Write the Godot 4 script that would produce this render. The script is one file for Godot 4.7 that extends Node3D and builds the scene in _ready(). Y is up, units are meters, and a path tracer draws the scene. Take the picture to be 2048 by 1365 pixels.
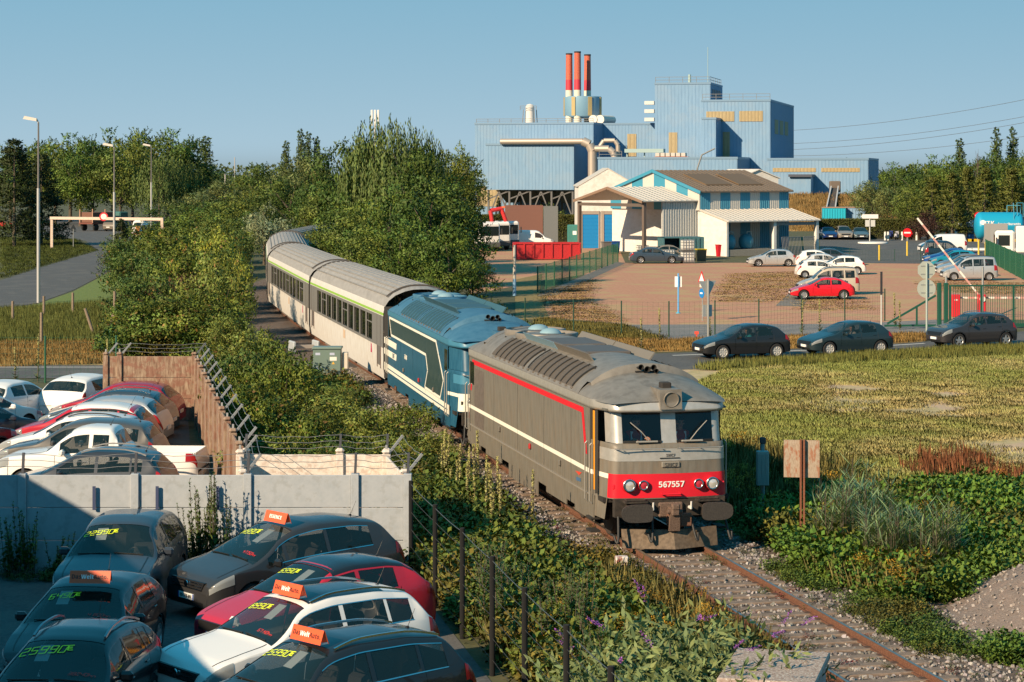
extends Node3D

# ---------- camera, sky, sun, exposure ----------
const EYE := Vector3(0,8.2,0)

func set_camera_and_light() -> void:
	var cam := Camera3D.new()
	cam.name = "camera"
	cam.position = EYE
	cam.set_frustum(0.5 * 1365.0 / 4400.0, Vector2(0,-0.5 * 342.5 / 4400.0),0.5,6000.0)
	cam.current = true
	add_child(cam)
	var sky_mat := ProceduralSkyMaterial.new()
	sky_mat.sky_top_color = lin(0.022,0.205,0.335)
	sky_mat.sky_horizon_color = lin(0.265,0.365,0.43)
	sky_mat.sky_curve = 0.08
	sky_mat.ground_bottom_color = lin(0.06,0.065,0.05)
	sky_mat.ground_horizon_color = lin(0.16,0.19,0.19)
	sky_mat.sun_angle_max = 1.0
	var sky := Sky.new()
	sky.sky_material = sky_mat
	var env := Environment.new()
	env.background_mode = Environment.BG_SKY
	env.sky = sky
	env.tonemap_mode = Environment.TONE_MAPPER_LINEAR
	env.tonemap_exposure = 1.6
	env.sdfgi_enabled = true
	env.ssao_enabled = true
	env.ssil_enabled = true
	var we := WorldEnvironment.new()
	we.name = "environment"
	we.environment = env
	add_child(we)
	var sun := DirectionalLight3D.new()
	sun.name = "sun"
	sun.light_color = Color(1.0,0.89,0.74)
	sun.light_energy = 1.6
	sun.light_angular_distance = 0.5
	sun.shadow_enabled = true
	add_child(sun)
	var az := deg_to_rad(43.0)
	var el := deg_to_rad(27.0)
	sun.look_at_from_position(Vector3.ZERO,-Vector3(-sin(az) * cos(el), sin(el), cos(az) * cos(el)), Vector3.UP)

# ---------- helpers: numbers, materials ----------
var rng := RandomNumberGenerator.new()
var mats := {}
var names_used := {}

func lin(r: float, g: float, b: float, a := 1.0) -> Color:
	var c := Color(r, g, b).linear_to_srgb()
	c.a = a
	return c

func rf(a: float, b: float) -> float:
	return rng.randf_range(a, b)

func M(r: float, g: float, b: float, rough := 0.7, metal := 0.0) -> StandardMaterial3D:
	var key := "%f %f %f %f %f" % [r, g, b, rough, metal]
	if not mats.has(key):
		var m := StandardMaterial3D.new()
		m.albedo_color = lin(r, g, b)
		m.roughness = rough
		m.metallic = metal
		mats[key] = m
	return mats[key]

func paint(r: float, g: float, b: float, flake := 0.0) -> StandardMaterial3D:
	var key := "paint %f %f %f %f" % [r, g, b, flake]
	if not mats.has(key):
		var m := StandardMaterial3D.new()
		m.albedo_color = lin(r, g, b)
		m.roughness = 0.38
		m.metallic = flake
		m.clearcoat_enabled = true
		m.clearcoat = 0.75
		m.clearcoat_roughness = 0.03
		m.metallic_specular = 0.35
		mats[key] = m
	return mats[key]

func glass(r: float, g: float, b: float, a: float) -> StandardMaterial3D:
	var key := "glass %f %f %f %f" % [r, g, b, a]
	if not mats.has(key):
		var m := StandardMaterial3D.new()
		m.albedo_color = lin(r, g, b, a)
		m.roughness = 0.04
		m.transparency = BaseMaterial3D.TRANSPARENCY_ALPHA
		mats[key] = m
	return mats[key]

func noise_tex(seed_n: int, freq: float, cols: Array, octaves := 5, kind := FastNoiseLite.TYPE_SIMPLEX_SMOOTH, size := 512) -> NoiseTexture2D:
	var n := FastNoiseLite.new()
	n.seed = seed_n
	n.noise_type = kind
	n.frequency = freq
	n.fractal_octaves = octaves
	n.fractal_gain = 0.6
	var t := NoiseTexture2D.new()
	t.width = size
	t.height = size
	t.seamless = true
	t.noise = n
	if cols.size():
		var g := Gradient.new()
		var offs := PackedFloat32Array()
		var cc := PackedColorArray()
		for i in cols.size():
			var c: Color = cols[i]
			offs.append(0.12 + 0.76 * float(i) / (cols.size() - 1))
			cc.append(c.linear_to_srgb())
		g.offsets = offs
		g.colors = cc
		t.color_ramp = g
	return t

func N(key: String, cols: Array, metres: float, rough := 0.9, freq := 0.02, bump := 0.0, stretch := Vector3.ONE, kind := FastNoiseLite.TYPE_SIMPLEX_SMOOTH, world := true) -> StandardMaterial3D:
	if not mats.has(key):
		var m := StandardMaterial3D.new()
		m.albedo_texture = noise_tex(hash(key) % 1000, freq, cols,6, kind)
		m.roughness = rough
		m.uv1_triplanar = true
		m.uv1_world_triplanar = world
		m.uv1_scale = stretch / metres
		if bump > 0.0:
			m.heightmap_enabled = true
			m.heightmap_scale = bump
			m.heightmap_texture = noise_tex(hash(key) % 977 + 7, freq * 1.7, [],5, kind)
		mats[key] = m
	return mats[key]

func layer(m: StandardMaterial3D, seed_n: int, metres: float, col: Color, lo: float, hi: float, freq := 0.012, stretch := Vector3.ONE) -> StandardMaterial3D:
	var n := FastNoiseLite.new()
	n.seed = seed_n
	n.frequency = freq
	n.fractal_octaves = 6
	n.fractal_gain = 0.62
	var g := Gradient.new()
	g.offsets = PackedFloat32Array([lo, hi])
	var s := col.linear_to_srgb()
	g.colors = PackedColorArray([Color(s.r, s.g, s.b,0), Color(s.r, s.g, s.b, col.a)])
	var t := NoiseTexture2D.new()
	t.width = 512
	t.height = 512
	t.seamless = true
	t.noise = n
	t.color_ramp = g
	m.detail_enabled = true
	m.detail_albedo = t
	m.detail_uv_layer = BaseMaterial3D.DETAIL_UV_2
	m.uv2_triplanar = true
	m.uv2_world_triplanar = true
	m.uv2_scale = stretch / metres
	return m

# ---------- helpers: shapes ----------
class MB:
	var v := PackedVector3Array()
	var n := PackedVector3Array()
	var c := PackedColorArray()
	var uv := PackedVector2Array()
	var col := Color.WHITE
	var colored := false
	var t := Transform3D.IDENTITY

	func tri(a: Vector3, b: Vector3, d: Vector3) -> void:
		a = t * a
		b = t * b
		d = t * d
		var nn := (d - a).cross(b - a).normalized()
		v.append_array([a, b, d])
		n.append_array([nn, nn, nn])
		if colored:
			c.append_array([col, col, col])

	func quad(a: Vector3, b: Vector3, d: Vector3, e: Vector3) -> void:
		tri(a, b, d)
		tri(a, d, e)

	func vert(a: Vector3, nn: Vector3) -> void:
		v.append(t * a)
		n.append((t.basis * nn).normalized())
		if colored:
			c.append(col)

	func squad(a: Vector3, b: Vector3, d: Vector3, e: Vector3, na: Vector3, nb: Vector3, nd: Vector3, ne: Vector3) -> void:
		vert(a, na)
		vert(b, nb)
		vert(d, nd)
		vert(a, na)
		vert(d, nd)
		vert(e, ne)

	func hexa(p: Array) -> void:
		quad(p[0], p[1], p[2], p[3])
		quad(p[7], p[6], p[5], p[4])
		for i in 4:
			var j := (i + 1) % 4
			quad(p[j], p[i], p[4 + i], p[4 + j])

	func box(lo: Vector3, hi: Vector3) -> void:
		hexa([Vector3(lo.x, lo.y, hi.z), Vector3(hi.x, lo.y, hi.z), Vector3(hi.x, lo.y, lo.z), Vector3(lo.x, lo.y, lo.z),
			Vector3(lo.x, hi.y, hi.z), Vector3(hi.x, hi.y, hi.z), Vector3(hi.x, hi.y, lo.z), Vector3(lo.x, hi.y, lo.z)])

	func cbox(mid: Vector3, size: Vector3) -> void:
		box(mid - size / 2.0, mid + size / 2.0)

	func bbox(lo: Vector3, hi: Vector3, b: float) -> void:
		var m := (lo + hi) / 2.0
		var h := (hi - lo) / 2.0
		b = minf(b,0.45 * minf(h.x, minf(h.y, h.z)) * 2.0)
		var q := h - Vector3(b, b, b)
		for s in [-1.0,1.0]:
			_f(m, Vector3(s * h.x,0,0), Vector3(0, q.y,0), Vector3(0,0, q.z), s)
			_f(m, Vector3(0, s * h.y,0), Vector3(0,0, q.z), Vector3(q.x,0,0), s)
			_f(m, Vector3(0,0, s * h.z), Vector3(q.x,0,0), Vector3(0, q.y,0), s)
			for r in [-1.0,1.0]:
				_e(m, Vector3(s * h.x, r * q.y,0), Vector3(s * q.x, r * h.y,0), Vector3(0,0, q.z), s * r)
				_e(m, Vector3(0, s * h.y, r * q.z), Vector3(0, s * q.y, r * h.z), Vector3(q.x,0,0), s * r)
				_e(m, Vector3(r * q.x,0, s * h.z), Vector3(r * h.x,0, s * q.z), Vector3(0, q.y,0), s * r)
				for w in [-1.0,1.0]:
					var a := m + Vector3(s * h.x, r * q.y, w * q.z)
					var bb := m + Vector3(s * q.x, r * h.y, w * q.z)
					var d := m + Vector3(s * q.x, r * q.y, w * h.z)
					if s * r * w > 0:
						tri(a, d, bb)
					else:
						tri(a, bb, d)

	func _f(m: Vector3, o: Vector3, a: Vector3, b: Vector3, s: float) -> void:
		if s > 0:
			quad(m + o - a - b, m + o - a + b, m + o + a + b, m + o + a - b)
		else:
			quad(m + o - a - b, m + o + a - b, m + o + a + b, m + o - a + b)

	func _e(m: Vector3, p: Vector3, q: Vector3, a: Vector3, s: float) -> void:
		if s > 0:
			quad(m + p - a, m + p + a, m + q + a, m + q - a)
		else:
			quad(m + p - a, m + q - a, m + q + a, m + p + a)

	func beam(a: Vector3, b: Vector3, w: float, h: float) -> void:
		var d := (b - a).normalized()
		var up := Vector3.UP if absf(d.y) < 0.95 else Vector3.BACK
		var s := d.cross(up).normalized() * w / 2.0
		var u := s.cross(d).normalized() * h / 2.0
		hexa([a - s - u, a + s - u, b + s - u, b - s - u, a - s + u, a + s + u, b + s + u, b - s + u])

	func cyl(a: Vector3, b: Vector3, r0: float, r1: float, seg := 10, caps := true) -> void:
		var d := (b - a).normalized()
		var up := Vector3.UP if absf(d.y) < 0.95 else Vector3.BACK
		var s := d.cross(up).normalized()
		var u := s.cross(d).normalized()
		for i in seg:
			var e := TAU * i / seg
			var f := TAU * (i + 1) / seg
			var p := s * cos(e) + u * sin(e)
			var q := s * cos(f) + u * sin(f)
			squad(a + p * r0, a + q * r0, b + q * r1, b + p * r1, p, q, q, p)
			if caps:
				tri(a, a + q * r0, a + p * r0)
				tri(b, b + p * r1, b + q * r1)

	func tube(pts: Array, r: float, seg := 6) -> void:
		for i in pts.size() - 1:
			cyl(pts[i], pts[i + 1], r, r, seg, i == 0 or i == pts.size() - 2)

	func grid(rows: Array, flip := false) -> void:
		var nr := rows.size()
		var nc: int = rows[0].size()
		var nor := []
		for i in nr:
			var line := PackedVector3Array()
			for j in nc:
				var a: Vector3 = rows[mini(i + 1, nr - 1)][j] - rows[maxi(i - 1,0)][j]
				var b: Vector3 = rows[i][mini(j + 1, nc - 1)] - rows[i][maxi(j - 1,0)]
				var q := b.cross(a) if not flip else a.cross(b)
				line.append(q.normalized() if q.length() > 1e-9 else Vector3.UP)
			nor.append(line)
		for i in nr - 1:
			for j in nc - 1:
				if flip:
					squad(rows[i][j], rows[i][j + 1], rows[i + 1][j + 1], rows[i + 1][j], nor[i][j], nor[i][j + 1], nor[i + 1][j + 1], nor[i + 1][j])
				else:
					squad(rows[i][j], rows[i + 1][j], rows[i + 1][j + 1], rows[i][j + 1], nor[i][j], nor[i + 1][j], nor[i + 1][j + 1], nor[i][j + 1])

	func lathe(o: Vector3, axis: Vector3, prof: Array, seg := 16) -> void:
		var up := Vector3.UP if absf(axis.y) < 0.9 else Vector3.BACK
		var s := axis.cross(up).normalized()
		var u := s.cross(axis).normalized()
		var rows := []
		for p in prof:
			var line := []
			for i in seg + 1:
				var e := TAU * i / seg
				line.append(o + axis * p[1] + (s * cos(e) + u * sin(e)) * p[0])
			rows.append(line)
		grid(rows)

	func slab(poly: PackedVector2Array, z0: float, z1: float) -> void:
		var idx := Geometry2D.triangulate_polygon(poly)
		for i in range(0, idx.size(),3):
			var a := poly[idx[i]]
			var b := poly[idx[i + 1]]
			var d := poly[idx[i + 2]]
			var cw := (b - a).cross(d - a) < 0
			var fa := Vector3(a.x, a.y, z1)
			var fb := Vector3(b.x, b.y, z1)
			var fd := Vector3(d.x, d.y, z1)
			var o := Vector3(0,0, z0 - z1)
			if cw:
				tri(fa, fb, fd)
				tri(fa + o, fd + o, fb + o)
			else:
				tri(fa, fd, fb)
				tri(fa + o, fb + o, fd + o)
		var ccw := not Geometry2D.is_polygon_clockwise(poly)
		for i in poly.size():
			var a := poly[i]
			var b := poly[(i + 1) % poly.size()]
			if not ccw:
				var k := a
				a = b
				b = k
			quad(Vector3(a.x, a.y, z0), Vector3(a.x, a.y, z1), Vector3(b.x, b.y, z1), Vector3(b.x, b.y, z0))

	func add(m: Mesh, tr := Transform3D.IDENTITY) -> void:
		var ar := m.surface_get_arrays(0)
		var vv: PackedVector3Array = ar[Mesh.ARRAY_VERTEX]
		var nn: PackedVector3Array = ar[Mesh.ARRAY_NORMAL]
		var id = ar[Mesh.ARRAY_INDEX]
		if id == null:
			id = range(vv.size())
		for i in id:
			vert(tr * vv[i], tr.basis * nn[i])

	func mesh() -> ArrayMesh:
		var a := []
		a.resize(Mesh.ARRAY_MAX)
		a[Mesh.ARRAY_VERTEX] = v
		a[Mesh.ARRAY_NORMAL] = n
		if colored:
			a[Mesh.ARRAY_COLOR] = c
		if uv.size():
			a[Mesh.ARRAY_TEX_UV] = uv
		var m := ArrayMesh.new()
		if v.size():
			m.add_surface_from_arrays(Mesh.PRIMITIVE_TRIANGLES, a)
		return m

# ---------- helpers: naming ----------
func numbered(called: String) -> String:
	var k: int = names_used.get(called,0)
	names_used[called] = k + 1
	return called if k == 0 else "%s_%03d" % [called, k]

func tag(o: Node, label: String, category: String, group := "") -> void:
	o.set_meta("label", label)
	o.set_meta("category", category)
	if group:
		o.set_meta("group", group)

func thing(called: String, label: String, category: String, at := Vector3.ZERO, turn := 0.0, group := "") -> Node3D:
	var o := Node3D.new()
	o.name = numbered(called)
	add_child(o)
	o.position = at
	o.rotation.y = deg_to_rad(turn)
	tag(o, label, category, group)
	return o

func part(parent: Node, called: String, shape, m: Material, label := "") -> MeshInstance3D:
	var o := MeshInstance3D.new()
	o.name = called
	o.mesh = shape.mesh() if shape is MB else shape
	o.material_override = m
	if label:
		o.set_meta("label", label)
	parent.add_child(o, true)
	return o

func single(called: String, label: String, category: String, shape, m: Material, at := Vector3.ZERO, group := "") -> MeshInstance3D:
	var o := part(self, numbered(called), shape, m)
	o.position = at
	tag(o, label, category, group)
	return o

func struct(called: String, shape, m: Material, parent: Node = self) -> MeshInstance3D:
	var o := part(parent, called, shape, m)
	if parent == self:
		o.set_meta("kind", "structure")
	return o

func copy(src: Node3D, label: String, at: Vector3, turn: float, base_name := "") -> Node3D:
	var o: Node3D = src.duplicate()
	o.name = numbered(base_name if base_name else String(src.name).rstrip("_0123456789"))
	add_child(o)
	o.position = at
	o.rotation.y = deg_to_rad(turn)
	if label:
		o.set_meta("label", label)
	return o

var font: SystemFont
func text_shape(txt: String, height: float, depth := 0.006, bold := true) -> TextMesh:
	if font == null:
		font = SystemFont.new()
		font.font_names = PackedStringArray(["Droid Sans"])
		font.font_weight = 700
	var tm := TextMesh.new()
	tm.text = txt
	tm.font = font
	tm.font_size = 32
	tm.pixel_size = height / 23.0
	tm.depth = depth
	tm.curve_step = 2.0
	return tm

func sheet(poly: Array, y: float) -> MB:
	var b := MB.new()
	var pp := PackedVector2Array(poly)
	var idx := Geometry2D.triangulate_polygon(pp)
	for i in range(0, idx.size(),3):
		var p := []
		for k in 3:
			p.append(Vector3(pp[idx[i + k]].x, y, pp[idx[i + k]].y))
		if (p[2] - p[0]).cross(p[1] - p[0]).y > 0:
			b.tri(p[0], p[1], p[2])
		else:
			b.tri(p[0], p[2], p[1])
	return b


# ---------- cars ----------
const CARS := {
	"hatch": {"L": 4.1, "W": 1.76, "wb": 2.55, "fo": 0.84, "r": 0.315, "prof": [[0,0.50], [0.05,0.66], [0.30,0.76], [1.08,0.98], [1.95,1.42], [2.4,1.49], [3.1,1.46], [3.55,1.36], [3.92,1.0], [4.05,0.78], [4.1,0.55]], "belt": [0.80,0.98], "ws": [1.12,1.93], "rw": [3.58,3.88], "sw": [[1.5,2.38], [2.46,3.2]], "doors": [[1.42,2.42], [2.42,3.25]]},
	"coupe": {"L": 4.05, "W": 1.74, "wb": 2.52, "fo": 0.82, "r": 0.30, "prof": [[0,0.46], [0.05,0.6], [0.28,0.70], [1.1,0.93], [1.95,1.34], [2.3,1.40], [2.9,1.37], [3.35,1.24], [3.85,0.96], [4.0,0.76], [4.05,0.5]], "belt": [0.76,0.93], "ws": [1.14,1.92], "rw": [3.36,3.8], "sw": [[1.48,2.5], [2.58,3.2]], "doors": [[1.4,2.55]]},
	"sedan": {"L": 4.67, "W": 1.81, "wb": 2.72, "fo": 1.02, "r": 0.32, "prof": [[0,0.5], [0.05,0.64], [0.3,0.73], [1.35,0.96], [2.25,1.38], [2.7,1.44], [3.2,1.41], [3.7,1.24], [4.1,1.02], [4.55,0.98], [4.63,0.8], [4.67,0.55]], "belt": [0.80,0.97], "ws": [1.38,2.22], "rw": [3.5,4.02], "sw": [[1.8,2.65], [2.73,3.6]], "doors": [[1.68,2.7], [2.7,3.55]]},
	"suv": {"L": 4.43, "W": 1.81, "wb": 2.62, "fo": 0.88, "r": 0.345, "prof": [[0,0.62], [0.05,0.80], [0.28,0.93], [1.15,1.10], [1.95,1.58], [2.4,1.66], [3.3,1.64], [3.95,1.54], [4.2,1.15], [4.36,0.95], [4.43,0.65]], "belt": [0.94,1.10], "ws": [1.18,1.93], "rw": [3.98,4.16], "sw": [[1.55,2.5], [2.58,3.36], [3.42,3.84]], "doors": [[1.45,2.54], [2.54,3.42]], "clad": 1},
	"mpv": {"L": 4.43, "W": 1.83, "wb": 2.78, "fo": 0.86, "r": 0.33, "prof": [[0,0.55], [0.05,0.74], [0.25,0.84], [0.85,1.02], [1.9,1.54], [2.4,1.62], [3.2,1.60], [3.9,1.49], [4.22,1.08], [4.36,0.85], [4.43,0.6]], "belt": [0.86,1.05], "ws": [0.9,1.88], "rw": [3.92,4.18], "sw": [[1.22,1.6], [1.68,2.55], [2.63,3.6]], "doors": [[1.55,2.6], [2.6,3.45]]},
	"kangoo": {"L": 4.05, "W": 1.68, "wb": 2.60, "fo": 0.78, "r": 0.30, "prof": [[0,0.5], [0.05,0.7], [0.3,0.84], [0.95,1.06], [1.62,1.66], [2.0,1.80], [3.2,1.82], [3.88,1.78], [3.99,1.3], [4.03,0.9], [4.05,0.5]], "belt": [0.90,1.04], "ws": [0.98,1.6], "rw": [3.9,3.98], "sw": [[1.28,2.15], [2.24,3.0], [3.1,3.72]], "doors": [[1.2,2.2], [2.2,3.05]]},
	"van": {"L": 4.6, "W": 1.9, "wb": 2.95, "fo": 0.85, "r": 0.32, "prof": [[0,0.55], [0.05,0.8], [0.35,0.97], [0.95,1.18], [1.62,1.78], [2.0,1.9], [3.5,1.92], [4.45,1.88], [4.54,1.3], [4.58,0.9], [4.6,0.5]], "belt": [0.98,1.10], "ws": [0.98,1.6], "rw": [4.46,4.53], "sw": [[1.25,2.1]], "doors": [[1.18,2.15]]},
	"pickup": {"L": 5.2, "W": 1.8, "wb": 3.0, "fo": 0.88, "r": 0.37, "prof": [[0,0.7], [0.05,0.92], [0.3,1.05], [1.35,1.2], [2.0,1.72], [2.35,1.79], [3.05,1.76], [3.28,1.22], [3.34,1.2], [5.12,1.2], [5.17,1.15], [5.2,0.7]], "belt": [1.02,1.16], "ws": [1.38,1.98], "rw": [3.08,3.24], "sw": [[1.72,2.45], [2.55,2.95]], "doors": [[1.62,2.5]], "bed": [3.42,5.1]},
	"small": {"L": 3.73, "W": 1.61, "wb": 2.44, "fo": 0.72, "r": 0.28, "prof": [[0,0.48], [0.05,0.62], [0.25,0.72], [0.95,0.94], [1.7,1.35], [2.1,1.42], [2.8,1.40], [3.2,1.30], [3.55,0.98], [3.68,0.75], [3.73,0.5]], "belt": [0.78,0.93], "ws": [0.98,1.68], "rw": [3.22,3.5], "sw": [[1.28,2.2], [2.28,2.95]], "doors": [[1.2,2.25]]},
	"city": {"L": 4.1, "W": 1.74, "wb": 2.55, "fo": 0.84, "r": 0.33, "prof": [[0,0.55], [0.05,0.74], [0.28,0.86], [1.0,1.04], [1.85,1.49], [2.3,1.56], [3.0,1.54], [3.62,1.43], [3.92,1.06], [4.04,0.85], [4.1,0.6]], "belt": [0.88,1.06], "ws": [1.03,1.83], "rw": [3.64,3.88], "sw": [[1.42,2.32], [2.4,3.15], [3.21,3.45]], "doors": [[1.35,2.36], [2.36,3.2]], "clad": 1},
}

class Body:
	var s: Dictionary
	var L: float
	var hw0: float
	var skins := {}
	func _init(spec: Dictionary) -> void:
		s = spec
		L = s.L
		hw0 = s.W / 2.0
	func raw(x: float) -> float:
		var p: Array = s.prof
		for i in p.size() - 1:
			if x <= p[i + 1][0]:
				return lerpf(p[i][1], p[i + 1][1], clampf((x - p[i][0]) / (p[i + 1][0] - p[i][0]),0,1))
		return p[-1][1]
	var tops := {}
	func top(x: float) -> float:
		if not tops.has(x):
			tops[x] = top_at(x)
		return tops[x]
	func top_at(x: float) -> float:
		var e := minf(minf(0.11, x), L - x)
		return (raw(x - e) + 2.0 * raw(x - e * 0.5) + 2.0 * raw(x) + 2.0 * raw(x + e * 0.5) + raw(x + e)) / 8.0
	func hw(x: float) -> float:
		var a := clampf(1.0 - x / (0.17 * L),0,1)
		var b := clampf(1.0 - (L - x) / (0.13 * L),0,1)
		return hw0 * (1.0 - 0.10 * pow(a,2.0) - 0.16 * pow(a,7.0)) * (1.0 - 0.06 * pow(b,2.0) - 0.12 * pow(b,7.0))
	func belt(x: float) -> float:
		return minf(lerpf(s.belt[0], s.belt[1], x / L), top(x) - 0.05)
	func low(x: float) -> float:
		var y: float = 0.23 + 0.06 * pow(absf(x / L - 0.5) * 2.0,6.0)
		var ra: float = s.r + 0.055
		for c in [s.fo, s.fo + s.wb]:
			if absf(x - c) < ra:
				y = maxf(y, s.r + sqrt(ra * ra - (x - c) * (x - c)))
		return minf(y, belt(x) - 0.06)
	func sec(x: float, q: float) -> Vector3:
		var yt := top(x)
		var yb := belt(x)
		var w := hw(x)
		var g := clampf((yt - yb - 0.14) / 0.3,0,1)
		var side := w
		var y := yb
		if q <= 0:
			y = lerpf(low(x), yb, q + 1.0)
			var k := (y - 0.62) / 0.42
			side = w * (1.0 - 0.05 * k * k)
		else:
			var kk := (yb - 0.62) / 0.42
			var wb := w * (1.0 - 0.05 * kk * kk)
			var ye := lerpf(yb, yt, lerpf(0.45,0.86, g))
			var we := wb * (1.0 - lerpf(0.05,0.27, g) * clampf((ye - yb) / 0.45,0,1) - 0.02)
			if q < 0.5:
				var u := q * 2.0
				y = lerpf(yb, ye, u)
				side = lerpf(wb, we, u * (0.75 + 0.25 * u))
			else:
				var k := 1.0 - (q - 0.5) * 2.0
				side = we * k
				y = ye + (yt - ye) * pow(1.0 - pow(k,3.2),0.75)
		return Vector3(side, y, L / 2.0 - x)

const ROWS := [-1.0,-0.72,-0.45,-0.2,0.0,0.07,0.43,0.5,0.535,0.6,0.7,0.82,1.0]

func strip(b: MB, body: Body, x0: float, x1: float, rows: Array, side: float, off := 0.0) -> void:
	for i in rows.size() - 1:
		var a := skin(body, x0, rows[i], side, off)
		var c := skin(body, x1, rows[i], side, off)
		var d := skin(body, x1, rows[i + 1], side, off)
		var e := skin(body, x0, rows[i + 1], side, off)
		if side > 0:
			b.squad(a[0], e[0], d[0], c[0], a[1], e[1], d[1], c[1])
		else:
			b.squad(a[0], c[0], d[0], e[0], a[1], c[1], d[1], e[1])

func skin(body: Body, x: float, q: float, side: float, off: float) -> Array:
	var key := Vector2(x, q)
	var pn: Array
	if body.skins.has(key):
		pn = body.skins[key]
	else:
		pn = skin_at(body, x, q)
		body.skins[key] = pn
	var p: Vector3 = pn[0] + pn[1] * off
	var n: Vector3 = pn[1]
	return [Vector3(p.x * side, p.y, p.z), Vector3(n.x * side, n.y, n.z)]

func skin_at(body: Body, x: float, q: float) -> Array:
	var e := 0.02
	var p := body.sec(x, q)
	var q0 := maxf(q - e,-1.0)
	var q1 := minf(q + e,1.0)
	var dq := body.sec(x, q1) - body.sec(x, q0)
	if q > 0.98:
		dq = Vector3(-1,0,0)
	var dx := body.sec(minf(x + 0.03, body.L), q) - body.sec(maxf(x - 0.03,0.0), q)
	if q < -0.3:
		dx = Vector3(body.hw(minf(x + 0.03, body.L)) - body.hw(maxf(x - 0.03,0.0)),0,-0.06)
	var n := dx.cross(dq).normalized()
	if n.x < 0 and q < 0.9 or n.y < 0 and q >= 0.5:
		n = -n
	return [p, n]

func patch(body: Body, x0: float, x1: float, q0: float, q1: float, side: float, off: float, nx := 5, nq := 4) -> MB:
	var b := MB.new()
	var rows := []
	for j in nq + 1:
		rows.append(lerpf(q0, q1, float(j) / nq))
	for i in nx:
		strip(b, body, lerpf(x0, x1, float(i) / nx), lerpf(x0, x1, float(i + 1) / nx), rows, side, off)
	return b

func inside(x: float, list: Array) -> int:
	for i in list.size():
		if x > list[i][0] and x < list[i][1]:
			return i
	return -1

var car_shapes := {}

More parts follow.
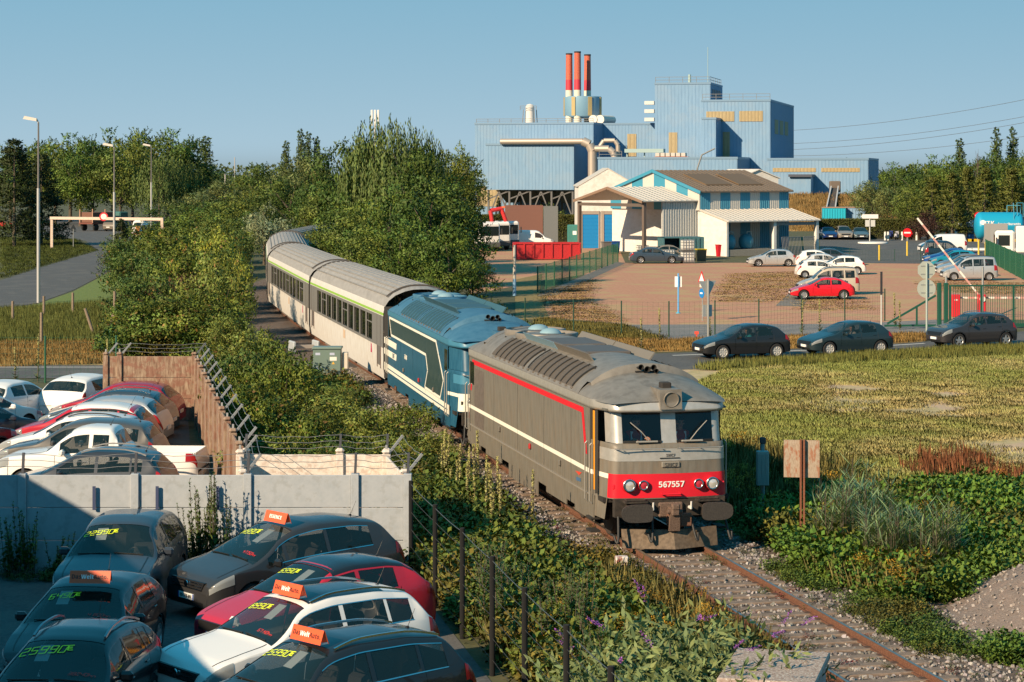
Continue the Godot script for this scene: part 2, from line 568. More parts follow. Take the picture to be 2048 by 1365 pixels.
func car_parts(kind: String, solid_sides := false) -> Dictionary:
	var key := kind + str(solid_sides)
	if car_shapes.has(key):
		return car_shapes[key]
	var s: Dictionary = CARS[kind]
	var body := Body.new(s)
	var L: float = s.L
	var xs := []
	for i in 15:
		xs.append(0.25 * pow(float(i) / 14.0,1.6))
		xs.append(L - 0.25 * pow(float(i) / 14.0,1.6))
	for i in 40:
		xs.append(lerpf(0.3, L - 0.3, i / 39.0))
	for c in [s.fo, s.fo + s.wb]:
		for i in 17:
			xs.append(c + (s.r + 0.055) * sin(lerpf(-PI / 2, PI / 2, i / 16.0)))
		xs.append(c - s.r - 0.056)
		xs.append(c + s.r + 0.056)
	for w in [s.ws, s.rw] + s.sw + ([s.bed] if s.has("bed") else []):
		xs.append(w[0])
		xs.append(w[1])
	for w in s.doors:
		for e in w:
			xs.append(e - 0.006)
			xs.append(e + 0.006)
	xs.sort()
	var cols := []
	for x in xs:
		if cols.is_empty() or x - cols[-1] > 0.0045:
			cols.append(x)
	var out := {"body": MB.new(), "windscreen": MB.new(), "rear_window": MB.new(), "sides": {}, "doors": {}}
	for i in cols.size() - 1:
		var x0: float = cols[i]
		var x1: float = cols[i + 1]
		var xm := (x0 + x1) / 2.0
		var sw := inside(xm, s.sw)
		var dr := inside(xm, s.doors)
		var gap: bool = x1 - x0 < 0.013 and s.doors.any(func(w): return absf(w[0] - xm) < 0.006 or absf(w[1] - xm) < 0.006)
		for side: float in [-1.0,1.0]:
			var tb: MB = out.body
			if dr >= 0:
				var dk := "%d %d" % [dr, int(side)]
				if not out.doors.has(dk):
					out.doors[dk] = MB.new()
				strip(out.doors[dk], body, x0, x1, ROWS.slice(1,6), side)
				strip(tb, body, x0, x1, ROWS.slice(0,2), side)
			elif gap:
				strip(tb, body, x0, x1, ROWS.slice(0,2), side)
			else:
				strip(tb, body, x0, x1, ROWS.slice(0,6), side)
			var tall := body.sec(xm,0.43).y - body.sec(xm,0.07).y
			if sw >= 0 and tall > 0.05:
				var wk := "%d %d" % [sw, int(side)]
				if not out.sides.has(wk):
					out.sides[wk] = MB.new()
				strip(out.sides[wk], body, x0, x1, ROWS.slice(5,7), side,-0.006)
			else:
				strip(tb, body, x0, x1, ROWS.slice(5,7), side)
			strip(tb, body, x0, x1, ROWS.slice(6,9), side)
			if s.has("bed") and xm > s.bed[0] and xm < s.bed[1]:
				continue
			if xm > s.ws[0] and xm < s.ws[1]:
				strip(out.windscreen, body, x0, x1, ROWS.slice(8), side,-0.006)
			elif xm > s.rw[0] and xm < s.rw[1]:
				strip(out.rear_window, body, x0, x1, ROWS.slice(8), side,-0.006)
			else:
				strip(tb, body, x0, x1, ROWS.slice(8), side)
	for x in [0.0, L]:
		var ring := []
		for q in ROWS:
			ring.append(body.sec(x, q))
		for i in ring.size() - 1:
			for side: float in [-1.0,1.0]:
				var a: Vector3 = ring[i] * Vector3(side,1,1)
				var c: Vector3 = ring[i + 1] * Vector3(side,1,1)
				var a0 := Vector3(0, a.y, a.z)
				var c0 := Vector3(0, c.y, c.z)
				if (side > 0) == (x == 0.0):
					out.body.quad(a, a0, c0, c)
				else:
					out.body.quad(a, c, c0, a0)
	var un := MB.new()
	var w0: float = s.W / 2.0 - 0.26
	un.box(Vector3(-w0,0.2,-L / 2.0 + 0.2), Vector3(w0,0.62, L / 2.0 - 0.25))
	var cx0: float = s.fo + s.r + 0.1
	var cx1: float = s.fo + s.wb - s.r - 0.1
	un.box(Vector3(-s.W / 2.0 + 0.09,0.21, L / 2.0 - cx1), Vector3(s.W / 2.0 - 0.09,0.3, L / 2.0 - cx0))
	out.under = un
	var dash := MB.new()
	var dx: float = s.ws[0] + 0.1
	dash.bbox(Vector3(-s.W / 2.0 + 0.16,0.5, L / 2.0 - dx - 0.42), Vector3(s.W / 2.0 - 0.16, body.belt(dx) + 0.02, L / 2.0 - dx),0.08)
	out.dash = dash
	var seat := MB.new()
	seat.bbox(Vector3(-0.24,0.32,-0.26), Vector3(0.24,0.5,0.26),0.06)
	seat.t = Transform3D(Basis(Vector3.RIGHT,-0.28), Vector3(0,0.42,-0.24))
	seat.bbox(Vector3(-0.23,0,-0.09), Vector3(0.23,0.58,0.05),0.06)
	seat.bbox(Vector3(-0.13,0.6,-0.07), Vector3(0.13,0.8,0.03),0.05)
	out.seat = seat
	for k in ["body", "windscreen", "rear_window", "under", "dash", "seat"]:
		out[k] = out[k].mesh()
	for k in ["sides", "doors"]:
		for j in out[k]:
			out[k][j] = out[k][j].mesh()
	out.shape = body
	car_shapes[key] = out
	return out

var tyre_shapes := {}
func wheel_shapes(r: float, style: int) -> Array:
	var key := "%f %d" % [r, style]
	if tyre_shapes.has(key):
		return tyre_shapes[key]
	var rr := r * 0.66
	var ty := MB.new()
	ty.lathe(Vector3.ZERO, Vector3.RIGHT, [[rr,-0.1], [r - 0.03,-0.1], [r,-0.07], [r,0.07], [r - 0.03,0.1], [rr,0.1], [rr - 0.01,0.07]],28)
	var rim := MB.new()
	rim.lathe(Vector3.ZERO, Vector3.RIGHT, [[rr,0.095], [rr - 0.02,0.098], [rr - 0.03,0.07], [rr - 0.035,0.02]],28)
	if style == 0:
		rim.lathe(Vector3.ZERO, Vector3.RIGHT, [[rr - 0.03,0.06], [rr * 0.75,0.085], [rr * 0.35,0.07], [0.02,0.08], [0.001,0.08]],20)
		for i in 8:
			rim.t = Transform3D(Basis(Vector3.RIGHT, TAU * i / 8), Vector3.ZERO)
			rim.bbox(Vector3(0.07, rr * 0.45,-0.02), Vector3(0.1, rr * 0.85,0.02),0.01)
	else:
		for i in 5:
			rim.t = Transform3D(Basis(Vector3.RIGHT, TAU * i / 5), Vector3.ZERO)
			rim.hexa([Vector3(0.06,0.02,0.05), Vector3(0.088,0.02,0.05), Vector3(0.088,0.02,-0.05), Vector3(0.06,0.02,-0.05),
				Vector3(0.05, rr - 0.01,0.035), Vector3(0.085, rr - 0.01,0.035), Vector3(0.085, rr - 0.01,-0.035), Vector3(0.05, rr - 0.01,-0.035)])
		rim.t = Transform3D.IDENTITY
		rim.cyl(Vector3(0.03,0,0), Vector3(0.092,0,0),0.06,0.05,14)
	rim.t = Transform3D.IDENTITY
	var hub := MB.new()
	hub.cyl(Vector3(-0.09,0,0), Vector3(0.03,0,0), rr - 0.012, rr - 0.012,20)
	tyre_shapes[key] = [ty.mesh(), rim.mesh(), hub.mesh()]
	return tyre_shapes[key]

func make_car(kind: String, called: String, label: String, cat: String, at: Vector3, turn: float, pm: Material, opt := {}, group := "") -> Node3D:
	var s: Dictionary = CARS[kind]
	var p := car_parts(kind)
	var sh: Body = p.shape
	var L: float = s.L
	var dark := M(0.012,0.012,0.014,0.55)
	var black := M(0.01,0.01,0.011,0.4)
	var o := thing(called, label, cat, at, turn, group)
	part(o, "body", p.body, pm)
	for k in p.doors:
		var d := part(o, "door", p.doors[k], pm)
		var kk: PackedStringArray = k.split(" ")
		var dd: Array = s.doors[int(kk[0])]
		var side := float(kk[1])
		var hp: Array = skin(sh, dd[1] - 0.17,-0.16, side,0.012)
		var hb := MB.new()
		hb.bbox(hp[0] - Vector3(0.012,0.014,0.08), hp[0] + Vector3(0.012,0.014,0.08),0.008)
		part(d, "handle", hb, opt.get("handle", pm))
	var gm: Material = opt.get("glass", glass(0.012,0.02,0.018,0.55))
	part(o, "windscreen", p.windscreen, opt.get("screen", gm))
	part(o, "rear_window", p.rear_window, gm)
	for k in p.sides:
		part(o, "side_window", p.sides[k], opt.get("solid", gm) if opt.has("solid") and not k.begins_with("0") else gm)
	part(o, "underbody", p.under, dark)
	part(o, "dashboard", p.dash, dark)
	var trim: Material = opt.get("seats", M(0.05,0.05,0.052,0.9))
	var seat_z: float = L / 2.0 - (s.ws[1] + 0.28)
	for sx in [-0.37,0.37]:
		part(o, "seat", p.seat, trim).position = Vector3(sx, s.belt[0] - 0.8 + 0.02, seat_z)
		if kind != "van" and kind != "pickup":
			part(o, "seat", p.seat, trim).position = Vector3(sx, s.belt[0] - 0.8 + 0.02, seat_z - 0.95)
	var ws := wheel_shapes(s.r, opt.get("wheel",1))
	for e in [s.fo, s.fo + s.wb]:
		for side: float in [-1.0,1.0]:
			var wn := Node3D.new()
			wn.name = "wheel"
			o.add_child(wn, true)
			wn.position = Vector3(side * (s.W / 2.0 - 0.115), s.r, L / 2.0 - e)
			wn.rotation.y = 0.0 if side > 0 else PI
			part(wn, "tyre", ws[0], M(0.014,0.014,0.015,0.85))
			part(wn, "rim", ws[1], opt.get("rim", M(0.42,0.43,0.44,0.35,0.7)))
			part(wn, "brake", ws[2], M(0.02,0.02,0.02,0.7))
	var lens := glass(0.28,0.3,0.31,0.75)
	for side: float in [-1.0,1.0]:
		part(o, "headlight", patch(sh,0.03,0.46,-0.26,0.36, side,0.007), lens)
		part(o, "tail_light", patch(sh, L - 0.30, L - 0.02,-0.35 if kind in ["kangoo", "van"] else -0.22,0.10 if kind in ["kangoo", "van"] else 0.3, side,0.006), M(0.32,0.012,0.014,0.15))
		var mp: Array = skin(sh, s.sw[0][0] + 0.12,0.08, side,0.0)
		var mb := MB.new()
		mb.bbox(mp[0] + Vector3(side * 0.13 - 0.1,-0.03,-0.05), mp[0] + Vector3(side * 0.13 + 0.1,0.12,0.06),0.04)
		mb.beam(mp[0] + Vector3(-side * 0.02,0.0,0), mp[0] + Vector3(side * 0.06,0.02,0),0.05,0.04)
		part(o, "door_mirror", mb, opt.get("mirror", pm))
	for side: float in [-1.0,1.0]:
		var bs := MB.new()
		for i in 14:
			var xa: float = lerpf(0.22, s.ws[0] - 0.02, i / 14.0)
			var xb: float = lerpf(0.22, s.ws[0] - 0.02, (i + 1) / 14.0)
			strip(bs, sh, xa, xb, [0.585,0.597], side,0.003)
		part(o, "bonnet_seam", bs, black)
		part(o, "bumper_seam", patch(sh,0.44,0.452,-0.9,-0.2, side,0.003,1,4), black)
	var z0 := L / 2.0
	var gr := MB.new()
	var gy: float = sh.raw(0.05)
	gr.hexa([Vector3(-0.5, gy - 0.17, z0 + 0.012), Vector3(0.5, gy - 0.17, z0 + 0.012), Vector3(0.5, gy - 0.17, z0 - 0.08), Vector3(-0.5, gy - 0.17, z0 - 0.08),
		Vector3(-0.56, gy - 0.02, z0 - 0.025), Vector3(0.56, gy - 0.02, z0 - 0.025), Vector3(0.56, gy - 0.02, z0 - 0.1), Vector3(-0.56, gy - 0.02, z0 - 0.1)])
	var g := part(o, "grille", gr, black)
	if opt.has("chrome"):
		var cb := MB.new()
		for yy in [gy - 0.15, gy - 0.10, gy - 0.05]:
			cb.cbox(Vector3(0, yy, z0 + 0.012 - (yy - gy + 0.17) * 0.25), Vector3(1.0,0.014,0.014))
		cb.cyl(Vector3(0, gy - 0.09, z0), Vector3(0, gy - 0.09, z0 + 0.02),0.06,0.06,16)
		part(g, "grille_bar", cb, M(0.6,0.62,0.64,0.12,1.0))
	var lo := MB.new()
	lo.box(Vector3(-0.55,0.27, z0 - 0.06), Vector3(0.55,0.36, z0 + 0.006))
	part(o, "lower_grille", lo, black)
	var pb := MB.new()
	pb.cbox(Vector3(0,0.43, z0 + 0.012), Vector3(0.52,0.11,0.014))
	var plate := part(o, "number_plate", pb, M(0.75,0.75,0.73,0.5))
	for e: float in [-0.245,0.245]:
		var eb := MB.new()
		eb.cbox(Vector3(e,0.43, z0 + 0.0205), Vector3(0.03,0.108,0.003))
		part(plate, "blue_band", eb, M(0.02,0.08,0.4,0.5))
	if opt.has("plate"):
		var tm := part(plate, "lettering", text_shape(opt.plate,0.056,0.003), M(0.01,0.01,0.01,0.6))
		tm.position = Vector3(0,0.43, z0 + 0.021)
	var rb := MB.new()
	rb.cbox(Vector3(0,0.55 if kind != "pickup" else 0.62,-z0 - 0.006), Vector3(0.52,0.11,0.014))
	part(o, "number_plate", rb, M(0.72,0.72,0.7,0.5))
	if s.has("clad"):
		for side: float in [-1.0,1.0]:
			var cl := MB.new()
			for i in 24:
				strip(cl, sh, lerpf(0.2, L - 0.2, i / 24.0), lerpf(0.2, L - 0.2, (i + 1) / 24.0), [-1.0,-0.9,-0.8], side,0.008)
			part(o, "sill_trim", cl, dark)
	if opt.has("rails"):
		for side: float in [-1.0,1.0]:
			var rl := MB.new()
			var pts := []
			for i in 13:
				var x: float = lerpf(s.ws[1] + 0.12, s.rw[0] - 0.12, i / 12.0)
				var sp: Array = skin(sh, x,0.56, side,0.0)
				pts.append(sp[0] + Vector3(0,0.075 * pow(sin(PI * clampf(i / 12.0,0.02,0.98)),0.35),0))
			for i in 12:
				rl.beam(pts[i], pts[i + 1],0.035,0.03)
			part(o, "roof_rail", rl, opt.rails)
	if opt.get("black_roof",0) != 0:
		var rp := MB.new()
		var rows := [0.57,0.62,0.7,0.8,0.9,1.0] if opt.black_roof == 1 else [0.46,0.5,0.535,0.6,0.7,0.82,1.0]
		var r0: float = s.ws[1] + (0.1 if opt.black_roof == 1 else 0.0)
		var r1: float = (s.ws[1] + 0.75 * (s.rw[0] - s.ws[1])) if opt.black_roof == 1 else s.rw[0]
		for i in 10:
			for side: float in [-1.0,1.0]:
				strip(rp, sh, lerpf(r0, r1, i / 10.0), lerpf(r0, r1, (i + 1) / 10.0), rows, side,0.004)
		part(o, "roof_panel", rp, opt.get("roof_mat", paint(0.012,0.012,0.014)))
	if opt.has("chrome"):
		for side: float in [-1.0,1.0]:
			for q in [[0.055,0.07,0.0], [0.43,0.442,0.2]]:
				var cs := MB.new()
				var x0: float = s.sw[0][0] + q[2]
				var x1: float = s.sw[-1][1]
				for i in 20:
					strip(cs, sh, lerpf(x0, x1, i / 20.0), lerpf(x0, x1, (i + 1) / 20.0), [q[0], q[1]], side,0.006)
				part(o, "window_strip", cs, M(0.6,0.62,0.64,0.15,1.0))
	if s.has("bed"):
		var bd := MB.new()
		var bw: float = s.W / 2.0 - 0.2
		var za: float = L / 2.0 - s.bed[0]
		var zb: float = L / 2.0 - s.bed[1]
		bd.box(Vector3(-bw,0.66, zb), Vector3(bw,0.7, za))
		bd.box(Vector3(-bw - 0.03,0.7, zb), Vector3(-bw,1.17, za))
		bd.box(Vector3(bw,0.7, zb), Vector3(bw + 0.03,1.17, za))
		bd.box(Vector3(-bw,0.7, zb - 0.03), Vector3(bw,1.17, zb))
		part(o, "load_bed", bd, pm)
	var an := MB.new()
	var ax: float = s.rw[0] - 0.25
	var ap := sh.sec(ax,1.0)
	an.cyl(ap - Vector3(0,0.01,0), ap + Vector3(0,0.02,0),0.03,0.025,8)
	an.cyl(ap, ap + Vector3(0,0.26,-0.14),0.006,0.003,5)
	part(o, "aerial", an, black)
	var st := MB.new()
	st.lathe(Vector3(-0.37 if opt.get("lhd", true) == false else 0.37, s.belt[0] + 0.08, L / 2.0 - s.ws[1] + 0.12), Vector3(0,0.45,-0.9).normalized(), [[0.17,-0.015], [0.19,0.0], [0.17,0.015], [0.16,0.0], [0.17,-0.015]],18)
	part(o, "steering_wheel", st, black)
	if opt.has("price"):
		screen_marks(o, sh, s, opt)
	return o

# ---------- writing on windscreens ----------
const SEG := {"0": "abcdef", "1": "bc", "2": "abged", "3": "abgcd", "4": "fgbc", "5": "afgcd", "6": "afgedc", "7": "abc", "8": "abcdefg", "9": "abcdfg", "E": "afged", "k": "fegc", "m": "egc"}

func segment_text(b: MB, txt: String, w: float, h: float, place: Callable) -> void:
	var x := 0.0
	var k := 0.17 * w
	var slant := 0.22
	for ch in txt:
		for sg in SEG[ch]:
			var r: Array = {"a": [0,1,1,1], "g": [0,0.5,1,0.5], "d": [0,0,1,0], "f": [0,0.5,0,1], "e": [0,0,0,0.5], "b": [1,0.5,1,1], "c": [1,0,1,0.5]}[sg]
			var lo := Vector2(r[0] * w, r[1] * h)
			var hi := Vector2(r[2] * w, r[3] * h)
			var d := Vector2(0, k / 2.0) if r[1] == r[3] else Vector2(k / 2.0,0)
			var q := [lo - d, lo + d, hi + d, hi - d]
			for i in 4:
				q[i] = place.call(x + q[i].x + slant * q[i].y, q[i].y)
			b.quad(q[0], q[1], q[2], q[3])
		x += w * (1.45 if ch != "1" else 0.9)

func screen_marks(o: Node3D, sh: Body, s: Dictionary, opt: Dictionary) -> void:
	var on := func(a: float, t: float, lift: float) -> Vector3:
		var x := lerpf(s.ws[0], s.ws[1], t)
		var e := sh.sec(x,0.5).x
		var q := 1.0 - 0.5 * clampf(absf(a) / e,0.0,1.0)
		var p: Array = skin(sh, x, q,1.0 if a >= 0 else -1.0, lift)
		return p[0]
	var b := MB.new()
	var h: float = opt.get("price_h",0.14)
	var w := h * 0.55
	var ax: float = opt.get("price_x",-0.62)
	var tilt := 0.10
	segment_text(b, opt.price, w, h, func(px, py): return on.call(ax + px, opt.get("price_t",0.62) + (py + tilt * px) * 0.95,0.007))
	var pr := part(o, "price_figures", b, M(0.75,0.9,0.02,0.6), "yellow painted price figures")
	var eb := MB.new()
	var ex: float = ax + 0.0
	for ch in opt.price:
		ex += w * (1.45 if ch != "1" else 0.9)
	var f := func(px, py): return on.call(ex + px * 0.8, opt.get("price_t",0.62) + (py * 0.7 + 0.3 * h + tilt * (ex - ax + px)) * 0.95,0.007)
	for r in [[0, h, w, h], [0, h * 0.62, w * 0.8, h * 0.62], [0, h * 0.38, w * 0.8, h * 0.38], [0,0, w,0]]:
		eb.quad(f.call(r[0], r[1] - 0.012), f.call(r[0], r[1] + 0.012), f.call(r[2], r[3] + 0.012), f.call(r[2], r[3] - 0.012))
	eb.quad(f.call(-0.012,0), f.call(-0.012, h), f.call(0.012, h), f.call(0.012,0))
	part(pr, "euro_sign", eb, M(0.75,0.9,0.02,0.6))
	if opt.has("km"):
		var kb := MB.new()
		segment_text(kb, opt.km,0.04,0.07, func(px, py): return on.call(0.22 + px,0.16 + py * 0.95,0.007))
		part(o, "mileage_figures", kb, M(0.8,0.03,0.02,0.6), "red painted mileage figures")
	if opt.has("sheet_x"):
		var sb := MB.new()
		var sx: float = opt.sheet_x
		for i in 3:
			var t0 := 0.50 + 0.13 * i
			sb.quad(on.call(sx - 0.1, t0,-0.02), on.call(sx - 0.1, t0 + 0.13,-0.02), on.call(sx + 0.1, t0 + 0.13,-0.02), on.call(sx + 0.1, t0,-0.02))
		part(o, "data_sheet", sb, M(0.7,0.78,0.78,0.7), "white paper sheet behind the windscreen")
	if opt.has("wipers"):
		for a in [[-0.62,-0.02], [0.05,0.6]]:
			var wb := MB.new()
			wb.beam(on.call(a[0],0.05,0.012), on.call(a[1],0.03,0.012),0.02,0.015)
			part(o, "wiper", wb, M(0.01,0.01,0.01,0.5))

func roof_sign(words: Array, label: String, at: Vector3, turn: float) -> void:
	var o := thing("roof_sign", label, "sign", at, turn, "advertising signs on car roofs")
	o.scale = Vector3.ONE * 0.8
	var b := MB.new()
	b.hexa([Vector3(-0.42,0,0.1), Vector3(0.42,0,0.1), Vector3(0.42,0,0.085), Vector3(-0.42,0,0.085),
		Vector3(-0.42,0.24,0.012), Vector3(0.42,0.24,0.012), Vector3(0.42,0.24,0.0), Vector3(-0.42,0.24,0.0)])
	part(o, "front_panel", b, M(0.72,0.10,0.035,0.45))
	var c := MB.new()
	c.hexa([Vector3(-0.42,0,-0.085), Vector3(0.42,0,-0.085), Vector3(0.42,0,-0.1), Vector3(-0.42,0,-0.1),
		Vector3(-0.42,0.236,0.0), Vector3(0.42,0.236,0.0), Vector3(0.42,0.236,-0.012), Vector3(-0.42,0.236,-0.012)])
	part(o, "back_panel", c, M(0.72,0.10,0.035,0.45))
	for e: float in [-0.41,0.41]:
		var k := MB.new()
		k.cbox(Vector3(e,0.02,0), Vector3(0.015,0.03,0.17))
		part(o, "side_bracket", k, M(0.5,0.5,0.5,0.5))
	var total := 0.0
	var shapes := []
	for w in words:
		var tm := text_shape(w[0],0.084,0.004)
		shapes.append(tm)
		total += tm.get_aabb().size.x + 0.004
	var x := -total / 2.0
	for i in words.size():
		var wd: float = shapes[i].get_aabb().size.x
		var l := part(o, "lettering", shapes[i], words[i][1])
		l.position = Vector3(x + wd / 2.0,0.125,0.056)
		l.rotation.x = -0.355
		x += wd + 0.004

func rear_at(kind: String, p: Vector3, turn: float) -> Vector3:
	var a := deg_to_rad(turn)
	return p + Vector3(sin(a),0, cos(a)) * CARS[kind].L / 2.0


# ---------- train ----------
func loco_outline(zf: float, w: float, corner: float, taper: float, zend: float) -> Array:
	var p := []
	var fw := w - taper
	for i in 7:
		var t := i / 6.0
		p.append(Vector2(t * (fw - corner), zf - 0.10 * t * t))
	for i in range(1,7):
		var a := PI / 2.0 * i / 6.0
		p.append(Vector2(fw - corner + corner * sin(a), zf - 0.10 - corner + corner * cos(a)))
	for i in range(1,5):
		var t := i / 4.0
		p.append(Vector2(lerpf(fw, w, t), lerpf(zf - 0.10 - corner,-1.15, t)))
	p.append(Vector2(w, zend))
	return p

func ring_wall(b: MB, levels: Array, i0: int, i1: int, side: float) -> void:
	var rows := []
	for l in levels:
		var line := []
		for i in range(i0, i1 + 1):
			var q: Vector2 = l[1][i]
			line.append(Vector3(q.x * side, l[0], q.y))
		rows.append(line)
	b.grid(rows, side > 0)

func decal(b: MB, side: float, pts: Array, w: float, y_off := 0.0) -> void:
	var poly := PackedVector2Array(pts)
	var idx := Geometry2D.triangulate_polygon(poly)
	for i in range(0, idx.size(),3):
		var q := []
		for k in 3:
			q.append(Vector3(side * w, poly[idx[i + k]].y, poly[idx[i + k]].x))
		if ((q[2] - q[0]).cross(q[1] - q[0]).x > 0) == (side > 0):
			b.tri(q[0], q[1], q[2])
		else:
			b.tri(q[0], q[2], q[1])

func roof_pt(x: float, z: float, L: float) -> Vector3:
	var e := minf(-z, L + z)
	var t := clampf((e - 0.05) / 2.3,0,1)
	var hgt := 0.03 + 0.50 * pow(sin(t * PI / 2.0),0.8)
	if e > 2.355:
		hgt = 0.67
	var w := 1.44 - 0.26 * pow(clampf(1.0 - e / 1.3,0,1),2.5)
	return Vector3(x * w,3.22 + hgt * pow(maxf(0.0,1.0 - pow(absf(x),2.3)),0.75), z)

func make_loco(called: String, label: String, at: Vector3, turn: float, grey: bool) -> Node3D:
	var o := thing(called, label, "locomotive", at, turn)
	var L := 15.9
	var flank: Material
	var roofm: Material
	var silver: Material
	var dark := M(0.022,0.019,0.017,0.85)
	var grime := N("grime", [Color(0.012,0.01,0.009), Color(0.03,0.024,0.02), Color(0.055,0.042,0.033)],2.0,0.9,0.03)
	if grey:
		flank = N("loco grey", [Color(0.125,0.112,0.092), Color(0.16,0.145,0.122), Color(0.185,0.17,0.145)],3.0,0.5,0.02,0.0, Vector3(2.5,0.35,2.5), FastNoiseLite.TYPE_SIMPLEX_SMOOTH, false)
		roofm = N("loco roof grey", [Color(0.15,0.135,0.115), Color(0.175,0.16,0.14), Color(0.20,0.185,0.165)],3.0,0.5,0.015,0.0, Vector3.ONE, FastNoiseLite.TYPE_SIMPLEX_SMOOTH, false)
		silver = N("loco silver", [Color(0.38,0.37,0.35), Color(0.42,0.41,0.39), Color(0.46,0.45,0.435)],2.0,0.36,0.02,0.0, Vector3.ONE, FastNoiseLite.TYPE_SIMPLEX_SMOOTH, false)
		layer(flank,81,3.2, Color(0.20,0.145,0.10,0.5),0.5,0.78,0.02, Vector3(2.2,0.25,2.2))
		layer(roofm,82,4.0, Color(0.10,0.085,0.07,0.6),0.5,0.75,0.02)
		silver.metallic = 0.35
	else:
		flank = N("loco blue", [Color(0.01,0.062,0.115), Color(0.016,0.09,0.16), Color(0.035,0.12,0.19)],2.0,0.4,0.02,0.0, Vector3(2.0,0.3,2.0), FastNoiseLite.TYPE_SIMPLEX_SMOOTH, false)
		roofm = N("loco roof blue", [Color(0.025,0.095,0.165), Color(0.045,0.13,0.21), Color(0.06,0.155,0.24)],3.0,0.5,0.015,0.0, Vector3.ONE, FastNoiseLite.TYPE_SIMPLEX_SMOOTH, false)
		silver = M(0.05,0.19,0.30,0.45)
	var white := M(0.72,0.69,0.6,0.6)
	var red := M(0.62,0.015,0.03,0.35)
	var W := 1.47
	for end in [0,1]:
		var tr := Transform3D.IDENTITY if end == 0 else Transform3D(Basis(Vector3.UP, PI), Vector3(0,0,-L))
		var low_levels := []
		for l in [[0.75,0.0,0.1], [1.2,0.0,0.16], [2.0,0.0,0.2], [2.26,-0.01,0.2], [2.34,-0.05,0.2], [2.37,-0.10,0.2]]:
			low_levels.append([l[0], loco_outline(l[1], W,0.22, l[2],-L / 2.0)])
		var shell := MB.new()
		shell.t = tr
		for side: float in [-1.0,1.0]:
			ring_wall(shell, low_levels.slice(1),0,16, side)
			ring_wall(shell, low_levels.slice(0,2),12,17, side)
			var fl := low_levels.slice(0,1) + [low_levels[1], low_levels[2], [3.05, low_levels[2][1]]]
			ring_wall(shell, [fl[1], fl[2], fl[3]],16,17, side)
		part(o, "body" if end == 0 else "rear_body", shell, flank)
		var wl := []
		for l in [[2.37,-0.10], [2.6,-0.15], [2.85,-0.2], [3.05,-0.24]]:
			wl.append([l[0], loco_outline(l[1], W - 0.03,0.22,0.22,-L / 2.0)])
		for side: float in [-1.0,1.0]:
			var pil := MB.new()
			pil.t = tr
			ring_wall(pil, wl,0,1, side)
			part(o, "centre_pillar", pil, silver if grey else flank)
			var cor := MB.new()
			cor.t = tr
			ring_wall(cor, wl,6,13, side)
			part(o, "corner_pillar", cor, silver if grey else flank)
			if not (grey and end == 0 and side < 0):
				var cs := MB.new()
				cs.t = tr
				ring_wall(cs, wl,13,16, side)
				part(o, "cab_side", cs, flank)
			var pane := MB.new()
			pane.t = tr
			ring_wall(pane, wl,1,6, side)
			part(o, "windscreen", pane, glass(0.01,0.014,0.014,0.08))
			var fr := MB.new()
			fr.t = tr
			for k in [0,3]:
				for i in range(1,6):
					var a: Vector2 = wl[k][1][i]
					var c: Vector2 = wl[k][1][i + 1]
					fr.beam(Vector3(a.x * side, wl[k][0] + (0.03 if k == 0 else -0.03), a.y + 0.005), Vector3(c.x * side, wl[k][0] + (0.03 if k == 0 else -0.03), c.y + 0.005),0.02,0.05)
			part(o, "window_seal", fr, M(0.012,0.012,0.012,0.7))
		var vis := MB.new()
		vis.t = tr
		var vl := []
		for l in [[3.02,-0.16,0.10], [3.03,0.0,0.02], [3.1,0.015,0.0], [3.24,-0.06,0.0]]:
			vl.append([l[0], loco_outline(l[1], W - l[2] + 0.02,0.3,0.2,-L / 2.0)])
		for side: float in [-1.0,1.0]:
			ring_wall(vis, vl,0,17, side)
		part(o, "gutter_band", vis, silver)
		var band := MB.new()
		band.t = tr
		var bl := []
		for y: float in [1.22,1.47,1.73]:
			bl.append([y, loco_outline(0.006, W + 0.006,0.22,0.16 + 0.05 * (y - 1.2),-L / 2.0)])
		for side: float in [-1.0,1.0]:
			ring_wall(band, bl,0,12, side)
		part(o, "front_band", band, red if grey else white)
		var wc := MB.new()
		wc.t = tr
		var cl2 := []
		for y: float in [1.62,1.72]:
			cl2.append([y, loco_outline(0.006, W + 0.006,0.22,0.16 + 0.05 * (y - 1.2),-L / 2.0)])
		for side: float in [-1.0,1.0]:
			ring_wall(wc, cl2,12,16, side)
		part(o, "corner_stripe", wc, white)
		var sv := MB.new()
		sv.t = tr
		var sl := []
		for y: float in [2.0,2.26]:
			sl.append([y, loco_outline(0.006 if y < 2.1 else -0.004, W + 0.006,0.22,0.2,-L / 2.0)])
		for side: float in [-1.0,1.0]:
			ring_wall(sv, sl,0,14, side)
		part(o, "silver_band", sv, silver)
		for side: float in [-1.0,1.0]:
			for lamp in [[0.92,0.155,0], [0.61,0.12,1]]:
				var lb := MB.new()
				lb.t = tr
				var c := Vector3(side * lamp[0],1.5,-0.10)
				lb.cyl(c, c + Vector3(0,0,0.14), lamp[1], lamp[1] * 0.92,20)
				var lo := part(o, "lamp_housing", lb, red if grey else flank)
				var ring := MB.new()
				ring.t = tr
				ring.lathe(c, Vector3(0,0,1), [[lamp[1] * 0.9,0.14], [lamp[1] * 0.9,0.165], [lamp[1] * 0.68,0.168], [lamp[1] * 0.66,0.145]],20)
				part(lo, "lamp_ring", ring, M(0.5,0.5,0.5,0.25,1.0))
				var gl := MB.new()
				gl.t = tr
				gl.lathe(c, Vector3(0,0,1), [[lamp[1] * 0.67,0.146], [lamp[1] * 0.4,0.158], [0.001,0.163]],20)
				part(lo, "lamp_lens", gl, M(0.75,0.72,0.68,0.12,0.5) if lamp[2] == 0 else M(0.45,0.03,0.05,0.15))
		var bx := MB.new()
		bx.t = tr
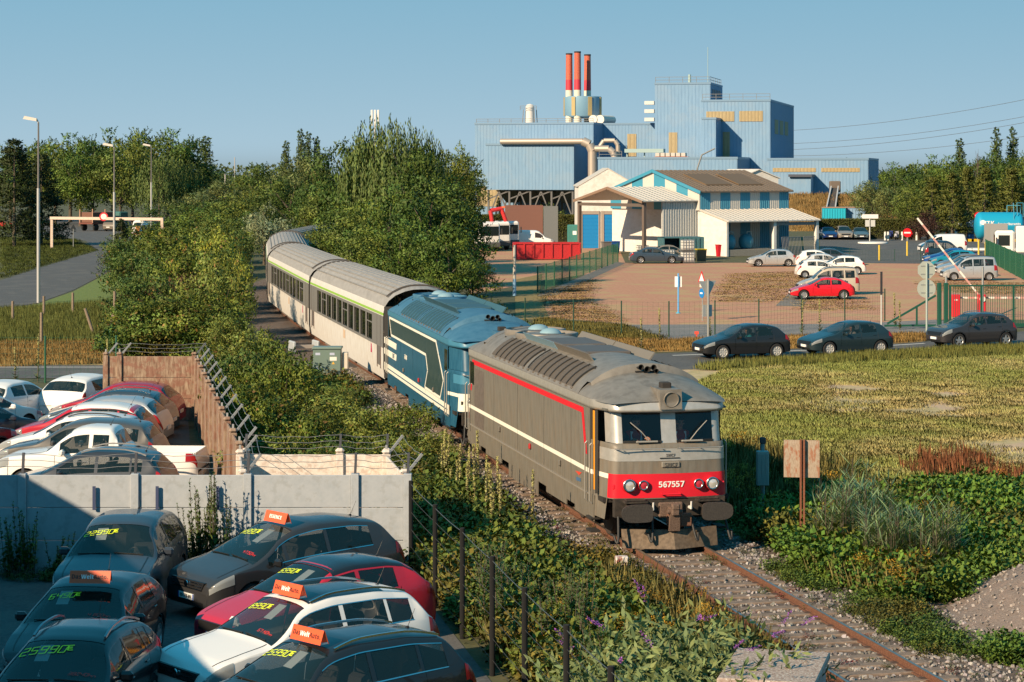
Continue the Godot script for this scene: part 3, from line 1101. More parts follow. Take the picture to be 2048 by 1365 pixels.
		bx.hexa([Vector3(-0.24,3.1,0.06), Vector3(0.24,3.1,0.06), Vector3(0.24,3.1,-0.75), Vector3(-0.24,3.1,-0.75),
			Vector3(-0.24,3.52,0.02), Vector3(0.24,3.52,0.02), Vector3(0.24,3.52,-0.75), Vector3(-0.24,3.52,-0.75)])
		var hl := part(o, "roof_lamp", bx, roofm)
		var hr := MB.new()
		hr.t = tr
		hr.lathe(Vector3(0,3.31,0.04), Vector3(0,-0.09,1).normalized(), [[0.17,0], [0.17,0.035], [0.15,0.04], [0.14,0.012], [0.001,0.016]],24)
		part(hl, "lamp_ring", hr, roofm)
		var hb := MB.new()
		hb.t = tr
		hb.bbox(Vector3(-0.11,3.5,-0.55), Vector3(0.11,3.64,-0.3),0.02)
		part(hl, "aerial_box", hb, dark)
		var colr := MB.new()
		colr.t = tr
		var r0 := []
		var r1 := []
		var r2 := []
		for i in 21:
			var x := lerpf(-0.86,0.86, i / 20.0)
			var p := roof_pt(x,-2.36, L)
			r0.append(Vector3(p.x * 0.97, p.y - 0.2,-1.86))
			r1.append(Vector3(p.x, p.y + 0.012,-2.04))
			r2.append(Vector3(p.x, p.y + 0.008,-2.5))
		colr.grid([r0, r1], true)
		colr.grid([r1, r2], true)
		part(o, "roof_collar", colr, roofm)
		var hn := MB.new()
		hn.t = tr
		for q in [[-0.22,0.06,0.09], [-0.05,0.0,0.1], [0.12,0.05,0.09], [0.2,-0.05,0.07]]:
			hn.lathe(Vector3(q[0] * 0.85,3.78 + q[1] * 0.8,-1.86), Vector3(0,0.1,1).normalized(), [[0.02,-0.2], [0.025,0.0], [0.035,0.12], [q[2] * 0.75,0.2], [q[2] * 0.75 - 0.015,0.2], [0.02,0.08]],12)
		hn.box(Vector3(-0.26,3.6,-2.05), Vector3(0.24,3.75,-1.8))
		part(o, "horn_cluster", hn, M(0.012,0.011,0.01,0.6))
		var bm := MB.new()
		bm.t = tr
		bm.box(Vector3(-1.22,0.82,-0.22), Vector3(1.22,1.21,-0.03))
		part(o, "buffer_beam", bm, grime)
		for side: float in [-1.0,1.0]:
			var bf := MB.new()
			bf.t = tr
			bf.cyl(Vector3(side * 0.88,0.98,-0.1), Vector3(side * 0.88,0.98,0.3),0.13,0.12,14)
			bf.cyl(Vector3(side * 0.88,0.98,0.28), Vector3(side * 0.88,0.98,0.5),0.085,0.085,12)
			var bfo := part(o, "buffer", bf, dark)
			var pl := MB.new()
			pl.t = tr
			var poly := PackedVector2Array()
			for a in 24:
				var e := TAU * a / 24.0
				var inner: bool = cos(e) * side < 0
				var ex := pow(absf(cos(e)),0.35 if inner else 0.75) * signf(cos(e))
				var ey := pow(absf(sin(e)),0.45 if inner else 0.7) * signf(sin(e))
				poly.append(Vector2(side * 0.88 + 0.34 * ex,0.98 + 0.19 * ey))
			pl.slab(poly,0.5,0.55)
			part(bfo, "buffer_plate", pl, N("buffer", [Color(0.02,0.017,0.016), Color(0.038,0.033,0.03), Color(0.055,0.048,0.042)],0.7,0.7,0.03))
			var stp := MB.new()
			stp.t = tr
			stp.cbox(Vector3(side * 0.8,1.16,0.08), Vector3(0.5,0.04,0.22))
			stp.tube([Vector3(side * 0.6,1.2,0.0), Vector3(side * 0.6,1.2,0.16), Vector3(side * 1.0,1.2,0.16), Vector3(side * 1.0,1.2,0.0)],0.018)
			part(o, "front_step", stp, grime)
			for hz in 2:
				var ho := MB.new()
				ho.t = tr
				var hx: float = side * (0.42 + 0.75 * hz)
				var pts := []
				for i in 11:
					var t := i / 10.0
					pts.append(Vector3(hx + side * 0.16 * t,0.85 - 0.52 * sin(PI * minf(t * 1.25,1.0) * 0.75),0.06 + 0.24 * sin(PI * t)))
				ho.tube(pts,0.028,8)
				part(o, "air_hose", ho, M(0.02,0.02,0.02,0.6))
			var cock := MB.new()
			cock.t = tr
			cock.cyl(Vector3(side * 0.42,1.0,0.0), Vector3(side * 0.42,1.0,0.12),0.04,0.035,8)
			cock.cyl(Vector3(side * 0.42,0.98,0.12), Vector3(side * 0.42,1.14,0.14),0.025,0.02,8)
			part(o, "air_cock", cock, M(0.6,0.6,0.58,0.5))
			var jb := MB.new()
			jb.t = tr
			jb.bbox(Vector3(side * 1.2 - 0.045,1.4,-0.2), Vector3(side * 1.2 + 0.045,1.52,-0.12),0.02)
			part(o, "socket_box", jb, red if grey else dark)
		var hk := MB.new()
		hk.t = tr
		hk.bbox(Vector3(-0.27,0.8,-0.05), Vector3(0.27,1.12,0.05),0.03)
		hk.bbox(Vector3(-0.09,0.88,0.05), Vector3(0.09,1.04,0.42),0.03)
		hk.bbox(Vector3(-0.09,1.0,0.3), Vector3(0.09,1.14,0.44),0.03)
		hk.cyl(Vector3(-0.16,0.96,0.3), Vector3(0.16,0.96,0.3),0.05,0.05,10)
		hk.hexa([Vector3(-0.12,0.55,0.3), Vector3(0.12,0.55,0.3), Vector3(0.12,0.55,0.2), Vector3(-0.12,0.55,0.2), Vector3(-0.1,0.93,0.36), Vector3(0.1,0.93,0.36), Vector3(0.1,0.93,0.26), Vector3(-0.1,0.93,0.26)])
		part(o, "coupling_hook", hk, N("rusty iron", [Color(0.04,0.025,0.02), Color(0.12,0.075,0.055), Color(0.2,0.15,0.12)],0.5,0.8,0.03))
		var cbx := MB.new()
		cbx.t = tr
		cbx.bbox(Vector3(-0.12,0.62,0.08), Vector3(0.42,0.9,0.2),0.02)
		part(o, "coupler_box", cbx, N("rust box", [Color(0.06,0.025,0.015), Color(0.14,0.06,0.035), Color(0.2,0.16,0.13)],0.5,0.85,0.03))
		for side: float in [-1.0,1.0]:
			var pw := MB.new()
			pw.t = tr
			pw.hexa([Vector3(0,0.17,0.36), Vector3(side * 1.05,0.17,0.0), Vector3(side * 1.05,0.17,-0.05), Vector3(0,0.17,0.3), Vector3(0,0.56,0.22), Vector3(side * 1.05,0.56,-0.1), Vector3(side * 1.05,0.56,-0.15), Vector3(0,0.56,0.16)])
			part(o, "plough_blade", pw, N("plough", [Color(0.07,0.05,0.035), Color(0.13,0.095,0.065), Color(0.19,0.14,0.1)],1.2,0.75,0.02))
		for side: float in [-1.0,1.0]:
			var hrail := MB.new()
			hrail.t = tr
			hrail.tube([Vector3(side * 0.12,2.27,0.08), Vector3(side * 1.14,2.27,0.02), Vector3(side * 1.2,2.27,-0.1)],0.014)
			for e: float in [0.2,0.65,1.08]:
				hrail.cyl(Vector3(side * e,2.27,0.06), Vector3(side * e,2.27,-0.04),0.01,0.01,6)
			part(o, "front_handrail", hrail, M(0.4,0.38,0.35,0.4,0.6))
			var wp := MB.new()
			wp.t = tr
			wp.bbox(Vector3(side * 0.5 - 0.24,2.39,-0.09), Vector3(side * 0.5 + 0.24,2.43,-0.03),0.012)
			wp.tube([Vector3(side * 0.45,2.42,-0.06), Vector3(side * 0.62,2.62,-0.07), Vector3(side * 0.85,2.82,-0.15)],0.012)
			part(o, "wiper", wp, M(0.25,0.24,0.22,0.5))
	var roof := MB.new()
	var zs := []
	for i in 14:
		zs.append(-0.06 - 2.29 * pow(i / 13.0,1.2))
	for i in 11:
		zs.append(lerpf(-2.36,-L + 2.36, i / 10.0))
	for i in 14:
		zs.append(-L + 0.06 + 2.29 * pow((13 - i) / 13.0,1.2))
	for seg in [zs.slice(0,14), zs.slice(14,25), zs.slice(25)]:
		var rows := []
		for z in seg:
			var line := []
			for i in 25:
				line.append(roof_pt(sin(lerpf(-PI / 2, PI / 2, i / 24.0)), z, L))
			rows.append(line)
		roof.grid(rows, true)
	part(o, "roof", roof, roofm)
	var capz := [-0.06,-L + 0.06]
	for side: float in [-1.0,1.0]:
		for i in 16:
			var lv := MB.new()
			var z0 := -3.1 - i * 0.56
			var pr := []
			for k in 7:
				var x := sin(lerpf(0.62,1.32, k / 6.0)) * side
				var a := roof_pt(x, z0, L)
				var nrm := Vector3(a.x * 0.55, a.y - 2.6,0).normalized() * (0.012 + 0.02 * float(i == 8))
				pr.append([a + nrm, Vector3(a.x, a.y, z0 - 0.51) + nrm])
			for k in 6:
				lv.quad(pr[k][0], pr[k + 1][0], pr[k + 1][1], pr[k][1]) if side < 0 else lv.quad(pr[k][0], pr[k][1], pr[k + 1][1], pr[k + 1][0])
			if i != 8:
				part(o, "louvre_panel", lv, N("louvre" + str(grey), [Color(0.06,0.048,0.037), Color(0.085,0.068,0.053), Color(0.11,0.09,0.07)] if grey else [Color(0.012,0.05,0.07), Color(0.02,0.075,0.1)],1.0,0.75,0.03,0.0, Vector3.ONE, FastNoiseLite.TYPE_SIMPLEX_SMOOTH, false))
			var rib := MB.new()
			for k in 6:
				rib.beam(pr[k][0] + Vector3(0,0.012,0.025), pr[k + 1][0] + Vector3(0,0.012,0.025),0.05,0.03)
			part(o, "louvre_rib", rib, M(0.02,0.018,0.016,0.7) if grey else roofm)
			var tab := MB.new()
			tab.bbox(pr[6][0] + Vector3(-0.03,-0.05,-0.03), pr[6][0] + Vector3(0.03,0.0,0.07),0.01)
			part(o, "louvre_clip", tab, M(0.12,0.10,0.085,0.7))
		for f in [[-4.0,-7.4,0.30], [-7.5,-10.9,0.30]]:
			var fl := MB.new()
			fl.hexa([Vector3(side * 0.62,3.76, f[0]), Vector3(side * 0.66,3.74, f[0]), Vector3(side * 0.66,3.74, f[1]), Vector3(side * 0.62,3.76, f[1]),
				Vector3(side * 0.78,3.97, f[0]), Vector3(side * 0.81,3.97, f[0]), Vector3(side * 0.81,3.97, f[1]), Vector3(side * 0.78,3.97, f[1])])
			part(o, "roof_flap", fl, (M(0.16,0.26,0.32,0.6) if f[0] < -7 and side < 0 else M(0.15,0.135,0.115,0.7)) if grey else M(0.03,0.09,0.12,0.6))
		for e: float in [-3.0,-3.6,-8.0,-12.6]:
			var ey := MB.new()
			ey.lathe(Vector3(side * 0.9,3.69, e), Vector3(1,0,0), [[0.05,-0.012], [0.065,0], [0.05,0.012], [0.04,0], [0.05,-0.012]],12)
			part(o, "lifting_eye", ey, dark)
	for h in [[-6.2,1.9], [-8.6,2.1]]:
		var ht := MB.new()
		ht.bbox(Vector3(-0.58,3.78, h[0] - h[1] / 2.0), Vector3(0.58,3.91, h[0] + h[1] / 2.0),0.03)
		part(o, "roof_hatch", ht, M(0.085,0.075,0.07,0.6) if grey else M(0.03,0.08,0.11,0.6))
	for z: float in [-11.6,-13.0]:
		var rg := MB.new()
		rg.lathe(Vector3(0,3.72, z), Vector3.UP, [[0.82,0], [0.84,0.17], [0.76,0.19], [0.74,0.02]],28)
		part(o, "fan_ring", rg, roofm)
		var fb := MB.new()
		for k in 8:
			fb.t = Transform3D(Basis(Vector3.UP, TAU * k / 8), Vector3(0,3.81, z))
			fb.hexa([Vector3(0.1,-0.03,-0.1), Vector3(0.72,-0.03,-0.13), Vector3(0.72,0.03,0.12), Vector3(0.1,0.03,0.1), Vector3(0.1,-0.015,-0.1), Vector3(0.72,-0.015,-0.13), Vector3(0.72,0.045,0.12), Vector3(0.1,0.045,0.1)])
		part(o, "fan_blades", fb, dark).set_meta("kind", "stuff")
		var dm := MB.new()
		dm.lathe(Vector3(0.1,3.84, z), Vector3.UP, [[0.3,0], [0.28,0.07], [0.2,0.14], [0.1,0.17], [0.001,0.18]],20)
		part(o, "fan_dome", dm, M(0.2,0.32,0.38,0.5))
	for side: float in [-1.0,1.0]:
		var wl2 := MB.new()
		if grey:
			decal(wl2, side, [Vector2(-1.2,1.62), Vector2(-L + 0.3,1.62), Vector2(-L + 0.3,1.72), Vector2(-1.2,1.72)], W + 0.004)
			part(o, "white_stripe", wl2, white)
			var rs := MB.new()
			decal(rs, side, [Vector2(-1.62,2.0), Vector2(-1.42,2.0), Vector2(-1.75,2.99), Vector2(-14.3,2.99), Vector2(-14.55,2.12), Vector2(-14.4,2.12), Vector2(-14.1,2.86), Vector2(-1.92,2.86)], W + 0.005)
			part(o, "red_stripe", rs, red)
			var dp := MB.new()
			decal(dp, side, [Vector2(-14.0,1.2), Vector2(-12.7,1.2), Vector2(-12.7,2.78), Vector2(-13.9,2.78), Vector2(-14.0,2.5)], W + 0.003)
			part(o, "dark_panel", dp, N("loco brown", [Color(0.1,0.08,0.068), Color(0.13,0.105,0.09), Color(0.155,0.125,0.105)],2.0,0.55,0.02))
			var lg := MB.new()
			decal(lg, side, [Vector2(-2.5,1.5), Vector2(-1.9,1.54), Vector2(-2.15,1.44)], W + 0.006)
			part(o, "red_emblem", lg, M(0.6,0.06,0.03,0.5))
			var lg2 := MB.new()
			decal(lg2, side, [Vector2(-2.4,1.3), Vector2(-2.0,1.32), Vector2(-2.0,1.40), Vector2(-2.4,1.38)], W + 0.006)
			part(o, "blue_emblem", lg2, M(0.06,0.13,0.25,0.5))
		else:
			decal(wl2, side, [Vector2(-0.9,1.05), Vector2(-L + 0.1,1.05), Vector2(-L + 0.1,1.33), Vector2(-0.9,1.33)], W + 0.004)
			part(o, "white_stripe", wl2, white)
			var wd := MB.new()
			var outer := [Vector2(-14.4,3.0), Vector2(-3.5,3.0), Vector2(-2.2,2.1), Vector2(-2.0,1.95), Vector2(-2.6,1.38), Vector2(-5.8,1.38), Vector2(-5.2,1.95), Vector2(-5.6,2.42), Vector2(-13.9,2.42)]
			for i in outer.size():
				var a: Vector2 = outer[i]
				var c: Vector2 = outer[(i + 1) % outer.size()]
				wd.beam(Vector3(side * (W + 0.004), a.y, a.x), Vector3(side * (W + 0.004), c.y, c.x),0.012,0.075)
			part(o, "white_outline", wd, white)
			var pn := MB.new()
			decal(pn, side, outer, W + 0.003)
			part(o, "grille_panel", pn, N("blue loco grille", [Color(0.012,0.03,0.03), Color(0.03,0.055,0.05), Color(0.06,0.08,0.07)],1.5,0.5,0.02,0.0, Vector3(2,0.3,2)))
			for yy in [[2.0,2.22], [1.62,1.84]]:
				var bk := MB.new()
				decal(bk, side, [Vector2(-L + 0.05, yy[0]), Vector2(-12.6, yy[0]), Vector2(-12.5, yy[1]), Vector2(-L + 0.05, yy[1])], W + 0.004)
				part(o, "white_block", bk, white)
			for q in [["SNCF",-13.3,1.73, M(0.02,0.07,0.1)], ["67400",-10.2,1.95, white]]:
				var tx := part(o, "lettering", text_shape(q[0],0.16,0.004), q[3])
				tx.position = Vector3(side * (W + 0.006), q[2], q[1])
				tx.rotation.y = side * PI / 2.0
		for k in [[-0.9,-2.6], [-3.4,-5.4], [-6.3,-9.6], [-10.5,-12.5], [-13.3,-15.0]]:
			var sk := MB.new()
			sk.box(Vector3(side * (W - 0.02) - 0.012,0.62 if k[0] > -6 or k[0] < -10 else 0.42, k[1]), Vector3(side * (W - 0.02) + 0.012,1.18, k[0]))
			part(o, "skirt_panel", sk, flank)
		for z: float in [-1.35,-0.95,-L + 1.35,-L + 0.95]:
			var gb := MB.new()
			gb.tube([Vector3(side * (W + 0.02),1.0, z), Vector3(side * (W + 0.07),1.05, z), Vector3(side * (W + 0.07),2.25, z), Vector3(side * (W + 0.02),2.3, z)],0.016)
			part(o, "grab_rail", gb, M(0.36,0.35,0.33,0.4,0.5))
		for z: float in [-0.95,-L + 0.95]:
			for y: float in [0.4,0.68]:
				var sp := MB.new()
				sp.cbox(Vector3(side * (W - 0.05), y, z - 0.15), Vector3(0.22,0.04,0.42))
				part(o, "step", sp, dark)
		for z: float in [-3.9,-7.0,-10.6]:
			var lug := MB.new()
			lug.bbox(Vector3(side * (W + 0.03) - 0.03,1.42, z - 0.05), Vector3(side * (W + 0.03) + 0.03,1.56, z + 0.05),0.02)
			part(o, "jacking_lug", lug, M(0.35,0.02,0.02,0.5) if z == -7.0 else M(0.12,0.11,0.095,0.7))
		for z: float in [-2.9,-5.6,-8.5,-11.4]:
			var sm := MB.new()
			sm.box(Vector3(side * (W + 0.001) - 0.004,1.22, z - 0.008), Vector3(side * (W + 0.001) + 0.004,2.84, z + 0.008))
			part(o, "panel_seam", sm, M(0.07,0.062,0.052,0.7) if grey else M(0.012,0.05,0.08,0.6))
		var wst := MB.new()
		wst.box(Vector3(side * (W + 0.012) - 0.012,1.16,-L + 1.2), Vector3(side * (W + 0.012) + 0.012,1.19,-1.2))
		part(o, "waist_rail", wst, M(0.22,0.2,0.175,0.6) if grey else M(0.02,0.1,0.16,0.5))
		for z: float in [-1.55,-L + 1.55]:
			if grey and z > -2 and side < 0:
				continue
			var cw := MB.new()
			cw.box(Vector3(side * (W + 0.002) - 0.004,2.3, z - 0.26), Vector3(side * (W + 0.002) + 0.004,2.92, z + 0.3))
			part(o, "cab_side_window", cw, M(0.015,0.02,0.02,0.08))
	for bz: float in [-3.3,-12.6]:
		var bg := MB.new()
		for side: float in [-1.0,1.0]:
			bg.bbox(Vector3(side * 1.05 - 0.09,0.55, bz - 1.9), Vector3(side * 1.05 + 0.09,0.85, bz + 1.9),0.03)
		bg.box(Vector3(-1.0,0.6, bz - 0.25), Vector3(1.0,0.82, bz + 0.25))
		var bo := part(o, "bogie_frame", bg, grime)
		for e: float in [-1.2,1.2]:
			var wh := MB.new()
			for side: float in [-1.0,1.0]:
				wh.lathe(Vector3(side * 0.76,0.65, bz + e), Vector3(1,0,0), [[0.001,-0.07], [0.5,-0.07], [0.53,-0.06], [0.53,0.06], [0.5,0.07], [0.001,0.07]],24)
			wh.cyl(Vector3(-0.8,0.65, bz + e), Vector3(0.8,0.65, bz + e),0.09,0.09,10)
			part(bo, "wheelset", wh, M(0.05,0.04,0.035,0.6))
			for side: float in [-1.0,1.0]:
				var ab := MB.new()
				ab.bbox(Vector3(side * 1.18 - 0.1,0.48, bz + e - 0.2), Vector3(side * 1.18 + 0.1,0.82, bz + e + 0.2),0.04)
				part(bo, "axle_box", ab, grime)
	var tank := MB.new()
	tank.bbox(Vector3(-1.2,0.35,-9.7), Vector3(1.2,0.9,-6.2),0.08)
	part(o, "fuel_tank", tank, grime)
	var fl2 := MB.new()
	fl2.box(Vector3(-1.4,1.1,-L + 0.3), Vector3(1.4,1.2,-0.35))
	part(o, "floor", fl2, dark)
	if grey:
		var bw := MB.new()
		bw.box(Vector3(-1.4,1.2,-2.3), Vector3(1.4,3.2,-2.22))
		part(o, "cab_back_wall", bw, M(0.11,0.09,0.07,0.8))
		var desk := MB.new()
		desk.bbox(Vector3(-1.15,1.3,-0.62), Vector3(1.15,2.24,-0.2),0.08)
		part(o, "control_desk", desk, M(0.03,0.04,0.045,0.6))
		var dr := MB.new()
		dr.box(Vector3(-W + 0.03,1.3,-1.05), Vector3(-W + 0.06,3.0,-0.84))
		part(o, "open_cab_door", dr, M(0.75,0.30,0.01,0.5), "orange inner face of the open cab door")
		var jm := MB.new()
		for z: float in [-1.16,-0.72]:
			jm.box(Vector3(-W - 0.004,1.25, z - 0.03), Vector3(-W + 0.05,3.03, z + 0.03))
		part(o, "door_frame", jm, M(0.05,0.045,0.04,0.7))
		var cl := MB.new()
		cl.box(Vector3(-1.35,3.06,-2.3), Vector3(1.35,3.1,-0.35))
		part(o, "cab_ceiling", cl, M(0.12,0.12,0.11,0.8))
		var pl := MB.new()
		pl.bbox(Vector3(-0.2,1.86,-0.02), Vector3(0.2,1.98,0.03),0.015)
		var plate := part(o, "maker_plate", pl, M(0.2,0.185,0.16,0.5))
		var tx := part(plate, "lettering", text_shape("SNCF",0.085,0.016), M(0.11,0.1,0.088,0.5))
		tx.position = Vector3(0,1.92,0.036)
		var tx0 := part(o, "lettering", text_shape("SNCF",0.06,0.005), M(0.12,0.11,0.1,0.6))
		tx0.position = Vector3(0,2.12,0.012)
		var sl2 := MB.new()
		sl2.cbox(Vector3(-0.02,2.06,0.012), Vector3(0.44,0.02,0.01))
		part(o, "air_slot", sl2, M(0.01,0.01,0.01,0.8))
		var nm := part(o, "number", text_shape("567557",0.125,0.006), M(0.8,0.78,0.75,0.5))
		nm.position = Vector3(0.02,1.5,0.012)
		var gr := MB.new()
		gr.tube([Vector3(-0.2,1.3,0.0), Vector3(-0.2,1.3,0.09), Vector3(0.2,1.3,0.09), Vector3(0.2,1.3,0.0)],0.018)
		part(o, "coupling_grip", gr, red)
	return o

func coach_section(z: float) -> Array:
	var w := 1.41
	var p := []
	for q in [[w - 0.06,0.55], [w,0.95], [w,1.7], [w,2.85], [w - 0.01,3.02], [w - 0.06,3.2], [w - 0.2,3.45], [w - 0.45,3.68], [w - 0.8,3.85], [0.3,3.93], [0.0,3.94]]:
		p.append(Vector3(q[0], q[1], z))
	return p

func make_coach(label: String, at: Vector3, turn: float, L: float, doors: bool) -> Node3D:
	var o := thing("passenger_coach", label, "train coach", at, turn, "coaches behind the two engines")
	var cream := N("coach cream", [Color(0.50,0.475,0.445), Color(0.57,0.555,0.53), Color(0.61,0.60,0.58)],3.0,0.55,0.02,0.0, Vector3(1.5,0.4,1.5))
	layer(cream,83,3.0, Color(0.38,0.29,0.21,0.4),0.54,0.8,0.02, Vector3(2.0,0.3,2.0))
	var grey := M(0.17,0.165,0.16,0.5)
	var roofm := N("coach roof", [Color(0.215,0.205,0.195), Color(0.27,0.26,0.25), Color(0.32,0.31,0.30)],3.0,0.75,0.02,0.0, Vector3(1.6,1.0,0.25))
	var wm := glass(0.02,0.024,0.02,0.55)
	var wn := 10
	var pitch := (L - 5.4) / wn
	for side: float in [-1.0,1.0]:
		var lower := MB.new()
		var upper := MB.new()
		var a := coach_section(-0.1)
		var z0 := -0.1
		var z1 := -L + 0.1
		var mir := Vector3(side,1,1)
		var rows := []
		for i in 3:
			rows.append([a[i] * mir, (a[i] + Vector3(0,0, z1 - z0)) * mir])
		lower.grid(rows, side < 0)
		part(o, "lower_side", lower, cream)
		rows = []
		for i in range(3,6):
			rows.append([a[i] * mir, (a[i] + Vector3(0,0, z1 - z0)) * mir])
		upper.grid(rows, side < 0)
		part(o, "cant_panel", upper, cream)
		var gs := MB.new()
		gs.box(Vector3(side * 1.414 - 0.004,2.88, z1), Vector3(side * 1.414 + 0.004,2.97, z0))
		part(o, "green_stripe", gs, M(0.25,0.46,0.06,0.5))
		for k in wn + 1:
			var zc := -2.7 - k * pitch
			var pl := MB.new()
			var hwid := 0.14
			pl.box(Vector3(side * 1.41 - 0.02,1.7, zc - hwid), Vector3(side * 1.41,2.85, zc + hwid))
			part(o, "window_post", pl, grey)
			if k < wn:
				var pn := MB.new()
				pn.box(Vector3(side * 1.385 - 0.004,1.78, zc - pitch + hwid), Vector3(side * 1.385 + 0.004,2.75, zc - hwid))
				var w := part(o, "window", pn, wm)
				var fr := MB.new()
				for y: float in [1.74,2.8]:
					fr.box(Vector3(side * 1.41 - 0.02, y - 0.05, zc - pitch + hwid), Vector3(side * 1.41 - 0.001, y + 0.05, zc - hwid))
				if k % 4 == 0:
					fr.box(Vector3(side * 1.40 - 0.01,2.42, zc - pitch + hwid), Vector3(side * 1.40,2.46, zc - hwid))
				part(w, "frame", fr, grey)
		for e in [[z0,-2.56], [-2.7 - wn * pitch - 0.14, z1]]:
			var ep := MB.new()
			ep.box(Vector3(side * 1.41 - 0.02,1.7, e[1]), Vector3(side * 1.41,2.85, e[0]))
			part(o, "end_panel", ep, grey)
		for dz: float in [-1.15,-L + 1.15]:
			var db := MB.new()
			db.box(Vector3(side * 1.40 - 0.02,1.0, dz - 0.36), Vector3(side * 1.40 + 0.018,2.8, dz + 0.36))
			var dd := part(o, "door", db, M(0.13,0.12,0.115,0.5))
			var dw := MB.new()
			dw.box(Vector3(side * 1.418 - 0.004,1.85, dz - 0.2), Vector3(side * 1.418 + 0.006,2.6, dz + 0.2))
			part(dd, "window", dw, wm)
			for e: float in [-0.42,0.42]:
				var dj := MB.new()
				dj.box(Vector3(side * 1.41 - 0.02,0.9, dz + e - 0.04), Vector3(side * 1.41 + 0.012,2.85, dz + e + 0.04))
				part(dd, "door_jamb", dj, M(0.1,0.06,0.05,0.6))
		var em := MB.new()
		decal(em, side, [Vector2(-3.3,1.3), Vector2(-2.95,1.3), Vector2(-3.05,1.62), Vector2(-3.25,1.66)],1.416)
		part(o, "operator_emblem", em, M(0.45,0.01,0.08,0.5))
		var rs := MB.new()
		decal(rs, side, [Vector2(-11.2,1.25), Vector2(-10.6,1.25), Vector2(-10.6,1.6), Vector2(-11.2,1.6)],1.416)
		part(o, "rust_patch", rs, M(0.5,0.36,0.25,0.7))
		for k in 3:
			var sk := MB.new()
			sk.box(Vector3(side * 1.3 - 0.02,0.45,-5.5 - k * 5.2 - 2.2), Vector3(side * 1.3 + 0.02,0.9,-5.5 - k * 5.2 + 2.2))
			part(o, "skirt_panel", sk, M(0.14,0.12,0.105,0.8))
	var roof := MB.new()
	var zz := [-0.12,-0.5,-1.2,-L + 1.2,-L + 0.5,-L + 0.12]
	var rr := []
	for z in zz:
		var dip := 0.16 if z == zz[0] or z == zz[-1] else (0.04 if z == zz[1] or z == zz[-2] else 0.0)
		var line := []
		var c := coach_section(z)
		for i in range(5,11):
			line.append(c[i] - Vector3(0, dip * (c[i].y - 3.2),0))
		for i in range(9,4,-1):
			line.append((c[i] - Vector3(0, dip * (c[i].y - 3.2),0)) * Vector3(-1,1,1))
		rr.append(line)
	roof.grid(rr, false)
	part(o, "roof", roof, roofm)
	for i in 12:
		var x := lerpf(-1.15,1.15, i / 11.0)
		var y := 3.94 - 0.42 * pow(absf(x) / 1.21,2.4) + 0.008
		var rb := MB.new()
		rb.box(Vector3(x - 0.025, y - 0.02,-L + 0.9), Vector3(x + 0.025, y + 0.008,-0.9))
		part(o, "roof_rib", rb, roofm)
	for z: float in [-0.7,-L + 0.7]:
		var bd := MB.new()
		for i in 16:
			var x0 := lerpf(-1.2,1.2, i / 16.0)
			var x1 := lerpf(-1.2,1.2, (i + 1) / 16.0)
			bd.beam(Vector3(x0,3.95 - 0.42 * pow(absf(x0) / 1.21,2.4), z), Vector3(x1,3.95 - 0.42 * pow(absf(x1) / 1.21,2.4), z),0.12,0.05)
		part(o, "roof_band", bd, M(0.06,0.052,0.048,0.8))
	for z: float in [-0.1,-L + 0.1]:
		var ew := MB.new()
		ew.box(Vector3(-1.38,0.6, z - 0.03), Vector3(1.38,3.2, z + 0.03))
		ew.bbox(Vector3(-0.65,0.9, z - 0.28), Vector3(0.65,3.2, z + 0.28),0.1)
		part(o, "end_wall", ew, M(0.05,0.048,0.046,0.8))
	var ch := MB.new()
	ch.box(Vector3(-1.2,0.85,-L + 0.3), Vector3(1.2,0.95,-0.3))
	part(o, "floor", ch, M(0.04,0.035,0.03,0.8))
	for bz: float in [-3.6,-L + 3.6]:
		var bg := MB.new()
		bg.bbox(Vector3(-1.15,0.45, bz - 1.6), Vector3(1.15,0.78, bz + 1.6),0.05)
		var bo := part(o, "bogie_frame", bg, M(0.05,0.04,0.033,0.9))
		for e: float in [-1.25,1.25]:
			var wh := MB.new()
			for side: float in [-1.0,1.0]:
				wh.lathe(Vector3(side * 0.76,0.58, bz + e), Vector3(1,0,0), [[0.001,-0.07], [0.46,-0.06], [0.46,0.06], [0.001,0.07]],20)
			part(bo, "wheelset", wh, M(0.05,0.04,0.035,0.6))
	return o

func along(front: Vector3, rear: Vector3) -> float:
	return rad_to_deg(atan2(front.x - rear.x, front.z - rear.z))


# ---------- plants ----------
var leaf_mats := {}
func leaf_mat(rough := 0.62) -> StandardMaterial3D:
	if not leaf_mats.has(rough):
		var m := StandardMaterial3D.new()
		m.vertex_color_use_as_albedo = true
		m.roughness = rough
		m.metallic_specular = 0.35
		m.backlight_enabled = true
		m.backlight = Color(0.36,0.44,0.14)
		leaf_mats[rough] = m
	return leaf_mats[rough]

class Leaves:
	var v := PackedVector3Array()
	var n := PackedVector3Array()
	var c := PackedColorArray()
	func leaf(p: Vector3, along: Vector3, across: Vector3, nn: Vector3, col: Color) -> void:
		if across.cross(along).dot(nn) < 0:
			across = -across
		var m := p + along * 0.5
		var tip := p + along
		var a := m - across
		var b := m + across
		v.append(p)
		v.append(a)
		v.append(tip)
		v.append(p)
		v.append(tip)
		v.append(b)
		for i in 6:
			n.append(nn)
			c.append(col)
	func mesh() -> ArrayMesh:
		var a := []
		a.resize(Mesh.ARRAY_MAX)
		a[Mesh.ARRAY_VERTEX] = v
		a[Mesh.ARRAY_NORMAL] = n
		a[Mesh.ARRAY_COLOR] = c
		var m := ArrayMesh.new()
		m.add_surface_from_arrays(Mesh.PRIMITIVE_TRIANGLES, a)
		return m

func rdir() -> Vector3:
	var z := rf(-1,1)
	var a := rf(0, TAU)
	var r := sqrt(1 - z * z)
	return Vector3(r * cos(a), z, r * sin(a))

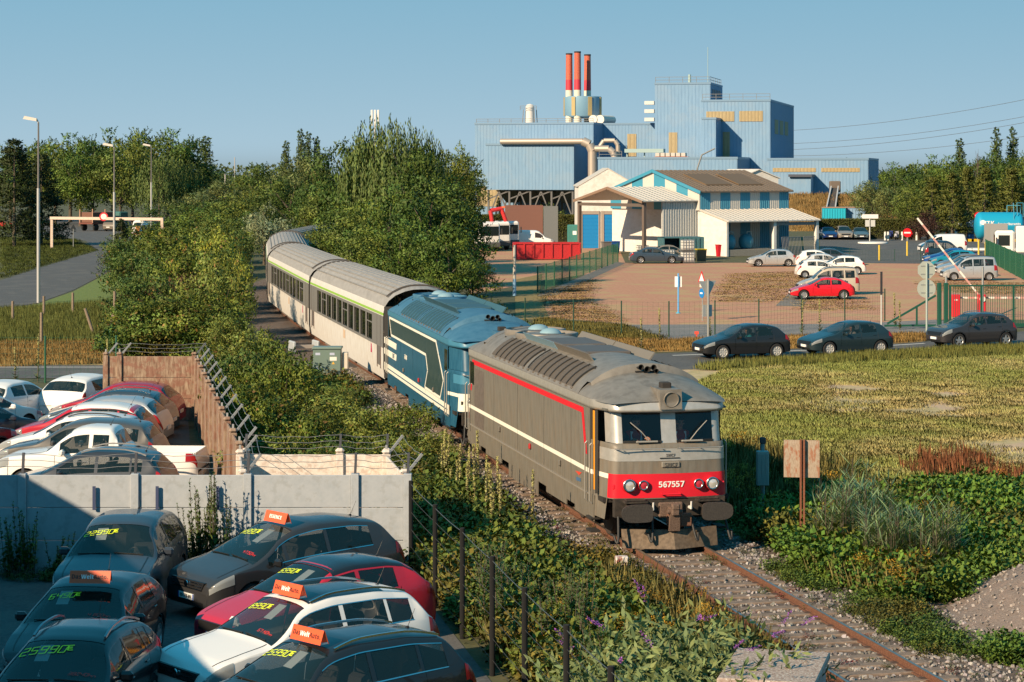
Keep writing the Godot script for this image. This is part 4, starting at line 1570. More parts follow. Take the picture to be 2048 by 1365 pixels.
func tint(c: Color, k: float, warm: float) -> Color:
	return Color(c.r * k * (1.0 + warm), c.g * k, c.b * k * (1.0 - warm))

func leafy(blobs: Array, per_m2: float, leaf: float, wide: float, base: Color, droop := 0.0, second := Color(0,0,0), share := 0.0) -> ArrayMesh:
	var L := Leaves.new()
	for b in blobs:
		var ce: Vector3 = b[0]
		var ra: Vector3 = b[1]
		var cnt := int(4.0 * PI * pow((ra.x * ra.y + ra.y * ra.z + ra.x * ra.z) / 3.0,1.0) * per_m2)
		var k := rf(0.62,1.4)
		var warm := rf(-0.12,0.2)
		for i in cnt:
			var d := rdir()
			if d.y < -0.5 and rng.randf() < 0.6:
				continue
			var rad := 1.0 - 0.45 * pow(rng.randf(),2.0) + 0.12 * rng.randf()
			var p := ce + d * ra * rad
			var rd := rdir()
			var al := (rd - d * rd.dot(d) * 0.75 + Vector3(0,-droop,0)).normalized() * leaf * (0.45 + 1.1 * pow(rng.randf(),1.6))
			var ac := al.cross(d + rdir() * 0.7).normalized() * al.length() * wide * 0.5
			var nn := ac.cross(al).normalized()
			if nn.dot(d + Vector3(0,0.5,0)) < 0:
				nn = -nn
			nn = (nn + d * 0.5).normalized()
			var col := base if rng.randf() >= share else second
			L.leaf(p, al, ac, nn, tint(col, k * rf(0.7,1.3), warm + rf(-0.1,0.1)))
		for i in int(3.0 + 2.0 * ra.x):
			var d := rdir()
			d.y = absf(d.y)
			var u := (d + Vector3(0,0.5,0)).normalized()
			for j in 16:
				var q := ce + d * ra * 0.85 + u * ra.x * (j / 16.0) * 0.75
				var al := (u + rdir()).normalized() * leaf * rf(0.5,1.0)
				var ac := al.cross(rdir()).normalized() * al.length() * wide * 0.5
				L.leaf(q, al, ac, (d + Vector3(0,0.4,0) + rdir() * 0.5).normalized(), tint(base, k * rf(0.8,1.4), warm))
	return L.mesh()

func broad_blobs(h: float, w: float, bottom: float, n: int, size: float) -> Array:
	var out := []
	var mid := (h + bottom) / 2.0
	var ry := (h - bottom) / 2.0
	for i in n:
		var d := rdir()
		var r := pow(rng.randf(),0.36) * 0.86
		var p := Vector3(d.x * w / 2.0 * r, mid + d.y * ry * r, d.z * w / 2.0 * r)
		var s := size * rf(0.5,1.35) * (1.0 - 0.3 * maxf(0, d.y) * r)
		out.append([p, Vector3(s, s * rf(0.6,0.9), s)])
	return out

func trunk_shape(h: float, r: float, limbs: int, spread: float) -> MB:
	var b := MB.new()
	var prev := Vector3.ZERO
	for i in 4:
		var q := Vector3(rf(-0.03,0.03) * h * i / 4.0, h * 0.8 * (i + 1) / 4.0, rf(-0.03,0.03) * h * i / 4.0)
		b.cyl(prev, q, r * (1.0 - 0.22 * i), r * (1.0 - 0.22 * (i + 1)),8, false)
		prev = q
	for i in limbs:
		var a := TAU * i / limbs + rf(-0.4,0.4)
		var y := h * rf(0.25,0.6)
		var o := Vector3(0, y,0)
		var e := Vector3(cos(a) * spread * rf(0.5,0.9), y + h * rf(0.15,0.3), sin(a) * spread * rf(0.5,0.9))
		b.cyl(o, e, r * 0.4, r * 0.12,6, false)
	return b

var plant_kinds := {}
func bark() -> Material:
	return N("bark", [Color(0.035,0.028,0.02), Color(0.09,0.072,0.052), Color(0.15,0.125,0.095)],0.8,0.95,0.03,1.0, Vector3(2,0.5,2))

func plant_kind(kind: String) -> Array:
	if plant_kinds.has(kind):
		return plant_kinds[kind]
	rng.seed = hash(kind)
	var crown: Mesh
	var trunk := MB.new()
	match kind:
		"broad_a", "broad_b", "broad_c":
			var g: Color = {"broad_a": Color(0.079,0.125,0.023), "broad_b": Color(0.103,0.139,0.029), "broad_c": Color(0.059,0.100,0.020)}[kind]
			var bl := broad_blobs(12,9,1.2,46,1.3)
			crown = leafy(bl,11.5,0.3,0.6, g)
			trunk = trunk_shape(12,0.24,7,3.5)
		"olive_a":
			crown = leafy(broad_blobs(9,8,0.6,45,1.2),14.0,0.3,0.42, Color(0.109,0.139,0.050))
			trunk = trunk_shape(9,0.2,6,3.0)
		"silver_a":
			crown = leafy(broad_blobs(5,5.4,0.2,36,0.75),26.0,0.22,0.36, Color(0.166,0.212,0.132))
			trunk = trunk_shape(5,0.12,6,1.8)
		"willow_a":
			var L := Leaves.new()
			for i in 420:
				var d := rdir()
				d.y = absf(d.y) * 0.9
				var r := pow(rng.randf(),0.4)
				var p := Vector3(d.x * 4.4 * r,5.6 + d.y * 6.0 * r, d.z * 4.4 * r)
				var len := rf(1.4,3.6)
				var k := rf(0.65,1.3)
				for j in 20:
					var q := p + Vector3(rf(-0.14,0.14),-len * j / 20.0, rf(-0.14,0.14)) + d * 0.25
					var al := Vector3(rf(-0.4,0.4),-1, rf(-0.4,0.4)).normalized() * rf(0.22,0.42)
					var ac := al.cross(rdir()).normalized() * 0.06
					L.leaf(q, al, ac, (Vector3(d.x,0.25, d.z) + rdir() * 0.5).normalized(), tint(Color(0.095,0.139,0.040), k * rf(0.75,1.25), rf(-0.1,0.15)))
			crown = L.mesh()
			trunk = trunk_shape(11,0.26,6,3.2)
		"conifer_a", "conifer_b":
			var L := Leaves.new()
			var g: Color = Color(0.028,0.044,0.014) if kind == "conifer_a" else Color(0.095,0.114,0.026)
			var w := 4.2 if kind == "conifer_a" else 3.6
			for i in 260:
				var t := pow(rng.randf(),0.8)
				var y := lerpf(11.6,0.8, t)
				var a := rf(0, TAU)
				var reach := (0.25 + w * pow(t,0.8)) * rf(0.7,1.05)
				var dirv := Vector3(cos(a), rf(-0.05,0.3), sin(a)).normalized()
				var k := rf(0.7,1.3)
				for j in 34:
					var u := rf(0.35,1.0)
					var q := Vector3(0, y,0) + dirv * reach * u + rdir() * 0.34 * Vector3(1,0.5,1)
					var al := (dirv + rdir() * 0.7 + Vector3(0,0.25,0)).normalized() * rf(0.22,0.5)
					var ac := al.cross(rdir()).normalized() * 0.07
					L.leaf(q, al, ac, (dirv + Vector3(0,0.6,0) + rdir() * 0.5).normalized(), tint(g, k * rf(0.7,1.3), rf(-0.1,0.2)))
			crown = L.mesh()
			trunk.cyl(Vector3.ZERO, Vector3(0,11,0),0.22,0.04,8, false)
		"poplar_a":
			var bl := []
			for i in 46:
				var t := i / 45.0
				var s := 0.7 * sin(PI * pow(lerpf(0.06,0.97, t),0.7)) + 0.25
				bl.append([Vector3(rf(-0.5,0.5) * s * 1.4, lerpf(1.5,15.5, t), rf(-0.5,0.5) * s * 1.4), Vector3(s, s * 1.3, s)])
			crown = leafy(bl,13.0,0.3,0.55, Color(0.064,0.097,0.029))
			trunk.cyl(Vector3.ZERO, Vector3(0,15,0),0.2,0.04,8, false)
		"bare_a":
			for i in 26:
				var a := rf(0, TAU)
				var y := rf(1.5,9.0)
				trunk.cyl(Vector3(0, y,0), Vector3(cos(a) * rf(0.3,0.9), y + rf(1.5,3.5), sin(a) * rf(0.3,0.9)),0.06,0.015,5, false)
			trunk.cyl(Vector3.ZERO, Vector3(0,11,0),0.2,0.03,7, false)
			crown = leafy([[Vector3(0,4,0), Vector3(0.8,3,0.8)]],9.0,0.22,0.4, Color(0.204,0.175,0.106))
		"bush_a", "bush_b", "bush_c", "bush_y", "bush_r":
			var g: Color = {"bush_a": Color(0.105,0.146,0.026), "bush_b": Color(0.140,0.168,0.035), "bush_c": Color(0.071,0.112,0.026), "bush_y": Color(0.204,0.234,0.037), "bush_r": Color(0.128,0.066,0.034)}[kind]
			crown = leafy(broad_blobs(2.5,3.4,0.0,36,0.5),92.0,0.12,0.5, g,0.1, Color(0.152,0.102,0.034),0.07)
			trunk = trunk_shape(2.2,0.05,7,1.2)
		"reddish_a":
			crown = leafy(broad_blobs(5,4.6,0.4,34,0.8),20.0,0.22,0.5, Color(0.05,0.026,0.022))
			trunk = trunk_shape(5,0.12,5,1.6)
		"buddleia":
			var L := Leaves.new()
			for i in 130:
				var a := rf(0, TAU)
				var d := Vector3(cos(a) * rf(0.2,0.9),1.0, sin(a) * rf(0.2,0.9)).normalized()
				var len := rf(1.0,2.1)
				var o := Vector3(rf(-0.3,0.3),0, rf(-0.3,0.3))
				var bend := Vector3(d.x,-0.35, d.z) * 0.5
				var k := rf(0.75,1.25)
				for j in 26:
					var t := rf(0.2,1.0)
					var q := o + d * len * t + bend * t * t
					var al := (rdir() + d * 0.4 + Vector3(0,-0.2,0)).normalized() * rf(0.14,0.27)
					var ac := al.cross(rdir()).normalized() * al.length() * 0.15
					var nn := ac.cross(al).normalized()
					if nn.y < 0:
						nn = -nn
					L.leaf(q, al, ac, nn, tint(Color(0.13,0.165,0.065), k * rf(0.75,1.3), rf(-0.1,0.1)))
			crown = L.mesh()
			trunk = trunk_shape(1.4,0.04,10,0.9)
		"weed_tall":
			var L := Leaves.new()
			for i in 11:
				var o := Vector3(rf(-0.25,0.25),0, rf(-0.25,0.25))
				var top := o + Vector3(rf(-0.25,0.25), rf(0.9,1.5), rf(-0.25,0.25))
				trunk.cyl(o, top,0.012,0.006,5, false)
				for j in 46:
					var t := rf(0.15,1.0)
					var a := rf(0, TAU)
					var al := Vector3(cos(a), rf(0.2,1.0), sin(a)).normalized() * lerpf(0.17,0.06, t)
					var ac := al.cross(Vector3.UP).normalized() * al.length() * 0.3
					L.leaf(o.lerp(top, t), al, ac, (Vector3.UP + al * 2.0).normalized(), tint(Color(0.13,0.185,0.045), rf(0.7,1.3), rf(-0.1,0.15)))
			crown = L.mesh()
		"mullein":
			var L := Leaves.new()
			trunk.cyl(Vector3.ZERO, Vector3(0.03,1.5,0),0.03,0.015,6, false)
			for j in 170:
				var t := pow(rng.randf(),0.8)
				var a := rf(0, TAU)
				var al := Vector3(cos(a), rf(0.3,1.0), sin(a)).normalized() * rf(0.05,0.09)
				var ac := al.cross(Vector3.UP).normalized() * 0.03
				L.leaf(Vector3(0.03 * t, lerpf(0.5,1.55, t),0) + Vector3(cos(a),0, sin(a)) * 0.02, al, ac, Vector3(cos(a),0.4, sin(a)).normalized(), tint(Color(0.30,0.29,0.11), rf(0.75,1.25), rf(-0.1,0.1)))
			for j in 26:
				var a := rf(0, TAU)
				var al := Vector3(cos(a), rf(0.15,0.8), sin(a)).normalized() * rf(0.15,0.3)
				var ac := al.cross(Vector3.UP).normalized() * 0.05
				L.leaf(Vector3(0, rf(0.02,0.6),0), al, ac, Vector3.UP, tint(Color(0.15,0.18,0.07), rf(0.75,1.25),0))
			crown = L.mesh()
		"reed":
			var L := Leaves.new()
			for i in 34:
				var o := Vector3(rf(-0.35,0.35),0, rf(-0.35,0.35))
				var hh := rf(0.9,1.7)
				trunk.cyl(o, o + Vector3(0, hh,0),0.008,0.004,4, false)
				for j in 9:
					var a := rf(0, TAU)
					var al := Vector3(cos(a), rf(0.4,1.3), sin(a)).normalized() * rf(0.3,0.55)
					var ac := al.cross(Vector3.UP).normalized() * 0.014
					L.leaf(o + Vector3(0, hh * rf(0.2,0.95),0), al, ac, (Vector3.UP + rdir() * 0.4).normalized(), tint(Color(0.20,0.27,0.12), rf(0.75,1.25), rf(-0.1,0.1)))
			crown = L.mesh()
	plant_kinds[kind] = [crown, trunk.mesh()]
	return plant_kinds[kind]

func plant(kind: String, called: String, label: String, category: String, at: Vector3, scale_xyz: Vector3, turn: float, group := "") -> Node3D:
	var k := plant_kind(kind)
	var o := thing(called, label, category, at, turn, group)
	o.scale = scale_xyz
	if (k[1] as Mesh).get_surface_count():
		part(o, "trunk" if category == "tree" else "stem", k[1], bark())
	part(o, "crown" if category == "tree" else "foliage", k[0], leaf_mat())
	return o

func scatter(called: String, label: String, category: String, shape: Mesh, where: Array, m: Material, cols: PackedColorArray) -> MultiMeshInstance3D:
	var mm := MultiMesh.new()
	mm.transform_format = MultiMesh.TRANSFORM_3D
	mm.use_colors = cols.size() > 0
	mm.mesh = shape
	mm.instance_count = where.size()
	for i in where.size():
		mm.set_instance_transform(i, where[i])
		if cols.size():
			mm.set_instance_color(i, cols[i])
	var o := MultiMeshInstance3D.new()
	o.name = numbered(called)
	o.multimesh = mm
	o.material_override = m
	add_child(o)
	tag(o, label, category)
	o.set_meta("kind", "stuff")
	return o

func tuft_shape(blades: int, h: float, spread: float, wide: float) -> ArrayMesh:
	var L := Leaves.new()
	for i in blades:
		var a := rf(0, TAU)
		var o := Vector3(cos(a),0, sin(a)) * spread * 0.35 * rng.randf()
		var al := Vector3(cos(a) * rf(0.05,0.55),1, sin(a) * rf(0.05,0.55)) * h * rf(0.5,1.1)
		var ac := Vector3(-sin(a),0, cos(a)).rotated(Vector3.UP, rf(-1,1)) * wide
		var k := rf(0.75,1.25)
		L.leaf(o, al, ac, (Vector3(cos(a),0.9, sin(a)) + rdir() * 0.3).normalized(), Color(k, k, k))
	return L.mesh()

func cover_shape(n: int, r: float, h: float, leaf: float) -> ArrayMesh:
	var L := Leaves.new()
	for i in n:
		var a := rf(0, TAU)
		var q := Vector3(cos(a),0, sin(a)) * r * sqrt(rng.randf()) + Vector3(0, h * rng.randf(),0)
		var al := (rdir() + Vector3(0,0.15,0)).normalized() * leaf * rf(0.6,1.3)
		var ac := al.cross(Vector3.UP + rdir() * 0.5).normalized() * al.length() * 0.36
		var k := rf(0.65,1.35)
		L.leaf(q, al, ac, (Vector3.UP + rdir() * 0.6).normalized(), Color(k, k, k))
	return L.mesh()

func in_poly(p: Vector2, poly: PackedVector2Array) -> bool:
	return Geometry2D.is_point_in_polygon(p, poly)

func spots(poly: PackedVector2Array, n: int, noise: FastNoiseLite, keep: float) -> Array:
	var lo := poly[0]
	var hi := poly[0]
	for p in poly:
		lo = lo.min(p)
		hi = hi.max(p)
	var out := []
	var tries := 0
	while out.size() < n and tries < n * 12:
		tries += 1
		var p := Vector2(rf(lo.x, hi.x), rf(lo.y, hi.y))
		if not in_poly(p, poly):
			continue
		if noise and noise.get_noise_2d(p.x, p.y) < keep:
			continue
		out.append(p)
	return out


# ---------- people ----------
func figure(bones: Array, cell: float, blend: float) -> MB:
	var lo: Vector3 = bones[0][0]
	var hi: Vector3 = lo
	for b in bones:
		for k in 2:
			var r: float = b[2 + k] + blend + cell * 2.0
			lo = lo.min(b[k] - Vector3.ONE * r)
			hi = hi.max(b[k] + Vector3.ONE * r)
	var nx := int((hi.x - lo.x) / cell) + 2
	var ny := int((hi.y - lo.y) / cell) + 2
	var nz := int((hi.z - lo.z) / cell) + 2
	var f := PackedFloat32Array()
	f.resize(nx * ny * nz)
	f.fill(1.0)
	for b in bones:
		var a: Vector3 = b[0]
		var d: Vector3 = b[1] - a
		var l2 := maxf(d.length_squared(),1e-9)
		var rm: float = maxf(b[2], b[3]) + blend + cell * 2.0
		var b0: Vector3 = (a.min(b[1]) - Vector3.ONE * rm - lo) / cell
		var b1: Vector3 = (a.max(b[1]) + Vector3.ONE * rm - lo) / cell
		for z in range(maxi(0, int(b0.z)), mini(nz, int(b1.z) + 1)):
			for y in range(maxi(0, int(b0.y)), mini(ny, int(b1.y) + 1)):
				for x in range(maxi(0, int(b0.x)), mini(nx, int(b1.x) + 1)):
					var p := lo + Vector3(x, y, z) * cell
					var t := clampf((p - a).dot(d) / l2,0,1)
					var dist: float = p.distance_to(a + d * t) - lerpf(b[2], b[3], t)
					var i := (z * ny + y) * nx + x
					var h := clampf(0.5 + 0.5 * (f[i] - dist) / blend,0,1)
					f[i] = lerpf(f[i], dist, h) - blend * h * (1 - h)
	var ids := {}
	var pts := []
	var offs := [0,1, nx, nx + 1, nx * ny, nx * ny + 1, nx * ny + nx, nx * ny + nx + 1]
	for z in nz - 1:
		for y in ny - 1:
			for x in nx - 1:
				var i := (z * ny + y) * nx + x
				var neg := 0
				for o in offs:
					if f[i + o] < 0:
						neg += 1
				if neg == 0 or neg == 8:
					continue
				var s := Vector3.ZERO
				var c := 0
				for e in [[0,1], [2,3], [4,5], [6,7], [0,2], [1,3], [4,6], [5,7], [0,4], [1,5], [2,6], [3,7]]:
					var u := f[i + offs[e[0]]]
					var w := f[i + offs[e[1]]]
					if (u < 0) != (w < 0):
						var k := u / (u - w)
						var pa := Vector3(e[0] & 1, (e[0] >> 1) & 1, e[0] >> 2)
						var pb := Vector3(e[1] & 1, (e[1] >> 1) & 1, e[1] >> 2)
						s += pa.lerp(pb, k)
						c += 1
				ids[i] = pts.size()
				pts.append(lo + (Vector3(x, y, z) + s / c) * cell)
	var m := MB.new()
	m.colored = true
	var nor := []
	var cols := []
	for p in pts:
		var best := 1e9
		var cc := Color.WHITE
		for b in bones:
			var a: Vector3 = b[0]
			var d: Vector3 = b[1] - a
			var t := clampf((p - a).dot(d) / maxf(d.length_squared(),1e-9),0,1)
			var dist: float = p.distance_to(a + d * t) - lerpf(b[2], b[3], t)
			if dist < best:
				best = dist
				cc = b[4]
		cols.append(cc)
		nor.append(Vector3.ZERO)
	var faces := []
	for z in range(1, nz - 1):
		for y in range(1, ny - 1):
			for x in range(1, nx - 1):
				var i := (z * ny + y) * nx + x
				for ax in 3:
					var st: int = [1, nx, nx * ny][ax]
					var u := f[i]
					var w := f[i + st]
					if (u < 0) == (w < 0):
						continue
					var s1: int = [nx, nx * ny,1][ax]
					var s2: int = [nx * ny,1, nx][ax]
					var q := [i, i - s1, i - s1 - s2, i - s2]
					if not (ids.has(q[0]) and ids.has(q[1]) and ids.has(q[2]) and ids.has(q[3])):
						continue
					var v := [ids[q[0]], ids[q[1]], ids[q[2]], ids[q[3]]]
					if u < 0:
						v.reverse()
					faces.append(v)
					var nn: Vector3 = (pts[v[2]] - pts[v[0]]).cross(pts[v[1]] - pts[v[0]])
					for k in v:
						nor[k] += nn
	for v in faces:
		for k in [0,1,2,0,2,3]:
			m.col = cols[v[k]]
			m.vert(pts[v[k]], nor[v[k]])
	return m

var figure_mat: StandardMaterial3D

func seated(label: String, at: Vector3, turn: float, coat: Color, vest: Color, hair: Color, hands: Array, group := "") -> Node3D:
	if figure_mat == null:
		figure_mat = StandardMaterial3D.new()
		figure_mat.vertex_color_use_as_albedo = true
		figure_mat.roughness = 0.75
	var o := thing("person", label, "person", at, turn, group)
	var skin_c := Color(0.42,0.22,0.15)
	var leg_c := Color(0.02,0.022,0.03)
	var b := []
	b.append([Vector3(-0.09,0.11,0), Vector3(0.09,0.11,0),0.13,0.13, leg_c])
	b.append([Vector3(0,0.2,-0.02), Vector3(0,0.44,-0.04),0.14,0.165, vest])
	b.append([Vector3(-0.13,0.5,-0.04), Vector3(0.13,0.5,-0.04),0.085,0.085, vest])
	b.append([Vector3(0,0.52,-0.03), Vector3(0,0.63,-0.01),0.06,0.055, skin_c])
	for s: float in [-1.0,1.0]:
		b.append([Vector3(s * 0.1,0.1,0.05), Vector3(s * 0.13,0.12,0.46),0.095,0.065, leg_c])
		b.append([Vector3(s * 0.13,0.12,0.46), Vector3(s * 0.13,-0.28,0.5),0.06,0.045, leg_c])
		b.append([Vector3(s * 0.13,-0.31,0.48), Vector3(s * 0.13,-0.33,0.64),0.045,0.035, Color(0.015,0.013,0.012)])
		var hand: Vector3 = hands[0 if s < 0 else 1]
		var sh := Vector3(s * 0.19,0.48,-0.04)
		var mid := (sh + hand) / 2.0
		var dl := sh.distance_to(hand)
		var bend := sqrt(maxf(0.0,0.29 * 0.29 - dl * dl / 4.0))
		var el := mid + Vector3(s * 0.35,-1.0,-0.2).normalized() * bend
		b.append([sh, el,0.058,0.045, coat])
		b.append([el, hand.lerp(el,0.12),0.043,0.032, coat])
		b.append([hand.lerp(el,0.12), hand,0.028,0.026, skin_c])
	part(o, "body", figure(b,0.018,0.05), figure_mat)
	var hc := Vector3(0,0.74,0.02)
	var h := []
	h.append([hc + Vector3(0,0.03,-0.01), hc + Vector3(0,0.04,0.02),0.088,0.085, skin_c])
	h.append([hc + Vector3(0,-0.03,0.02), hc + Vector3(0,-0.085,0.045),0.065,0.04, skin_c])
	h.append([hc + Vector3(0,0.01,0.10), hc + Vector3(0,-0.025,0.118),0.012,0.016, skin_c])
	h.append([hc + Vector3(0,-0.1,-0.02), hc + Vector3(0,-0.15,-0.03),0.052,0.054, skin_c])
	h.append([hc + Vector3(-0.02,-0.062,0.088), hc + Vector3(0.02,-0.062,0.088),0.009,0.009, Color(0.3,0.1,0.08)])
	for s: float in [-1.0,1.0]:
		h.append([hc + Vector3(s * 0.086,0.015,-0.005), hc + Vector3(s * 0.09,-0.03,0.0),0.016,0.012, skin_c])
		h.append([hc + Vector3(s * 0.033,0.02,0.092), hc + Vector3(s * 0.033,0.02,0.094),0.012,0.011, Color(0.03,0.02,0.02)])
	var head := part(o, "head", figure(h,0.008,0.018), figure_mat)
	var hr := []
	hr.append([hc + Vector3(0,0.06,-0.03), hc + Vector3(0,0.075,0.02),0.092,0.084, hair])
	hr.append([hc + Vector3(0,0.02,-0.05), hc + Vector3(0,-0.03,-0.06),0.075,0.06, hair])
	part(head, "hair", figure(hr,0.012,0.03), figure_mat)
	for s: float in [-1.0,1.0]:
		var hp: Vector3 = hands[0 if s < 0 else 1]
		var g := []
		var fw := Vector3(0,-0.1,1).normalized()
		var rt := Vector3(1,0,0)
		g.append([hp + rt * -0.025, hp + rt * -0.025 + fw * 0.06,0.02,0.018, skin_c])
		g.append([hp + rt * 0.025, hp + rt * 0.025 + fw * 0.06,0.02,0.018, skin_c])
		for k in 4:
			var base := hp + fw * 0.075 + rt * (-0.036 + 0.024 * k)
			var ln: float = [0.032,0.038,0.036,0.028][k]
			var kn := base + (fw * 0.9 + Vector3(0,-0.35,0)).normalized() * ln
			var tip := kn + (fw * 0.2 + Vector3(0,-1,0)).normalized() * ln
			g.append([base, kn,0.0095,0.009, skin_c])
			g.append([kn, tip,0.009,0.008, skin_c])
		var th := hp + rt * (-s * 0.035) + fw * 0.02
		g.append([th, th + (rt * -s + fw * 0.8).normalized() * 0.035,0.011,0.01, skin_c])
		g.append([th + (rt * -s + fw * 0.8).normalized() * 0.035, th + (rt * -s * 0.4 + fw).normalized() * 0.062,0.01,0.009, skin_c])
		part(o, "hand", figure(g,0.007,0.008), figure_mat)
	return o


# ---------- ground ----------
func ground_noise(seed_n: int, freq: float) -> FastNoiseLite:
	var n := FastNoiseLite.new()
	n.seed = seed_n
	n.frequency = freq
	n.fractal_octaves = 3
	return n

const TRACK := [Vector2(8.55,23.0), Vector2(6.4,32.9), Vector2(3.38,46.86), Vector2(1.7,54.6), Vector2(0.0,62.5), Vector2(-1.5,71.0), Vector2(-3.3,80.5), Vector2(-5.6,91.5), Vector2(-8.1,103.2), Vector2(-10.6,116.0), Vector2(-12.9,128.6), Vector2(-14.7,141.0), Vector2(-15.6,153.2), Vector2(-15.6,166.0), Vector2(-14.6,179.0), Vector2(-12.0,196.0)]

func track_curve() -> Curve3D:
	var c := Curve3D.new()
	for i in TRACK.size():
		var a: Vector2 = TRACK[maxi(i - 1,0)]
		var b: Vector2 = TRACK[mini(i + 1, TRACK.size() - 1)]
		var t := Vector3(b.x - a.x,0,-(b.y - a.y)) / 6.0
		c.add_point(Vector3(TRACK[i].x,0,-TRACK[i].y),-t, t)
	return c

func ribbon(c: Curve3D, off0: float, off1: float, y: float, step := 2.0) -> MB:
	var b := MB.new()
	var n := int(c.get_baked_length() / step)
	var pl := Vector3.ZERO
	var pr := Vector3.ZERO
	for i in n + 1:
		var s := c.get_baked_length() * i / n
		var p := c.sample_baked(s, true)
		var q := c.sample_baked(minf(s + 0.3, c.get_baked_length()), true) - c.sample_baked(maxf(s - 0.3,0), true)
		var r := q.normalized().cross(Vector3.UP)
		var a := p + r * off0 + Vector3(0, y,0)
		var d := p + r * off1 + Vector3(0, y,0)
		if i:
			b.quad(pl, a, d, pr)
		pl = a
		pr = d
	return b

func build_ground() -> void:
	var base := N("rough ground", [Color(0.045,0.05,0.018), Color(0.075,0.075,0.03), Color(0.10,0.088,0.042)],9.0,0.95,0.02,2.0)
	struct("ground", sheet([Vector2(-2500,40), Vector2(2500,40), Vector2(2500,-3500), Vector2(-2500,-3500)],-0.012), base)
	var meadow := layer(N("meadow soil", [Color(0.30,0.25,0.115), Color(0.40,0.32,0.165), Color(0.46,0.355,0.215)],7.0,0.95,0.02,2.0),31,23.0, Color(0.44,0.31,0.215,0.85),0.55,0.7)
	struct("meadow", sheet([Vector2(6.3,-90.7), Vector2(14.5,-94.5), Vector2(28.7,-98.8), Vector2(14.1,-48.8), Vector2(8.3,-53.9), Vector2(6.4,-60.1)],-0.004), meadow)
	var asphalt := layer(N("asphalt", [Color(0.055,0.054,0.055), Color(0.075,0.074,0.075), Color(0.10,0.098,0.097)],3.0,0.9,0.04,0.6),5,17.0, Color(0.115,0.108,0.10,0.6),0.5,0.7)
	struct("road", sheet([Vector2(-25.7,-92.3), Vector2(-16.5,-92.3), Vector2(-0.5,-96.0), Vector2(6.8,-98.3), Vector2(12.2,-100.2), Vector2(18.3,-103.7), Vector2(23.0,-108.0), Vector2(28.3,-114.5), Vector2(26.4,-103.1), Vector2(21.2,-99.7), Vector2(17.0,-96.5), Vector2(11.3,-92.5), Vector2(7.7,-90.4), Vector2(-0.5,-89.1), Vector2(-15.5,-86.5), Vector2(-24.1,-86.5)],0.004), asphalt)
	var line := M(0.62,0.6,0.56,0.8)
	var el := MB.new()
	for s in [[Vector3(-24.37,0,-91.34), Vector3(-16.48,0,-91.34)], [Vector3(7.09,0,-97.12), Vector3(9.95,0,-98.18)], [Vector3(9.95,0,-98.18), Vector3(14.03,0,-100.22)], [Vector3(14.03,0,-100.22), Vector3(19.49,0,-103.83)]]:
		var d: Vector3 = (s[1] - s[0]).normalized().cross(Vector3.UP) * 0.09
		var up := Vector3(0,0.008,0)
		el.quad(s[0] - d + up, s[1] - d + up, s[1] + d + up, s[0] + d + up)
	struct("road_marking", el, line)
	var red := layer(N("red gravel", [Color(0.35,0.165,0.095), Color(0.43,0.21,0.125), Color(0.47,0.25,0.16)],5.0,0.95,0.03,0.8),8,30.0, Color(0.40,0.25,0.14,0.6),0.52,0.68)
	struct("car_park", sheet([Vector2(1.7,-122.7), Vector2(6.0,-116.4), Vector2(18.0,-117.1), Vector2(23.1,-120.3), Vector2(29.4,-120.3), Vector2(46.4,-189.9), Vector2(27.2,-194.0), Vector2(10.0,-194.0), Vector2(6.2,-173.5), Vector2(2.5,-147.3)],0.002), red)
	struct("yard", sheet([Vector2(-4.4,-229.8), Vector2(11.4,-237.4), Vector2(10.0,-194.0), Vector2(6.2,-173.5), Vector2(2.8,-164.0), Vector2(-2.8,-144.3)],0.002), red)
	var dry := N("dry verge", [Color(0.27,0.18,0.07), Color(0.38,0.25,0.10), Color(0.44,0.31,0.14)],4.0,0.95,0.03,2.0)
	struct("verge", sheet([Vector2(0.9,-107.4), Vector2(6.6,-104.9), Vector2(18.2,-108.7), Vector2(20.6,-110.0), Vector2(19.7,-104.9), Vector2(14.2,-101.3), Vector2(6.9,-99.1), Vector2(0.8,-97.0)],0.0), dry)
	struct("far_verge", sheet([Vector2(-27.9,-100.2), Vector2(-17.7,-99.1), Vector2(-16.4,-92.3), Vector2(-25.7,-92.3)],0.0), dry)
	var gravel := layer(N("grey gravel", [Color(0.10,0.10,0.105), Color(0.17,0.165,0.165), Color(0.25,0.24,0.235)],2.0,0.95,0.05,1.5),12,9.0, Color(0.22,0.2,0.19,0.6),0.5,0.65)
	struct("gravel_strip", sheet([Vector2(1.7,-122.7), Vector2(6.0,-116.4), Vector2(18.0,-117.1), Vector2(23.1,-120.3), Vector2(24.8,-116.4), Vector2(20.6,-110.0), Vector2(18.2,-108.7), Vector2(6.6,-104.9), Vector2(2.3,-107.4)],0.004), gravel)
	var patch_m := N("dry lawn", [Color(0.13,0.10,0.03), Color(0.22,0.16,0.055), Color(0.30,0.20,0.09)],5.0,0.95,0.03,2.0)
	red = layer(red,8,30.0, Color(0.40,0.27,0.13,0.75),0.5,0.66)
	struct("dry_lawn", sheet([Vector2(0.2,-164.0), Vector2(2.4,-173.5), Vector2(1.8,-144.3), Vector2(2.1,-120.3), Vector2(0.2,-120.3)],0.008), patch_m)
	var old := N("old asphalt", [Color(0.13,0.11,0.095), Color(0.17,0.15,0.13), Color(0.21,0.19,0.17)],3.0,0.95,0.03,0.5)
	struct("path", sheet([Vector2(15.9,-132.6), Vector2(17.5,-132.2), Vector2(26.1,-180.4), Vector2(24.8,-180.4)],0.010), old)
	struct("footpath", sheet([Vector2(1.6,-143.2), Vector2(2.8,-143.2), Vector2(9.9,-192.9), Vector2(9.3,-196.1)],0.010), old)
